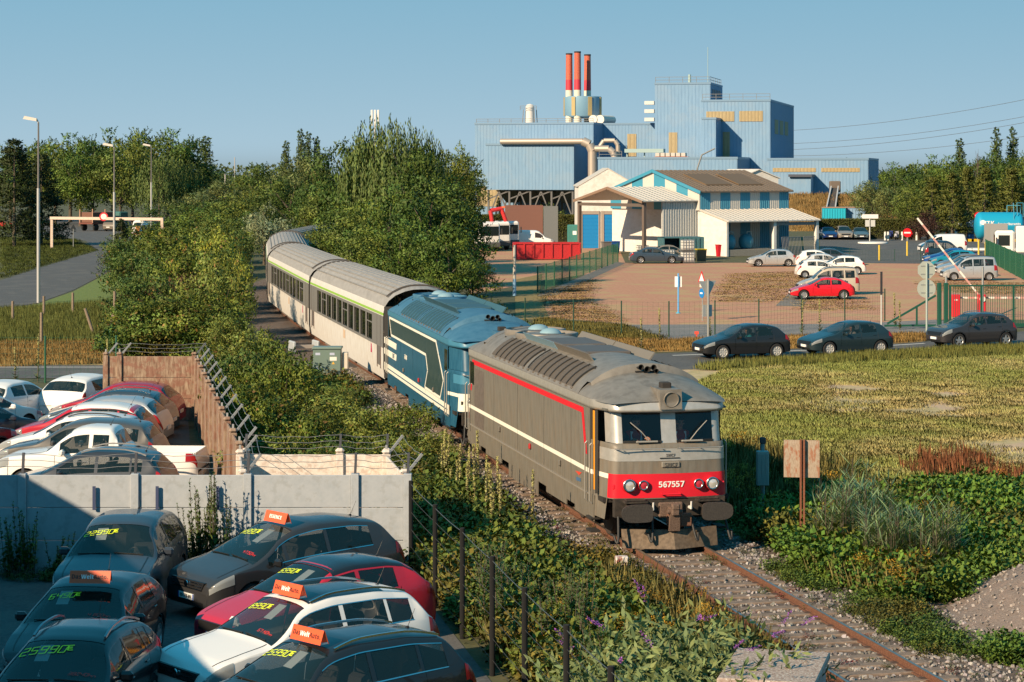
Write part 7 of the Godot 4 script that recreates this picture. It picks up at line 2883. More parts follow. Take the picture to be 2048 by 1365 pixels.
	for k in 6:
		var b := MB.new()
		b.box(Vector3(-0.3 + k * 0.4,0.1,1.0), Vector3(-0.12 + k * 0.4,2.0,1.07))
		part(ct, "rib", b, teal)
	for q in [[Vector3(12.44,0,-209.77),0.0], [Vector3(15.39,0,-192.94),0.0], [Vector3(15.39,0,-192.94),1.05], [Vector3(13.07,0,-206.17),0.0], [Vector3(14.06,0,-198.24),0.0]]:
		var o := thing("caged_tank", "white plastic tank in a wire cage on top of another by the container" if q[1] > 0 else "white plastic tank in a wire cage standing beside the teal container", "tank", q[0] + Vector3(0, q[1],0),12.0, "caged tanks in the yard")
		var b := MB.new()
		b.bbox(Vector3(-0.5,0.14,-0.42), Vector3(0.5,1.0,0.42),0.06)
		part(o, "tank", b, M(0.62,0.61,0.58,0.5))
		var p2 := MB.new()
		p2.box(Vector3(-0.52,0,-0.45), Vector3(0.52,0.12,0.45))
		part(o, "pallet", p2, M(0.08,0.08,0.08,0.8))
		for y: float in [0.3,0.55,0.8,1.0]:
			var wv := MB.new()
			for e in [[Vector3(-0.52, y,0.45), Vector3(0.52, y,0.45)], [Vector3(0.52, y,0.45), Vector3(0.52, y,-0.45)], [Vector3(0.52, y,-0.45), Vector3(-0.52, y,-0.45)], [Vector3(-0.52, y,-0.45), Vector3(-0.52, y,0.45)]]:
				wv.beam(e[0], e[1],0.03,0.03)
			part(o, "cage_ring", wv, M(0.25,0.26,0.27,0.5,0.4))
		for k in 5:
			var wv := MB.new()
			wv.beam(Vector3(-0.5 + k * 0.25,0.12,0.46), Vector3(-0.5 + k * 0.25,1.0,0.46),0.03,0.03)
			part(o, "cage_bar", wv, M(0.25,0.26,0.27,0.5,0.4))
	for q in [[Vector3(16.75,0,-195.03), M(0.06,0.065,0.04,0.5), M(0.6,0.42,0.01,0.5), "dark green wheeled bin with yellow lid beside the container"], [Vector3(9.22,0,-214.76), M(0.12,0.12,0.12,0.6), M(0.1,0.1,0.1,0.6), "grey wheeled bin before the white garage pier"], [Vector3(10.11,0,-216.05), M(0.01,0.08,0.32,0.5), M(0.01,0.08,0.32,0.5), "blue wheeled bin beside the grey bin at the garage"], [Vector3(19.35,0,-206.17), M(0.5,0.01,0.02,0.5), M(0.5,0.01,0.02,0.5), "red fire point cabinet against the lean-to wall"]]:
		var o := thing("wheeled_bin" if "wheeled" in q[3] else "fire_cabinet", q[3], "bin" if "wheeled" in q[3] else "cabinet", q[0],15.0)
		var b := MB.new()
		var wdt := 0.42 if "wheeled" in q[3] else 0.16
		b.hexa([Vector3(-wdt + 0.06,0.08,0.3), Vector3(wdt - 0.06,0.08,0.3), Vector3(wdt - 0.06,0.08,-0.3), Vector3(-wdt + 0.06,0.08,-0.3), Vector3(-wdt,1.1,0.38), Vector3(wdt,1.1,0.38), Vector3(wdt,1.1,-0.38), Vector3(-wdt,1.1,-0.38)])
		part(o, "box", b, q[1])
		var ld := MB.new()
		ld.bbox(Vector3(-wdt - 0.03,1.1,-0.42), Vector3(wdt + 0.03,1.2,0.42),0.03)
		part(o, "lid", ld, q[2])
	for q in [[Vector3(42.45,1.87,-290.00), M(0.01,0.36,0.5,0.5), "bright turquoise shipping container beyond the clipped hedge",3.0], [Vector3(44.91,1.85,-291.00), M(0.20,0.33,0.50,0.6), "pale blue shipping container beside the turquoise one",3.6]]:
		var o := thing("shipping_container", q[2], "container", Vector3(q[0].x,0, q[0].z),-5.0)
		var b := MB.new()
		b.box(Vector3(-q[3] / 2.0,0,-1.2), Vector3(q[3] / 2.0,3.2,1.2))
		part(o, "shell", b, q[1])
		for k in 9:
			var r := MB.new()
			var x: float = lerpf(-q[3] / 2.0 + 0.15, q[3] / 2.0 - 0.15, k / 8.0)
			r.box(Vector3(x - 0.08,0.15,1.2), Vector3(x + 0.08,3.05,1.26))
			part(o, "rib", r, q[1])
		var t := MB.new()
		t.box(Vector3(-q[3] / 2.0 - 0.05,3.2,-1.25), Vector3(q[3] / 2.0 + 0.05,3.32,1.3))
		part(o, "top_rim", t, M(0.3,0.2,0.15,0.8))
	var ft := thing("fuel_tank", "big turquoise horizontal fuel tank behind grey screens", "tank", Vector3(54.70,0,-247.12),-4.0)
	var tb := MB.new()
	var ty := 1.55 + 0.35
	tb.lathe(Vector3(-2.35, ty,0), Vector3.RIGHT, [[0.001,-0.35], [0.8,-0.3], [1.3,-0.12], [1.5,0.1], [1.55,0.4], [1.55,4.4], [1.5,4.7], [1.3,4.9], [0.8,5.06], [0.001,5.1]],28)
	part(ft, "vessel", tb, M(0.01,0.27,0.45,0.4))
	for x: float in [-1.6,1.6]:
		var b := MB.new()
		b.box(Vector3(x - 0.2,0,-1.0), Vector3(x + 0.2,0.7,1.0))
		part(ft, "saddle", b, M(0.2,0.2,0.2,0.8))
	var lt := part(ft, "lettering", text_shape("ITK",0.5,0.02), M(0.75,0.75,0.75,0.5))
	lt.position = Vector3(-1.25, ty + 0.32,1.52)
	var lt2 := part(ft, "lettering", text_shape("les carburants",0.26,0.02), M(0.75,0.75,0.75,0.5))
	lt2.position = Vector3(0.95, ty + 0.26,1.55)
	part(ft, "round_emblem", disc(0.27,1.48,1.54, ty + 0.42), M(0.75,0.75,0.75,0.5)).position = Vector3(-1.95,0,0)
	var lad := MB.new()
	lad.tube([Vector3(1.5,0.2,1.7), Vector3(1.5, ty + 1.7,1.2), Vector3(1.5, ty + 2.6,0.8)],0.04,6)
	lad.tube([Vector3(1.9, ty + 1.2,1.2), Vector3(1.9, ty + 2.6,0.8), Vector3(2.6, ty + 2.6,0.8), Vector3(2.6, ty + 1.0,0.8)],0.04,6)
	lad.tube([Vector3(0.9, ty + 1.5,0.2), Vector3(0.9, ty + 2.3,0.2), Vector3(2.4, ty + 2.3,0.2), Vector3(2.4, ty + 1.4,0.2)],0.05,6)
	part(ft, "pipework", lad, M(0.05,0.25,0.35,0.5))
	for q in [[Vector3(52.56,0,-242.15),1.1], [Vector3(52.92,0,-240.53),1.2], [Vector3(54.04,0,-242.15),1.1]]:
		var b := MB.new()
		b.box(Vector3(-q[1] / 2.0,0.05,-0.04), Vector3(q[1] / 2.0,2.3,0.04))
		single("metal_screen", "plain grey sheet metal screen standing before the turquoise tank", "screen", b, M(0.36,0.35,0.34,0.5,0.3), q[0], "screens before the fuel tank")
	for q in [[Vector3(52.74,0,-259.57),0.0], [Vector3(54.10,0,-259.57),1.0]]:
		var o := thing("fuel_pump", "dark blue fuel pump with white display" if q[1] == 0.0 else "dark blue fuel pump with two white panels", "pump", q[0])
		var b := MB.new()
		b.bbox(Vector3(-0.4,0,-0.25), Vector3(0.4,2.3,0.25),0.04)
		part(o, "housing", b, M(0.01,0.10,0.28,0.4))
		var w := MB.new()
		w.box(Vector3(-0.28,1.5,0.25), Vector3(0.28,1.95,0.26))
		part(o, "display", w, M(0.7,0.72,0.74,0.5))
		if q[1] > 0:
			var w2 := MB.new()
			w2.box(Vector3(-0.3,1.98,0.25), Vector3(0.3,2.25,0.26))
			part(o, "top_panel", w2, M(0.7,0.72,0.74,0.5))
	for q in [Vector3(51.76,0,-261.45), Vector3(52.79,0,-263.36)]:
		var b := MB.new()
		b.cyl(Vector3(0,0.0,0), Vector3(0,0.06,0),0.4,0.4,14)
		b.cyl(Vector3(0,0.06,0), Vector3(0,1.3,0),0.32,0.06,14)
		single("traffic_cone", "tall orange red cone standing by the hedge near the pumps", "cone", b, M(0.6,0.07,0.03,0.6), q, "cones near the pumps")
	for k in 3:
		var b := MB.new()
		b.box(Vector3(-0.45,0,-0.2), Vector3(0.45,0.3,0.2))
		single("kerb_block", "yellow painted kerb block in front of the fuel pumps", "kerb block", b, M(0.6,0.38,0.01,0.7), [Vector3(51.66,0,-251.43), Vector3(52.34,0,-251.43), Vector3(52.97,0,-251.43)][k], "yellow kerb blocks")
	no_entry("red no entry sign on a post in the asphalt lot beside a yellow bollard", Vector3(38.38,0,-213.49),2.1,0.44)
	no_entry("red no entry sign on a post in front of the turquoise tank", Vector3(53.07,0,-250.56),3.0,0.4)
	var ds := thing("direction_sign", "white arrow shaped direction sign on a post above a painted island", "road sign", Vector3(41.06,0,-252.31))
	post(ds,2.9,0.06, M(0.55,0.53,0.5,0.5))
	var db := MB.new()
	db.slab(PackedVector2Array([Vector2(-1.0,2.85), Vector2(-0.85,3.1), Vector2(0.95,3.1), Vector2(0.95,2.62), Vector2(-0.85,2.62)]),0.06,0.12)
	part(ds, "arrow_board", db, M(0.72,0.71,0.69,0.5))
	for x: float in [-0.28,0.35]:
		var b := MB.new()
		b.box(Vector3(x - 0.25,1.7,0.06), Vector3(x + 0.25,2.45,0.1))
		part(ds, "small_board", b, M(0.5,0.5,0.49,0.5))
	for q in [[Vector3(40.27,0,-245.44),3.3,0.7], [Vector3(47.97,0,-225.50),3.2,0.8]]:
		var b := MB.new()
		b.lathe(q[0], Vector3.UP, [[q[1] * 0.5,0.0], [q[1] * 0.5,0.14], [q[1] * 0.45,0.16], [0.01,0.17]],24)
		single("traffic_island", "white painted island under the arrow direction sign" if q[2] < 0.75 else "white kerbed island before the fuel station", "traffic island", b, M(0.66,0.64,0.61,0.8))
	for q in [Vector3(33.30,0,-199.34), Vector3(37.71,0,-209.77), Vector3(45.05,0,-212.24), Vector3(44.93,0,-208.55), Vector3(43.48,0,-198.24)]:
		var b := MB.new()
		b.cyl(Vector3.ZERO, Vector3(0,1.35,0),0.09,0.09,10)
		b.cyl(Vector3(0,1.35,0), Vector3(0,1.4,0),0.09,0.03,10)
		single("yellow_bollard", "yellow steel bollard at the edge of the far asphalt lot", "bollard", b, M(0.6,0.42,0.05,0.6), q, "yellow bollards")
	for q in [Vector3(43.44,0,-255.89), Vector3(43.79,0,-255.89), Vector3(45.42,0,-255.89), Vector3(47.11,0,-255.89), Vector3(48.79,0,-255.89)]:
		var b := MB.new()
		b.cyl(Vector3.ZERO, Vector3(0,0.95,0),0.13,0.13,10)
		b.cyl(Vector3(0,0.95,0), Vector3(0,1.02,0),0.13,0.05,10)
		single("white_bollard", "short white bollard in front of the parked motorbikes and hedge", "bollard", b, M(0.68,0.66,0.62,0.6), q, "white bollards before the hedge")
	for q in [[Vector3(44.72,0,-259.57), "dark blue scooter with white cowl parked before the hedge", M(0.03,0.05,0.2,0.4)], [Vector3(45.10,0,-257.71), "silver grey scooter parked between white bollards", M(0.4,0.4,0.45,0.4)], [Vector3(46.74,0,-257.71), "red motorbike parked behind the no entry sign", M(0.5,0.02,0.02,0.4)], [Vector3(47.74,0,-257.71), "red and white scooter leaning beside a white bollard", M(0.5,0.05,0.06,0.4)], [Vector3(48.79,0,-257.71), "black motorbike parked at the dark end of the hedge", M(0.02,0.02,0.02,0.4)]]:
		var o := thing("motor_scooter", q[1], "scooter", q[0],160.0, "two-wheelers along the hedge")
		for z: float in [-0.6,0.6]:
			var b := MB.new()
			b.lathe(Vector3(0,0.28, z), Vector3.RIGHT, [[0.16,-0.05], [0.28,-0.04], [0.28,0.04], [0.16,0.05]],16)
			part(o, "wheel", b, M(0.015,0.015,0.015,0.9))
		var bd := MB.new()
		bd.bbox(Vector3(-0.16,0.3,-0.75), Vector3(0.16,0.75,0.05),0.08)
		bd.hexa([Vector3(-0.2,0.3,0.5), Vector3(0.2,0.3,0.5), Vector3(0.2,0.3,0.42), Vector3(-0.2,0.3,0.42), Vector3(-0.18,1.0,0.32), Vector3(0.18,1.0,0.32), Vector3(0.18,1.0,0.24), Vector3(-0.18,1.0,0.24)])
		bd.box(Vector3(-0.15,0.25,0.0), Vector3(0.15,0.33,0.5))
		part(o, "bodywork", bd, q[2])
		var st := MB.new()
		st.bbox(Vector3(-0.14,0.75,-0.7), Vector3(0.14,0.85,0.0),0.04)
		part(o, "saddle", st, M(0.02,0.02,0.02,0.7))
		var hb := MB.new()
		hb.tube([Vector3(-0.32,1.05,0.2), Vector3(0,1.0,0.3), Vector3(0.32,1.05,0.2)],0.025,6)
		part(o, "handlebar", hb, M(0.05,0.05,0.05,0.5))
	var gb := thing("bottle_bank", "green recycling bank beside the white garage hall", "recycling bank", Vector3(6.61,0,-232.77))
	var g1 := MB.new()
	g1.bbox(Vector3(-0.75,0,-0.6), Vector3(0.75,2.4,0.6),0.1)
	part(gb, "box", g1, M(0.03,0.16,0.15,0.6))
	var g2 := MB.new()
	g2.box(Vector3(-0.2,1.35,0.6), Vector3(0.2,1.75,0.61))
	part(gb, "label_plate", g2, M(0.65,0.68,0.68,0.6))
	var bw := MB.new()
	bw.box(Vector3(-0.77,0,-243.2), Vector3(3.42,4.3,-243))
	single("brick_wall", "dark red boundary wall behind the white van", "wall", bw, M(0.16,0.075,0.06,0.9))
	var gw2 := MB.new()
	gw2.box(Vector3(3.48,0,-243.25), Vector3(5.08,4.2,-243))
	single("grey_partition", "dark grey panelled partition beside the red boundary wall", "wall", gw2, M(0.12,0.13,0.14,0.7))
	var cbn := thing("relay_cabinet", "green grey trackside relay cabinet with small white stickers among bushes", "cabinet", Vector3(-6.96,0,-82.94))
	var c1 := MB.new()
	c1.bbox(Vector3(-0.52,0,-0.3), Vector3(0.52,1.45,0.3),0.02)
	part(cbn, "housing", c1, M(0.13,0.19,0.17,0.5))
	var c2 := MB.new()
	c2.bbox(Vector3(-0.56,1.45,-0.34), Vector3(0.56,1.54,0.34),0.02)
	part(cbn, "lid", c2, M(0.15,0.21,0.19,0.5))
	for q in [[0.24,1.1,0.13,0.07, M(0.7,0.68,0.64,0.6)], [-0.34,1.28,0.09,0.045, M(0.4,0.45,0.6,0.6)], [0.2,1.28,0.09,0.045, M(0.4,0.45,0.6,0.6)], [-0.35,0.75,0.05,0.05, M(0.7,0.7,0.7,0.6)]]:
		var b := MB.new()
		b.box(Vector3(q[0] - q[2], q[1] - q[3],0.3), Vector3(q[0] + q[2], q[1] + q[3],0.306))
		part(cbn, "sticker", b, q[4])
	part(cbn, "warning_triangle", disc(0.07,0.3,0.306,0.93,3, PI / 2.0), M(0.6,0.35,0.05,0.6)).position.x = 0.24
	var c3 := MB.new()
	c3.bbox(Vector3(0.56,0.7,-0.15), Vector3(0.78,1.32,0.15),0.02)
	part(cbn, "side_box", c3, M(0.55,0.5,0.44,0.6))
	var fr := thing("point_machine", "pale blue steel track frame lying beside the coaches", "track equipment", Vector3(-9.37,0,-99.12),20.0)
	for x: float in [-0.55,0.55]:
		var b := MB.new()
		b.bbox(Vector3(x - 0.07,0,-0.5), Vector3(x + 0.07,0.5,0.45),0.04)
		part(fr, "side_cheek", b, M(0.34,0.38,0.42,0.6))
	var b4 := MB.new()
	b4.box(Vector3(-0.48,0.15,-0.2), Vector3(0.48,0.3,0.0))
	part(fr, "cross_bar", b4, M(0.3,0.27,0.25,0.7))
	var rsn := thing("rusty_sign", "back of a rusty white sign on a rusted steel post beside the track", "sign", Vector3(6.21,0,-46.98),-8.0)
	var rust := N("rusted post", [Color(0.09,0.03,0.018), Color(0.17,0.06,0.032), Color(0.24,0.10,0.055)],0.5,0.9,0.04)
	for x: float in [-0.04,0.03]:
		var b := MB.new()
		b.box(Vector3(x - 0.02,-0.1,-0.04), Vector3(x + 0.02,2.44,0.05))
		part(rsn, "post_channel", b, rust)
	for q in [[-0.4,0.36]]:
		var b := MB.new()
		b.box(Vector3(q[0],1.62,-0.06), Vector3(q[1],2.42,-0.045))
		part(rsn, "sign_panel", b, layer(N("rusted enamel", [Color(0.24,0.18,0.135), Color(0.31,0.245,0.19), Color(0.36,0.30,0.24)],0.9,0.8,0.02,0.0, Vector3(2.5,0.8,2.5)),71,1.3, Color(0.26,0.09,0.04,0.85),0.52,0.7,0.01, Vector3(2,0.6,2)))
	var sbx := thing("signal_box", "grey green slatted equipment box on a post in the engine's shadow", "cabinet", Vector3(5.86,0,-51.40),0.0)
	post(sbx,1.95,0.05, M(0.2,0.25,0.25,0.6))
	var s1 := MB.new()
	s1.bbox(Vector3(-0.16,0.85,0.05), Vector3(0.12,1.65,0.25),0.015)
	part(sbx, "box", s1, M(0.24,0.32,0.32,0.6))
	for k in 3:
		var b := MB.new()
		b.box(Vector3(-0.14 + 0.09 * k,0.9,0.25), Vector3(-0.08 + 0.09 * k,1.58,0.262))
		part(sbx, "slat", b, M(0.2,0.27,0.27,0.6))
	var s3 := MB.new()
	s3.bbox(Vector3(-0.07,1.8,-0.05), Vector3(0.07,1.95,0.07),0.02)
	part(sbx, "top_fitting", s3, M(0.05,0.05,0.06,0.6))
	var rbx := thing("rail_box", "small white and rust red metal box on a stem beside the rail", "track equipment", Vector3(2.18,0,-43.73),5.0)
	post(rbx,0.32,0.03, rust, "stem")
	var r1 := MB.new()
	r1.bbox(Vector3(-0.13,0.28,-0.1), Vector3(0.13,0.52,0.1),0.02)
	part(rbx, "box", r1, layer(N("flaking white", [Color(0.5,0.45,0.42), Color(0.6,0.56,0.53), Color(0.62,0.6,0.57)],0.5,0.8,0.03),73,0.8, Color(0.28,0.05,0.03,0.95),0.5,0.6))
	var r2 := MB.new()
	r2.tube([Vector3(0.12,0.35,0), Vector3(0.4,0.3,-0.05), Vector3(0.7,0.15,-0.25)],0.015,6)
	part(rbx, "cable", r2, M(0.4,0.3,0.25,0.7))
	var ht := thing("concrete_hut", "low concrete topped hut with grey corrugated side at the track's edge", "hut", Vector3(3.72,0,-31.1),-14.0)
	var h1 := MB.new()
	h1.bbox(Vector3(-0.68,1.1,-1.0), Vector3(0.68,1.2,1.0),0.02)
	part(ht, "roof_slab", h1, layer(N("slab concrete", [Color(0.20,0.14,0.115), Color(0.30,0.225,0.19), Color(0.38,0.30,0.26)],1.6,0.95,0.03,0.6),75,0.8, Color(0.5,0.47,0.42,0.9),0.62,0.68,0.03))
	var h2 := MB.new()
	h2.box(Vector3(-0.62,0,-0.95), Vector3(0.62,1.1,0.9))
	part(ht, "wall", h2, M(0.3,0.3,0.3,0.8))
	for k in 12:
		var b := MB.new()
		var x := -0.6 + k * 0.105
		b.box(Vector3(x,0.05,0.9), Vector3(x + 0.07,1.08,0.93))
		part(ht, "corrugation", b, M(0.36,0.37,0.38,0.5,0.3))
	var mk := MB.new()
	mk.box(Vector3(-0.03,0,-0.03), Vector3(0.03,0.2,0.03))
	mk.box(Vector3(-0.1,0.2,-0.05), Vector3(0.1,0.34,0.05))
	single("marker_stake", "small orange red marker stake in the dry verge", "stake", mk, M(0.65,0.07,0.04,0.6), Vector3(8.99,0,-107.06))
	for q in [[Vector3(85.27,20.61,-700.00), Vector3(139.49,27.93,-560.00)], [Vector3(85.27,16.47,-700.00), Vector3(139.49,23.47,-560.00)], [Vector3(85.27,14.56,-700.00), Vector3(139.49,21.95,-560.00)], [Vector3(87.71,12.78,-720.00), Vector3(149.45,18.84,-600.00)]]:
		var pts := []
		for i in 13:
			var t := i / 12.0
			pts.append((q[0] as Vector3).lerp(q[1], t) + Vector3(0,-3.4 * 4.0 * t * (1 - t) * 0.5,0))
		var b := MB.new()
		b.tube(pts,0.055,4)
		single("power_line", "thin overhead power line sagging across the sky beyond the factory", "cable", b, M(0.12,0.13,0.15,0.6), Vector3.ZERO, "overhead power lines")
	var ms := thing("phone_mast", "white antenna mast top showing above the tall trees", "mast", Vector3(-16.19,0,-260))
	post(ms,14.0,0.12, M(0.5,0.5,0.5,0.5))
	for k in 3:
		var b := MB.new()
		b.bbox(Vector3(-0.5 + 0.38 * k,13.4,0.1), Vector3(-0.24 + 0.38 * k,15.3,0.3),0.04)
		part(ms, "antenna_panel", b, M(0.65,0.65,0.65,0.5))
	for q in [[-52.98,420.0,10.6], [-39.14,300.0,7.6]]:
		var b := MB.new()
		b.cyl(Vector3.ZERO, Vector3(0, q[2],0),0.12,0.09,8)
		single("far_pole", "slim far pole rising over the distant trees" if q[1] > 400 else "pale pole standing among the bushes before distant trees", "pole", b, M(0.36,0.34,0.33,0.6), Vector3(q[0],0,-q[1]))


# ---------- vehicles where they stand ----------
func build_vehicles() -> void:
	var white := paint(0.72,0.70,0.68)
	var silver := paint(0.46,0.47,0.48,0.5)
	var black := paint(0.012,0.013,0.015)
	var grey := paint(0.028,0.028,0.03)
	var redc := paint(0.42,0.012,0.03)
	var chrome := M(0.6,0.61,0.63,0.2,1.0)
	var trim := M(0.02,0.02,0.022,0.6)
	var dk := M(0.015,0.015,0.015,0.5)
	var wt := M(0.8,0.8,0.8,0.5)
	var bl := M(0.02,0.012,0.012,0.5)
	var dwa := [["Das", bl], ["Welt", wt], ["Auto.", bl]]
	var p := rear_at("mpv", Vector3(-2.55,0,-43.0),-50)
	make_car("mpv", "parked_car", "dark grey people carrier with price figures beneath the red ESSENCE sign", "car", p,-50, grey, {"chrome": 1, "price": "14990", "km": "47750km", "sheet_x": 0.12, "plate": "ED-778-MX", "wipers": 1, "mirror": black, "wheel": 1}, "cars for sale in the lot")
	roof_sign([["ESSENCE", wt]], "red sign lettered ESSENCE on the dark grey people carrier", p + Vector3(-0.15,1.6,0.35),-48)
	p = rear_at("hatch", Vector3(-1.8,0,-39.2),-50)
	make_car("hatch", "parked_car", "dark red hatchback with black roof and yellow price figures", "car", p,-50, redc, {"black_roof": 2, "price": "15990", "sheet_x": 0.15, "plate": "EW-251-GT", "wipers": 1, "mirror": black}, "cars for sale in the lot")
	p = rear_at("suv", Vector3(-1.62,0,-35.6),-50)
	make_car("suv", "parked_car", "white estate car with silver roof rails and black glass roof", "car", p,-50, white, {"rails": chrome, "black_roof": 1, "chrome": 1, "price": "18990", "km": "57140km", "sheet_x": 0.1, "wipers": 1, "plate": "DX-604-KL"}, "cars for sale in the lot")
	roof_sign(dwa, "orange sign lettered DasWeltAuto on the white estate car", p + Vector3(-0.12,1.63,0.2),-46)
	p = rear_at("suv", Vector3(-0.98,0,-32.3),-50)
	make_car("suv", "parked_car", "black estate car with silver roof rails beside the wire fence", "car", p,-50, black, {"rails": chrome, "chrome": 1, "price": "25990", "sheet_x": 0.1, "wipers": 1, "plate": "EF-419-BN"}, "cars for sale in the lot")
	roof_sign(dwa, "orange sign lettered DasWeltAuto on the black estate car", p + Vector3(-0.15,1.63,0.22),-46)
	make_car("suv", "parked_car", "blue grey sport utility car priced 22990 before the painted wall", "car", Vector3(-7.35,0,-41.5),-2, paint(0.035,0.042,0.055), {"price": "22990", "price_x": -0.6, "sheet_x": -0.28, "wipers": 1, "plate": "EB-337-RC"}, "cars for sale in the lot")
	make_car("hatch", "parked_car", "black hatchback priced 15490 with orange roof sign", "car", Vector3(-6.95,0,-36.0),-5, paint(0.012,0.013,0.016), {"price": "15490", "km": "41800km", "price_x": -0.6, "sheet_x": -0.28, "wipers": 1, "plate": "DP-882-SF"}, "cars for sale in the lot")
	roof_sign(dwa, "orange sign lettered DasWeltAuto on the black hatchback priced 15490", Vector3(-6.85,1.49,-35.75),-4)
	make_car("city", "parked_car", "black crossover car priced 25990 with grey roof rails", "car", Vector3(-6.35,0,-31.7),-6, paint(0.012,0.012,0.014), {"rails": M(0.3,0.31,0.33,0.4,0.8), "price": "25990", "km": "38240km", "price_x": -0.6, "sheet_x": -0.26, "price_h": 0.17, "wipers": 1}, "cars for sale in the lot")
	var g2 := "cars parked in the rear lot"
	for q in [["city",-8.05,52.6, paint(0.04,0.045,0.055,0.3), "dark grey crossover parked closest behind the painted wall", {"rails": M(0.3,0.3,0.3,0.4,0.6)}],
			["pickup",-7.75,55.3, white, "white pickup truck with open load bed in the rear lot", {}],
			["suv",-9.1,57.9, paint(0.10,0.095,0.09,0.4), "grey sport utility car between white pickup and white crossover", {}],
			["city",-9.9,60.2, white, "white crossover with black side trim beside the grey utility car", {"rails": trim}],
			["city",-10.2,62.9, redc, "red crossover with white roof in the rear lot", {"black_roof": 2, "roof_mat": white}],
			["hatch",-10.2,65.4, silver, "silver grey estate hatchback in the rear lot", {}],
			["hatch",-10.35,67.5, paint(0.05,0.075,0.10,0.4), "slate blue estate hatchback with red tail lamps", {"rails": chrome}],
			["hatch",-10.5,69.9, paint(0.33,0.012,0.03,0.2), "crimson hatchback parked last in the rear lot row", {}]]:
		make_car(q[0], "parked_car", q[4], "car" if q[0] != "pickup" else "pickup", rear_at(q[0], Vector3(q[1],0,-q[2]),-93),-93, q[3], q[5], g2)
	make_car("hatch", "parked_car", "white hatchback turned away with dark rear window", "car", Vector3(-13.9,0,-73.0),158, white, {"wheel": 0}, g2)
	make_car("small", "parked_car", "white three-door car turned away beside the green fence", "car", Vector3(-16.2,0,-71.5),158, white, {"wheel": 0}, g2)
	make_car("hatch", "parked_car", "white estate car cut by the picture edge behind a dark one", "car", Vector3(-16.3,0,-67.3),150, white, {}, g2)
	make_car("hatch", "parked_car", "dark blue hatchback with red lamps beside the white estate", "car", Vector3(-15.6,0,-64.2),150, paint(0.03,0.04,0.06,0.3), {}, g2)
	make_car("suv", "parked_car", "dark red utility car with tail lamps lit by the sun", "car", Vector3(-15.7,0,-60.6),150, paint(0.09,0.015,0.02,0.3), {}, g2)
	make_car("kangoo", "parked_van", "grey van facing out before the brown back wall", "van", Vector3(-11.75,0,-73.6),-14, paint(0.30,0.29,0.285,0.4), {"wheel": 0})
	var g3 := "cars driving on the road"
	var pa := Vector3(10.01,0,-96.21)
	var pb := Vector3(14.84,0,-98.04)
	make_car("hatch", "moving_car", "black hatchback driving with its window open, first of three", "car", pa,-72, black, {"wheel": 0, "rim": M(0.45,0.44,0.42,0.5,0.3)}, g3)
	make_car("hatch", "moving_car", "dark teal hatchback driving between black and grey cars", "car", pb,-70, paint(0.016,0.032,0.04,0.2), {"wheel": 0, "rim": M(0.45,0.44,0.42,0.5,0.3)}, g3)
	make_car("city", "moving_car", "dark grey crossover driving past the green gate", "car", Vector3(21.41,0,-102.50),-68, paint(0.04,0.038,0.042,0.3), {"rails": chrome}, g3)
	var g4 := "cars in the red car park"
	for q in [["sedan", Vector3(12.63,0,-192.94),92, paint(0.05,0.075,0.105,0.4), "slate blue saloon parked before the caged tanks", {}],
			["sedan", Vector3(14.54,0,-199.34),92, paint(0.30,0.25,0.2,0.4), "beige saloon mostly hidden behind the slate blue one", {}],
			["hatch", Vector3(22.05,0,-186.94),-88, silver, "silver three-door hatchback parked before the lean-to", {}],
			["sedan", Vector3(27.79,0,-189.89),88, paint(0.05,0.055,0.065,0.4), "dark grey saloon furthest back in the car row", {}],
			["hatch", Vector3(25.90,0,-185.03),86, white, "white hatchback between dark saloon and white cars", {}],
			["small", Vector3(25.61,0,-178.61),86, paint(0.6,0.6,0.6,0.3), "pale silver small car in the car row", {"wheel": 0}],
			["hatch", Vector3(25.66,0,-172.63),-92, white, "white hatchback facing the path in the car row", {"wheel": 0}],
			["small", Vector3(23.42,0,-167.04),92, white, "white three-door car with its tail at the path", {"wheel": 0}],
			["kangoo", Vector3(20.78,0,-144.90),-89, paint(0.50,0.42,0.33,0.2), "beige high-roofed family van behind the red car", {"wheel": 0, "rails": trim}],
			["coupe", Vector3(19.67,0,-139.84),-90, paint(0.55,0.008,0.02), "bright red three-door car parked before the beige van", {"wheel": 0}],
			["kangoo", Vector3(33.91,0,-163.26),-90, silver, "silver high-roofed van parked near the green fence", {"wheel": 0, "rails": trim}],
			["hatch", Vector3(34.85,0,-170.19),-90, silver, "silver hatchback beside the silver high-roofed van", {}],
			["hatch", Vector3(36.10,0,-176.86),-90, paint(0.2,0.2,0.2,0.4), "grey hatchback between silver and turquoise cars", {}],
			["hatch", Vector3(37.17,0,-185.03),-90, paint(0.01,0.22,0.33,0.2), "turquoise hatchback in the car row", {}],
			["sedan", Vector3(38.01,0,-190.90),-90, paint(0.01,0.07,0.28,0.2), "bright blue car in the car row", {}],
			["kangoo", Vector3(39.37,0,-199.34),88, paint(0.012,0.03,0.05,0.2), "dark blue family van next to the white van", {"wheel": 0}],
			["hatch", Vector3(37.34,0,-259.57),0, paint(0.01,0.03,0.14,0.2), "dark blue car facing out before the clipped hedge", {"wheel": 0}],
			["mpv", Vector3(39.11,0,-259.57),0, paint(0.28,0.235,0.19,0.3), "beige people carrier between two cars at the hedge", {"wheel": 0}],
			["sedan", Vector3(41.06,0,-259.57),-3, paint(0.12,0.15,0.16,0.4), "grey green saloon facing out beside the beige people carrier", {"wheel": 0}]]:
		make_car(q[0], "parked_car", q[4], "car", q[1], q[2], q[3], q[5], g4)
	make_car("van", "parked_van", "white delivery van parked in the far asphalt lot", "van", Vector3(42.28,0,-216.05),-85, white, {"wheel": 0, "solid": white})
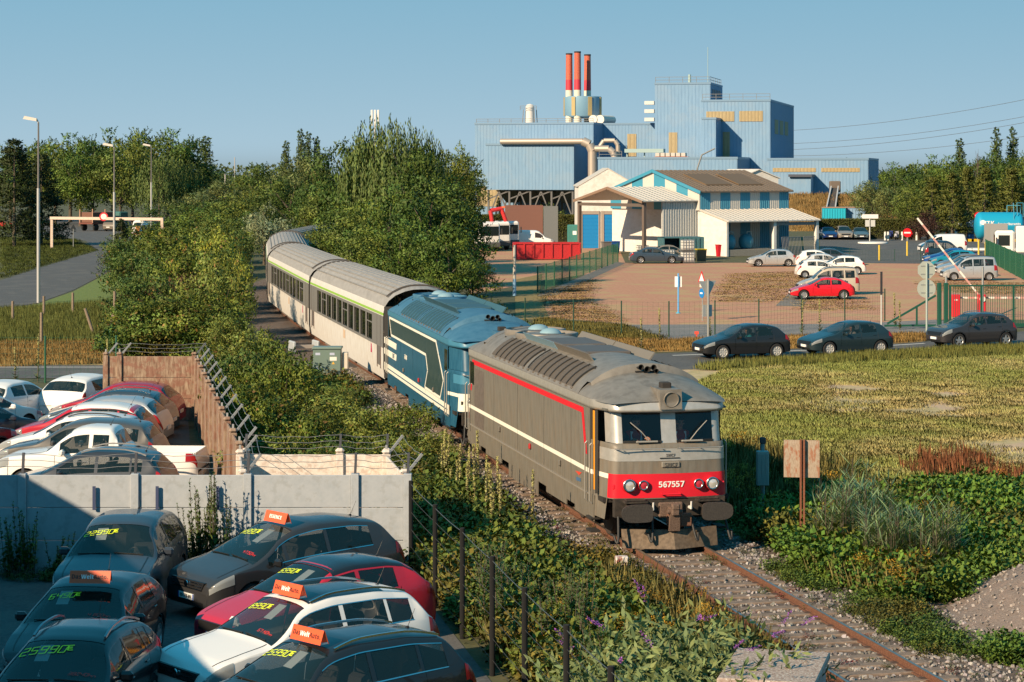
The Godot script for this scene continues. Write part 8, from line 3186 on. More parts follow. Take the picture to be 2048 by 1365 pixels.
	make_car("van", "parked_van", "white panel van parked behind the red skip", "van", Vector3(2.19,0,-229.81),90, white, {"wheel": 0, "solid": white})
	for q in [[Vector3(-3.14,0,-222.72),20.0, "white truck half hidden behind the maple leaves",0], [Vector3(-2.11,0,-226.92),20.0, "white truck with red crane arm in a row of trucks",1], [Vector3(-1.20,0,-229.81),20.0, "white truck last in the row beside the white van",0], [Vector3(44.99,0,-192.94),-100.0, "big white refuse truck behind the green fence",2]]:
		var o := thing("parked_truck", q[2], "truck", q[0], q[1], "trucks in the yards")
		var cab := MB.new()
		cab.bbox(Vector3(-1.15,0.6,0.9), Vector3(1.15,2.9,2.6),0.18)
		part(o, "cab", cab, white)
		var ws := MB.new()
		ws.bbox(Vector3(-1.0,1.55,2.5), Vector3(1.0,2.55,2.62),0.04)
		part(o, "windscreen", ws, M(0.015,0.02,0.022,0.08))
		for s: float in [-1.0,1.0]:
			var sw := MB.new()
			sw.bbox(Vector3(s * 1.12 - 0.05,1.55,1.3), Vector3(s * 1.12 + 0.05,2.5,2.3),0.03)
			part(o, "side_window", sw, M(0.015,0.02,0.022,0.08))
			for z: float in [-3.2,1.8]:
				var wh := MB.new()
				wh.lathe(Vector3(s * 1.0,0.5, z), Vector3.RIGHT, [[0.001,-0.14], [0.5,-0.13], [0.5,0.13], [0.001,0.14]],18)
				part(o, "wheel", wh, M(0.015,0.015,0.015,0.9))
			var mr := MB.new()
			mr.bbox(Vector3(s * 1.38 - 0.06,1.7,2.4), Vector3(s * 1.38 + 0.06,2.3,2.52),0.03)
			part(o, "mirror", mr, trim)
		var bp := MB.new()
		bp.bbox(Vector3(-1.15,0.4,2.3), Vector3(1.15,0.95,2.72),0.08)
		part(o, "bumper", bp, M(0.08,0.08,0.085,0.6))
		var bx := MB.new()
		bx.bbox(Vector3(-1.22,0.95,-4.6), Vector3(1.22,3.3 if q[3] == 2 else 1.9,0.8),0.1)
		part(o, "body", bx, white if q[3] == 2 else (M(0.02,0.12,0.35,0.5) if q[3] == 1 else M(0.07,0.07,0.075,0.7)))
		if q[3] == 1:
			var ar := MB.new()
			ar.tube([Vector3(0,2.2,0.5), Vector3(-0.3,4.0,0.5), Vector3(0.9,4.2,0.5), Vector3(1.4,2.9,0.5)],0.22,8)
			part(o, "crane_arm", ar, M(0.55,0.03,0.03,0.5))
		if q[3] == 2:
			var rg := MB.new()
			rg.bbox(Vector3(1.22,1.0,-1.6), Vector3(1.4,2.0,-0.4),0.05)
			part(o, "grey_hatch", rg, M(0.3,0.29,0.28,0.6))
	for q in [[pa,-72.0, "hatch", Color(0.02,0.3,0.33), "driver in a turquoise sleeve at the wheel of the black hatchback"], [pb,-70.0, "hatch", Color(0.3,0.28,0.26), "driver in a pale shirt at the wheel of the teal hatchback"], [Vector3(21.41,0,-102.50),-68.0, "city", Color(0.04,0.2,0.26), "driver in a blue shirt at the wheel of the grey crossover"]]:
		var s: Dictionary = CARS[q[2]]
		var o := seated(q[4], q[0], q[1], q[3], q[3], Color(0.02,0.015,0.01), [Vector3(-0.15,0.36,0.36), Vector3(0.15,0.36,0.36)])
		o.translate_object_local(Vector3(0.37, s.belt[0] - 0.8 + 0.42, s.L / 2.0 - (s.ws[1] + 0.30)))

var loco_at := Vector3(3.38,0.0,-46.86)

func build_train() -> void:
	make_loco("diesel_locomotive", "grey and silver diesel locomotive with red front band leading the train", loco_at,12.24, true)
	make_loco("diesel_locomotive", "blue diesel locomotive with white stripes coupled behind the grey one", Vector3(-0.22,0,-63.55),10.6, false)
	var pts := [[Vector3(-3.3,0,-80.5), Vector3(-8.05,0,-103.0)], [Vector3(-8.15,0,-103.5), Vector3(-12.85,0,-128.4)], [Vector3(-12.95,0,-128.9), Vector3(-15.65,0,-152.6)], [Vector3(-15.65,0,-153.2), Vector3(-14.7,0,-178.0)]]
	var lab := ["cream coach with green stripe coupled to the blue locomotive", "cream coach with green stripe, second behind the engines", "cream coach with green stripe on the bend, third behind the engines", "cream coach vanishing round the bend behind the trees"]
	for i in 4:
		make_coach(lab[i], pts[i][0], along(pts[i][0], pts[i][1]), pts[i][0].distance_to(pts[i][1]), true)
	var t := Transform3D(Basis(Vector3.UP, deg_to_rad(12.24)), loco_at)
	var orange := Color(0.5,0.03,0.03)
	var a := seated("engine driver in dark jacket and red vest at the cab's controls", t * Vector3(-0.5,1.97,-1.0),12.24, Color(0.02,0.025,0.035), Color(0.35,0.02,0.03), Color(0.03,0.025,0.02), [Vector3(-0.12,0.42,0.36), Vector3(0.16,0.45,0.38)], "crew in the engine cab")
	var b := seated("second crew member in red safety vest and dark glasses in the cab", t * Vector3(0.5,1.95,-1.0),12.24, Color(0.02,0.025,0.035), Color(0.4,0.02,0.03), Color(0.025,0.02,0.02), [Vector3(-0.1,0.34,0.36), Vector3(0.12,0.34,0.36)], "crew in the engine cab")
	for o in [a, b]:
		for x: float in [-0.1,0.1]:
			var st := MB.new()
			st.hexa([Vector3(x - 0.025,0.2,0.135), Vector3(x + 0.025,0.2,0.135), Vector3(x + 0.025,0.2,0.1), Vector3(x - 0.025,0.2,0.1), Vector3(x - 0.025,0.56,0.07), Vector3(x + 0.025,0.56,0.07), Vector3(x + 0.025,0.56,-0.02), Vector3(x - 0.025,0.56,-0.02)])
			part(o, "vest_stripe", st, M(0.6,0.65,0.66,0.4))
	var gl := MB.new()
	gl.bbox(Vector3(-0.075,0.745,0.105), Vector3(0.075,0.785,0.125),0.01)
	part(b, "sunglasses", gl, M(0.01,0.01,0.012,0.1))

# ---------- planting ----------
func tone(kind: String) -> String:
	return {"broad_a": "mid green", "broad_b": "light green", "broad_c": "dark green", "olive_a": "olive green", "poplar_a": "narrow dark", "bush_a": "mid green", "bush_b": "light olive", "bush_c": "dark green"}.get(kind, "green")

func build_planting() -> void:
	rng.seed = 2024
	var far := "wood behind the driveway"
	for q in [["broad_a",-69.31,345,1.05,1.25], ["broad_c",-62.92,330,1.02,1.1], ["broad_a",-63.56,350,1.12,1.2], ["broad_b",-57.79,335,1.05,1.1], ["broad_c",-57.92,352,1.15,1.2], ["broad_a",-54.02,345,1.1,1.15], ["broad_b",-68.55,330,0.95,1.1], ["broad_c",-75.59,345,1.0,1.2], ["broad_a",-62.84,320,0.9,1.0], ["broad_b",-56.66,318,0.9,1.0], ["broad_c",-51.86,350,1.05,1.0], ["broad_a",-79.86,350,0.95,1.2]]:
		plant(q[0], "tree", "tall dense %s tree in the wood behind the driveway" % tone(q[0]), "tree", Vector3(q[1],0,-q[2]), Vector3(q[4], q[3] * 1.13, q[4]), rf(0,360), far)
	for q in [[-47.07,305.0,1.0,0.95], [-48.14,300.0,0.95,0.85], [-45.64,308.0,0.9,0.7]]:
		plant("willow_a", "willow_tree", "drooping willow hanging beside the white vans", "tree", Vector3(q[0],0,-q[1]), Vector3(q[3], q[2], q[3]), rf(0,360), "willows beside the driveway")
	plant("conifer_a", "cedar_tree", "big dark cedar on the left of the driveway behind the lamp", "tree", Vector3(-53.20,0,-235), Vector3(1.0,0.98,1.0),30)
	plant("conifer_a", "cedar_tree", "smaller dark cedar crowding the big cedar", "tree", Vector3(-51.38,0,-240), Vector3(0.8,0.85,0.8),80)
	plant("conifer_a", "cypress_tree", "small dark cypress at the foot of the second street lamp", "tree", Vector3(-31.99,0,-180), Vector3(0.28,0.36,0.28),0)
	var mid := "scrub trees between driveway and railway"
	for q in [["poplar_a",-52.94,380,0.88,1.5], ["broad_c",-54.45,400,0.80,1.1], ["broad_a",-41.55,330,0.62,0.95], ["olive_a",-37.16,280,0.8,1.0], ["broad_b",-35.73,300,0.72,0.9], ["olive_a",-35.45,250,0.66,1.0], ["broad_c",-31.90,290,0.8,0.85], ["olive_a",-26.89,255,0.9,1.0], ["broad_a",-30.89,225,0.42,0.8], ["broad_c",-35.23,230,0.42,0.8], ["broad_c",-22.20,220,0.66,0.75], ["broad_b",-27.31,215,0.5,0.8], ["broad_a",-27.38,190,0.42,0.7], ["broad_b",-23.69,180,0.4,0.6], ["broad_a",-23.79,196,0.38,0.55], ["broad_b",-25.30,230,0.6,0.8]]:
		plant(q[0], "scrub_tree", "%s scrub tree in the thicket between driveway and railway" % tone(q[0]), "tree", Vector3(q[1],0,-q[2]), Vector3(q[4], q[3], q[4]), rf(0,360), mid)
	plant("silver_a", "silver_willow", "silvery grey leaved willow above the bend of the train", "tree", Vector3(-21.42,0,-190), Vector3(1.1,1.15,1.1),10)
	plant("olive_a", "olive_willow", "rounded pale olive willow in front of dark poplars", "tree", Vector3(-23.24,0,-250), Vector3(0.95,1.15,0.95),10)
	for q in [[-31.73,330.0,0.90], [-31.06,335.0,0.88], [-29.58,332.0,0.83], [-32.87,320.0,0.78]]:
		plant("poplar_a", "poplar_tree", "slender dark poplar rising over the pale willow", "tree", Vector3(q[0],0,-q[1]), Vector3(0.8, q[2],0.8), rf(0,360), "poplars over the willow")
	for q in [["bush_a",-24.68,150,1.5,1.7], ["bush_c",-24.15,140,1.3,1.4], ["bush_a",-22.53,146,1.7,1.6], ["bush_b",-21.27,150,1.6,1.6], ["bush_c",-19.72,125,1.4,1.4], ["bush_y",-17.22,128,1.9,1.2], ["bush_b",-17.52,132,1.5,1.2], ["bush_a",-17.72,122,1.6,1.4], ["bush_r",-17.49,115,1.2,1.0], ["bush_c",-18.81,112,1.2,1.2], ["bush_b",-14.63,108,1.8,1.2], ["bush_b",-13.66,104,1.4,0.9], ["bush_y",-15.72,118,1.5,1.0], ["bush_a",-16.13,98,1.0,1.3], ["bush_a",-14.90,98,1.1,1.3], ["bush_a",-13.95,100,1.2,1.2], ["bush_c",-18.41,106,0.8,1.0], ["bush_a",-27.20,175,1.6,1.8], ["bush_b",-22.27,165,1.7,1.6], ["bush_c",-21.79,170,1.5,1.2], ["bush_y",-22.87,185,1.3,1.0], ["bush_b",-12.41,96,0.8,0.7], ["bush_c",-29.21,165,1.3,1.2], ["bush_a",-30.86,185,1.5,1.7], ["bush_a",-29.31,205,1.8,2.0]]:
		plant(q[0], "shrub", {"bush_y": "yellow green shrub in the thicket beside the coaches", "bush_r": "reddish brown shrub in the thicket beside the coaches"}.get(q[0], "%s shrub in the thicket beside the coaches" % tone(q[0])), "shrub", Vector3(q[1],0,-q[2]), Vector3(q[4], q[3], q[4]), rf(0,360), "shrubs beside the coaches")
	for q in [["bush_a",-6.4,60,0.85,0.8], ["bush_b",-5.4,64,0.7,0.9], ["bush_a",-7.9,66,1.0,0.8], ["bush_a",-7.1,69,1.0,0.8], ["bush_c",-8.6,71,1.0,0.8], ["bush_a",-5.0,57,0.8,0.8], ["bush_b",-3.9,60.5,0.72,0.75], ["bush_c",-4.4,54.5,0.62,0.75], ["bush_b",-3.2,56,0.6,0.7], ["bush_a",-4.9,51.5,0.55,0.6], ["bush_b",-3.5,51.5,0.5,0.6], ["bush_a",-7.4,62.5,0.9,0.7], ["bush_b",-6.2,75,0.35,0.5], ["bush_a",-8.6,77,0.95,0.8], ["bush_b",-9.6,80,1.0,0.9], ["bush_a",-3.0,65,0.55,0.6], ["bush_b",-2.2,60,0.45,0.55], ["bush_a",-10.8,76,0.9,0.9], ["bush_b",-6.1,54.5,0.7,0.7], ["bush_a",-2.3,52.5,0.4,0.6]]:
		plant(q[0], "shrub", "dense %s bramble shrub between brown wall and engines" % tone(q[0]), "shrub", Vector3(q[1],0,-q[2]), Vector3(q[4], q[3], q[4]), rf(0,360), "shrubs between wall and engines")
	for q in [["broad_c",-13.62,185,0.98,0.75], ["broad_b",-11.29,178,0.9,0.7], ["broad_c",-6.61,150,0.86,0.62], ["broad_a",-5.32,152,0.78,0.6], ["broad_a",-12.15,160,0.55,0.6], ["broad_b",-10.23,148,0.5,0.62], ["broad_a",-7.65,138,0.62,0.66], ["broad_b",-15.93,190,0.62,0.6], ["broad_a",-3.84,142,0.62,0.55], ["broad_c",-4.77,128,0.66,0.62], ["broad_a",-6.31,124,0.46,0.5], ["broad_c",-3.22,130,0.52,0.5], ["broad_a",-3.52,120,0.44,0.46], ["broad_b",-8.41,128,0.42,0.5], ["broad_c",-17.89,205,0.66,0.6], ["broad_b",-7.77,300,1.0,0.8], ["broad_b",-6.27,310,0.75,0.8], ["broad_a",-2.30,128,0.3,0.36], ["broad_b",-12.41,150,0.4,0.5], ["broad_a",-10.32,136,0.38,0.44]]:
		plant(q[0], "maple_tree", "%s leafy maple in the tall clump beside the train" % tone(q[0]), "tree", Vector3(q[1],0,-q[2]), Vector3(q[4], q[3], q[4]), rf(0,360), "tall clump beside the train")
	for q in [[-9.93,172.0,1.16,0.8], [-8.09,168.0,1.12,0.75], [-6.88,172.0,1.04,0.55], [-11.56,176.0,1.0,0.6]]:
		plant("willow_a", "birch_tree", "tall drooping birch crowning the clump beside the train", "tree", Vector3(q[0],0,-q[1]), Vector3(q[3], q[2], q[3]), rf(0,360), "birches crowning the clump")
	for q in [["bush_a",-0.41,95,0.7,0.9], ["bush_b",0.33,92,0.6,0.8], ["bush_c",-1.53,105,0.8,0.9]]:
		plant(q[0], "shrub", "low bright shrub at the foot of the maples beyond the engines", "shrub", Vector3(q[1],0,-q[2]), Vector3(q[4], q[3], q[4]), rf(0,360), "shrubs beyond the engines")
	for q in [["conifer_b",50.08,262,0.62,0.75], ["conifer_b",51.66,258,0.66,0.8], ["conifer_b",57.62,268,0.72,0.85], ["conifer_b",59.60,262,0.70,0.85], ["conifer_b",56.94,275,0.72,0.75], ["conifer_b",63.00,265,0.72,0.8]]:
		plant(q[0], "conifer_tree", "olive green spreading conifer behind the fuel station", "tree", Vector3(q[1],0,-q[2]), Vector3(q[4], q[3], q[4]), rf(0,360), "conifers behind the fuel station")
	for q in [["broad_a",57.45,330,0.72,0.8], ["broad_c",58.62,320,0.78,0.85], ["broad_b",64.20,330,0.82,0.9], ["broad_a",72.45,330,0.92,0.8], ["broad_c",75.05,325,0.95,0.9], ["broad_a",63.57,420,0.88,0.9], ["broad_a",73.12,420,0.82,1.0], ["olive_a",46.70,285,0.8,0.8], ["olive_a",47.56,275,0.72,0.75], ["broad_b",48.54,270,0.5,0.6], ["olive_a",47.45,300,0.5,0.5], ["broad_b",53.18,285,0.6,0.7], ["broad_a",64.44,320,0.88,0.9], ["broad_c",70.50,335,0.9,0.9], ["broad_b",70.64,300,0.85,0.9], ["broad_a",65.55,345,0.9,0.9]]:
		plant(q[0], "tree", "%s tree in the belt behind the clipped hedge" % tone(q[0]), "tree", Vector3(q[1],0,-q[2]), Vector3(q[4], q[3], q[4]), rf(0,360), "tree belt behind the hedge")
	for q in [[69.24,340.0,0.82], [73.85,335.0,0.92], [76.97,338.0,0.93]]:
		plant("poplar_a", "poplar_tree", "tall narrow poplar rising above the conifers", "tree", Vector3(q[0],0,-q[1]), Vector3(0.95, q[2],0.95), rf(0,360), "poplars above the conifers")
	plant("bare_a", "dead_tree", "bare dead poplar trunk among the green poplars", "tree", Vector3(63.55,0,-300), Vector3(0.8,0.95,0.8),0)
	for q in [[47.88,252.0,0.75], [47.36,256.0,0.6]]:
		plant("reddish_a", "plum_tree", "dark purple leaved tree behind the far hedge", "tree", Vector3(q[0],0,-q[1]), Vector3(0.75, q[2],0.75), rf(0,360), "purple trees behind the hedge")
	plant("conifer_a", "cypress_tree", "narrow dark cypress before the steel legs of the factory", "tree", Vector3(-1.61,0,-262), Vector3(0.18,0.42,0.18),0)
	plant("bush_b", "shrub", "round yellow green bush before the steel legs of the factory", "shrub", Vector3(4.10,0,-258), Vector3(1.3,1.7,1.3),0)
	for q in [[-6.23,44.2,1.3], [-6.06,44.1,1.5], [-5.88,44.25,1.25], [-6.43,44.2,1.0], [-10.11,44.2,0.9], [-9.76,44.2,1.0], [-9.10,44.2,0.6]]:
		plant("weed_tall", "wild_plant", "tall green weed growing at the foot of the painted wall", "plant", Vector3(q[0],0,-q[1]), Vector3(0.8, q[2],0.8), rf(0,360), "weeds at the painted wall")
	for i in 34:
		var t := rng.randf()
		plant("weed_tall", "wild_plant", "tall green weed growing along the black wire fence", "plant", Vector3(lerpf(-1.7,2.6, t) + rf(0.1,1.4),0, lerpf(-43,-27.5, t)), Vector3(1,1,1) * rf(0.6,1.0), rf(0,360), "weeds along the wire fence")
	for q in [[2.7,33.4,1.0], [2.1,32.2,0.95], [3.2,31.6,0.9], [1.5,31.0,0.9], [2.6,30.2,0.9]]:
		var o := plant("buddleia", "butterfly_bush", "grey green butterfly bush with purple flower spikes beside the hut", "shrub", Vector3(q[0],0,-q[1]), Vector3(0.95,0.9,0.95) * q[2], rf(0,360), "butterfly bushes beside the hut")
		for k in 3:
			var L := Leaves.new()
			var a := rf(0, TAU)
			var base := Vector3(cos(a) * rf(0.7,1.2), rf(1.6,2.2), sin(a) * rf(0.7,1.2))
			var dirv := Vector3(cos(a), rf(0.3,1.0), sin(a)).normalized()
			for j in 70:
				var u := rng.randf()
				L.leaf(base + dirv * 0.32 * u + rdir() * 0.035 * (1.1 - u), rdir() * 0.03, rdir() * 0.012, rdir(), tint(Color(0.30,0.10,0.42), rf(0.7,1.3), rf(-0.1,0.1)))
			part(o, "flower_spike", L.mesh(), leaf_mat())
	for i in 30:
		var t := rng.randf()
		var p := Vector3(lerpf(0.2,-1.2, t) + rf(-0.8,0.5),0, lerpf(-47.5,-56.5, t))
		plant("mullein", "mullein", "tall pale yellow mullein spike beside the grey engine", "plant", p, Vector3(0.6, rf(0.6,1.1),0.6), rf(0,360), "mulleins beside the engine")
	for q in [Vector3(5.82,0,-98.85), Vector3(6.93,0,-103.09), Vector3(9.66,0,-107.38), Vector3(14.44,0,-109.33), Vector3(15.40,0,-110.00), Vector3(19.89,0,-112.75), Vector3(19.94,0,-114.54), Vector3(-19.18,0,-84.89), Vector3(-15.72,0,-85.50), Vector3(-18.31,0,-84.89)]:
		plant("mullein", "mullein", "tall pale mullein spike in the dry verge of the road", "plant", q, Vector3(0.8, rf(0.8,1.2),0.8), rf(0,360), "mulleins in the verge")
	for i in 16:
		plant("reed", "reed_clump", "grey green reeds standing beside the rusty sign", "plant", Vector3(rf(6.7,8.6),0,-rf(43.8,50.5)), Vector3(1, rf(0.7,1.05),1), rf(0,360), "reeds beside the rusty sign")
	for q in [[-3.95,7.90,252.0,3.0, "clipped green hedge behind the trucks and white van"], [36.44,48.29,262.0,2.3, "clipped green hedge behind the row of parked cars"]]:
		var o := thing("hedge", q[4], "hedge", Vector3(q[0],0,-q[2]))
		var L := Leaves.new()
		var len: float = q[1] - q[0]
		for i in int(len * 900):
			var p := Vector3(rf(0, len), q[3] * sqrt(rng.randf()), rf(0.35,0.6))
			if rng.randf() < 0.3:
				p = Vector3(p.x, q[3] + rf(-0.12,0.06), rf(-0.6,0.6))
			var al := rdir() * 0.16
			L.leaf(p, al, al.cross(rdir()).normalized() * 0.05, (Vector3(0,0.5,1) + rdir() * 0.8).normalized(), tint(Color(0.065,0.078,0.02), rf(0.6,1.35), rf(-0.1,0.3)))
		part(o, "foliage", L.mesh(), leaf_mat())
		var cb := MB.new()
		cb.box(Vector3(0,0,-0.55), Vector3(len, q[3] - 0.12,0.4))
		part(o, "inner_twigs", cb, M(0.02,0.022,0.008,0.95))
	var bk := MB.new()
	var rows := []
	for i in 9:
		var line := []
		for j in 30:
			var x := lerpf(36.55,52.91, j / 29.0)
			line.append(Vector3(x,4.6 * smoothstep(0.0,1.0, i / 8.0) + 0.25 * sin(x * 1.7) * sin(i * 1.1), lerpf(-294,-312, i / 8.0)))
		rows.append(line)
	bk.grid(rows, false)
	struct("bank", bk, mats["dry verge"])
	var ls := Leaves.new()
	for i in 15000:
		var x := rf(-210,260)
		var t := rng.randf()
		var y := rf(0.2,9.0 + 2.2 * sin(x * 0.05) + 1.4 * sin(x * 0.17))
		var al := rdir() * rf(0.6,1.4)
		ls.leaf(Vector3(x, y,-640 - 30 * t), al, al.cross(rdir()).normalized() * 0.5, (Vector3(0,0.7,1) + rdir() * 0.7).normalized(), tint(Color(0.052,0.075,0.03), rf(0.65,1.3), rf(-0.1,0.15)))
	var lw := part(self, "distant_wood", ls.mesh(), leaf_mat())
	lw.set_meta("kind", "stuff")
	tag(lw, "distant low wood along the skyline", "wood")

func build_grass() -> void:
	rng.seed = 99
	var grass_m := StandardMaterial3D.new()
	grass_m.vertex_color_use_as_albedo = true
	grass_m.roughness = 0.75
	grass_m.metallic_specular = 0.3
	grass_m.backlight_enabled = true
	grass_m.backlight = Color(0.3,0.3,0.1)
	var n1 := ground_noise(3,0.09)
	var n2 := ground_noise(13,0.3)
	var tuft := tuft_shape(16,0.42,0.5,0.012)
	var fine := tuft_shape(20,0.26,0.8,0.008)
	var poly := PackedVector2Array([Vector2(9.0,-89.8), Vector2(14.3,-93.0), Vector2(24.4,-98.0), Vector2(15.6,-53.9), Vector2(8.2,-51.5), Vector2(7.6,-58.2), Vector2(6.5,-61.2), Vector2(6.6,-82.0)])
	var where := []
	var cols := PackedColorArray()
	for p: Vector2 in spots(poly,62000, null,0):
		var a := n1.get_noise_2d(p.x, p.y * 0.6)
		var b := n2.get_noise_2d(p.x, p.y)
		var near := smoothstep(-80.0,-96.0, p.y)
		if a + 0.6 * b + rf(-0.35,0.35) < -0.36 and near < 0.5:
			continue
		var bare := maxf(smoothstep(1.0,0.5, Vector2((p.x - 11.3) / 2.4, (p.y + 77.0) / 5.0).length()), smoothstep(1.0,0.5, Vector2((p.x - 14.6) / 2.6, (p.y + 64.5) / 3.5).length()))
		if rng.randf() < bare * 0.85:
			continue
		var g := clampf(0.55 + 0.8 * a + 0.6 * b + 0.35 * near + rf(-0.25,0.25),0,1)
		var col := Color(0.52,0.43,0.21).lerp(Color(0.29,0.33,0.09), g)
		var s := rf(0.5,1.15) * lerpf(0.75,1.5, maxf(g * 0.5, near))
		where.append(Transform3D(Basis(Vector3.UP, rf(0, TAU)).scaled(Vector3(1.4, s * 0.6,1.4)), Vector3(p.x,-0.01, p.y)))
		cols.append(tint(col, rf(0.75,1.25), rf(-0.1,0.1)))
	scatter("meadow_grass", "dry and green grass covering the meadow beside the train", "grass", fine, where, grass_m, cols)
	where = []
	cols = PackedColorArray()
	for p: Vector2 in spots(PackedVector2Array([Vector2(17.2,-173.5), Vector2(25.0,-178.6), Vector2(20.1,-153.5), Vector2(16.5,-135.6), Vector2(12.3,-136.7)]),1100, null,0) + spots(PackedVector2Array([Vector2(18.7,-143.2), Vector2(22.4,-139.8), Vector2(21.0,-127.9), Vector2(16.7,-127.9)]),260, null,0) + spots(PackedVector2Array([Vector2(2.0,-147.3), Vector2(6.3,-167.0), Vector2(4.9,-138.8), Vector2(6.3,-117.9), Vector2(2.1,-120.3)]),900, null,0) + spots(PackedVector2Array([Vector2(30.1,-162.5), Vector2(37.6,-159.6), Vector2(33.7,-143.2), Vector2(27.6,-147.3)]),500, null,0):
		where.append(Transform3D(Basis(Vector3.UP, rf(0, TAU)).scaled(Vector3(2.2, rf(0.12,0.3),2.2)), Vector3(p.x,0, p.y)))
		cols.append(tint(Color(0.44,0.33,0.15), rf(0.8,1.2), rf(-0.1,0.1)))
	scatter("car_park_grass", "thin dry grass invading the red gravel car park", "grass", fine, where, grass_m, cols)
	where = []
	cols = PackedColorArray()
	for p: Vector2 in spots(PackedVector2Array([Vector2(36.55,-294.5), Vector2(52.91,-294.5), Vector2(52.91,-311), Vector2(36.55,-311)]),2400, null,0):
		var yb := 4.6 * smoothstep(0.0,1.0, (-294.0 - p.y) / 18.0)
		where.append(Transform3D(Basis(Vector3.UP, rf(0, TAU)).scaled(Vector3(4, rf(1.5,4.0),4)), Vector3(p.x, yb - 0.2, p.y)))
		cols.append(tint(Color(0.25,0.16,0.06), rf(0.6,1.2), rf(-0.1,0.1)))
	scatter("bank_grass", "straw coloured grass on the bank below the blue hall", "grass", fine, where, grass_m, cols)
	where = []
	cols = PackedColorArray()
	for i in 150:
		var c: Vector2 = [Vector2(11.6,-59.5), Vector2(13.6,-57.5), Vector2(12.4,-61.5)][i % 3]
		where.append(Transform3D(Basis(Vector3.UP, rf(0, TAU)).scaled(Vector3(0.8, rf(0.7,1.5),0.8)), Vector3(c.x + rf(-1,1) * 0.9,0, c.y + rf(-1,1) * 1.5)))
		cols.append(tint(Color(0.22,0.085,0.04), rf(0.6,1.3),0))
	scatter("sorrel", "rust red sorrel stalks in the meadow", "plants", tuft, where, grass_m, cols)
	var cover := cover_shape(120,0.36,0.42,0.075)
	where = []
	cols = PackedColorArray()
	var zones := [
		[PackedVector2Array([Vector2(5.5,-50), Vector2(8.6,-54), Vector2(16.5,-56), Vector2(16,-46.5), Vector2(10.8,-46.2), Vector2(8.3,-43.6), Vector2(7.4,-41), Vector2(6.1,-44)]),5200, Color(0.111,0.195,0.030),1.15,-0.3],
		[PackedVector2Array([Vector2(5.2,-48), Vector2(3.2,-60), Vector2(5.0,-66), Vector2(9.5,-60), Vector2(8.8,-52)]),2400, Color(0.119,0.188,0.041),0.5,-0.4],
		[PackedVector2Array([Vector2(8.4,-47), Vector2(12,-47), Vector2(12,-44.5), Vector2(9.4,-42.4), Vector2(8.2,-41.5)]),900, Color(0.131,0.204,0.035),1.1,-0.4],
		[PackedVector2Array([Vector2(7.9,-37.5), Vector2(10.3,-36.5), Vector2(11,-33), Vector2(8.8,-33)]),700, Color(0.099,0.173,0.030),0.75,-0.1],
		[PackedVector2Array([Vector2(4.9,-47), Vector2(6.8,-45), Vector2(8.4,-37), Vector2(7.0,-37), Vector2(5.4,-44)]),520, Color(0.105,0.156,0.030),0.5,0.05],
		[PackedVector2Array([Vector2(-2.2,-46), Vector2(0.4,-46), Vector2(3.9,-31), Vector2(4.2,-26), Vector2(2.2,-27)]),3400, Color(0.131,0.164,0.030),1.2,-0.35],
		[PackedVector2Array([Vector2(0.5,-47.5), Vector2(1.6,-47.5), Vector2(4.5,-36), Vector2(4.6,-31), Vector2(3.3,-32)]),900, Color(0.171,0.140,0.028),0.75,-0.15],
		[PackedVector2Array([Vector2(-2.3,-45.5), Vector2(0.7,-45.5), Vector2(-1.7,-58), Vector2(-4.2,-68), Vector2(-9.5,-75), Vector2(-9.5,-72), Vector2(-6.2,-52)]),5200, Color(0.107,0.149,0.030),1.25,-0.35],
		[PackedVector2Array([Vector2(-5,-76), Vector2(-7,-86), Vector2(-13,-84), Vector2(-11,-75)]),1500, Color(0.099,0.149,0.030),1.2,-0.4],
		[PackedVector2Array([Vector2(-12.0,-97), Vector2(-16.2,-120), Vector2(-20,-120), Vector2(-18,-96)]),3000, Color(0.095,0.149,0.028),1.5,-0.5],
		[PackedVector2Array([Vector2(-3.5,-96), Vector2(-8,-118), Vector2(-4,-122), Vector2(1,-104), Vector2(0,-94)]),2600, Color(0.079,0.125,0.028),1.5,-0.4],
		[PackedVector2Array([Vector2(2.0,-62), Vector2(-0.5,-78), Vector2(-1.6,-90), Vector2(4,-92), Vector2(3.6,-70)]),1600, Color(0.131,0.173,0.035),1.0,-0.35],
	]
	for z in zones:
		for p: Vector2 in spots(z[0], z[1], n2, z[4]):
			var s: float = rf(0.55,1.3) * z[3]
			where.append(Transform3D(Basis(Vector3.UP, rf(0, TAU)).scaled(Vector3(s, s * rf(0.7,1.3), s)), Vector3(p.x,-0.02, p.y)))
			var w := n1.get_noise_2d(p.x * 5, p.y * 5)
			var col: Color = z[2]
			if w > 0.22:
				col = col.lerp(Color(0.17,0.11,0.03),0.55)
			cols.append(tint(col, rf(0.7,1.3), rf(-0.12,0.18)))
	scatter("brambles", "brambles and low weeds covering both sides of the railway", "undergrowth", cover, where, grass_m, cols)
	for pass_n in 2:
		var w2 := []
		var c2 := PackedColorArray()
		for z in [zones[0], zones[1], zones[5], zones[6], zones[7], zones[8], zones[11]]:
			for p: Vector2 in spots(z[0], int(z[1] * (0.5 if pass_n == 0 else 0.045)), n1,-0.1 if pass_n == 0 else 0.12):
				var s := rf(0.8,1.7) if pass_n == 0 else rf(0.25,0.5)
				w2.append(Transform3D(Basis(Vector3.UP, rf(0, TAU)).scaled(Vector3(s, s, s)), Vector3(p.x,0.0 if pass_n == 0 else rf(0.3,0.6), p.y)))
				c2.append(tint(Color(0.17,0.15,0.05) if pass_n == 0 else Color(0.5,0.27,0.03), rf(0.6,1.3), rf(-0.1,0.1)))
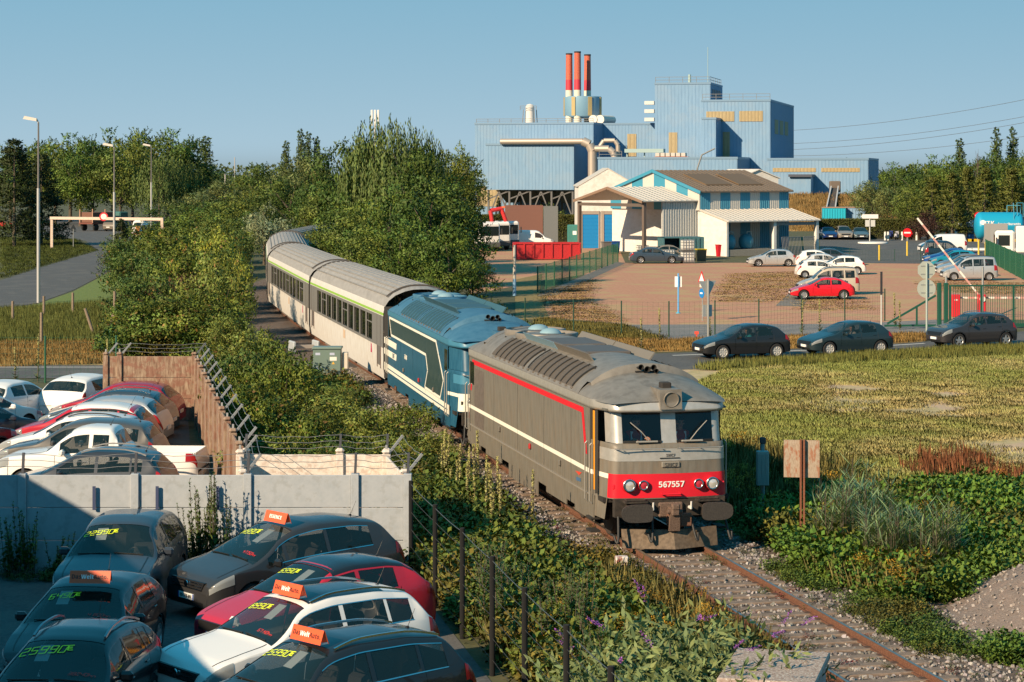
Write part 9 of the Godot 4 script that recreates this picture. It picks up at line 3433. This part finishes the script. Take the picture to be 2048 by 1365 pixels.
		scatter("tall_grass" if pass_n == 0 else "ragwort", "tall thin grasses standing through the brambles" if pass_n == 0 else "yellow orange flower heads among the brambles", "grass" if pass_n == 0 else "flowers", tuft if pass_n == 0 else cover, w2, grass_m, c2)
	where = []
	cols = PackedColorArray()
	var c := track_curve()
	for i in 900:
		var s := rf(12,42)
		var p := c.sample_baked(s)
		var q := (c.sample_baked(s + 0.3) - p).normalized().cross(Vector3.UP)
		var o := rf(-2.8,3.2)
		if n2.get_noise_2d((p + q * o).x * 2.2, p.z * 2.2) < 0.06:
			continue
		var k := rf(0.18,0.5)
		where.append(Transform3D(Basis(Vector3.UP, rf(0, TAU)).scaled(Vector3(k, k * 0.7, k)), p + q * o))
		cols.append(tint(Color(0.085,0.11,0.025) if rng.randf() < 0.8 else Color(0.22,0.05,0.05), rf(0.7,1.3),0))
	scatter("track_weeds", "small green and red weeds growing among the sleepers", "weeds", cover, where, grass_m, cols)
	where = []
	cols = PackedColorArray()
	for z in [[PackedVector2Array([Vector2(-22.5,-91.3), Vector2(-16.7,-93.0), Vector2(-18.5,-103.1), Vector2(-25.4,-103.1)]),2600, Color(0.26,0.17,0.06),0.9], [PackedVector2Array([Vector2(-25.4,-103.1), Vector2(-18.1,-103.1), Vector2(-23.6,-132.6), Vector2(-30.4,-123.6)]),6000, Color(0.10,0.115,0.03),1.5], [PackedVector2Array([Vector2(0.9,-106.1), Vector2(6.5,-104.3), Vector2(18.1,-108.0), Vector2(20.4,-108.7), Vector2(19.7,-105.2), Vector2(14.2,-101.6), Vector2(6.9,-99.4), Vector2(0.8,-97.0)]),5200, Color(0.30,0.19,0.065),0.8], [PackedVector2Array([Vector2(1.5,-120.3), Vector2(5.7,-115.6), Vector2(7.4,-106.7), Vector2(0.8,-100.2)]),1500, Color(0.16,0.14,0.04),0.7], [PackedVector2Array([Vector2(8.3,-89.8), Vector2(18.8,-94.5), Vector2(24.2,-97.0), Vector2(25.0,-100.2), Vector2(19.5,-98.0), Vector2(11.2,-92.3), Vector2(7.7,-90.2)]),3600, Color(0.15,0.155,0.04),1.25], [PackedVector2Array([Vector2(-38.2,-164.0), Vector2(-40.4,-196.1), Vector2(-42.2,-222.7), Vector2(-51.2,-257.7), Vector2(-62.2,-267.3)]),3000, Color(0.07,0.09,0.02),0.8]]:
		for p: Vector2 in spots(z[0], z[1], null,0):
			where.append(Transform3D(Basis(Vector3.UP, rf(0, TAU)).scaled(Vector3(1.5, rf(0.8,1.7) * z[3],1.5)), Vector3(p.x,-0.01, p.y)))
			cols.append(tint(z[2], rf(0.7,1.3), rf(-0.1,0.1)))
	scatter("verge_grass", "dry and green grass on the road verges", "grass", fine, where, grass_m, cols)
	where = []
	cols = PackedColorArray()
	for i in 240:
		where.append(Transform3D(Basis(Vector3.UP, rf(0, TAU)).scaled(Vector3.ONE * rf(0.2,0.5)), Vector3(rf(-11,-2.3),0,-rf(43.7,44.55))))
		cols.append(tint(Color(0.06,0.085,0.02), rf(0.7,1.3),0))
	scatter("lot_weeds", "low weeds along the foot of the painted wall", "weeds", cover, where, grass_m, cols)


func _ready() -> void:
	rng.seed = 7
	set_camera_and_light()
	build_ground()
	build_works()
	build_depot()
	build_walls()
	build_train()
	build_vehicles()
	build_furniture()
	build_planting()
	build_grass()
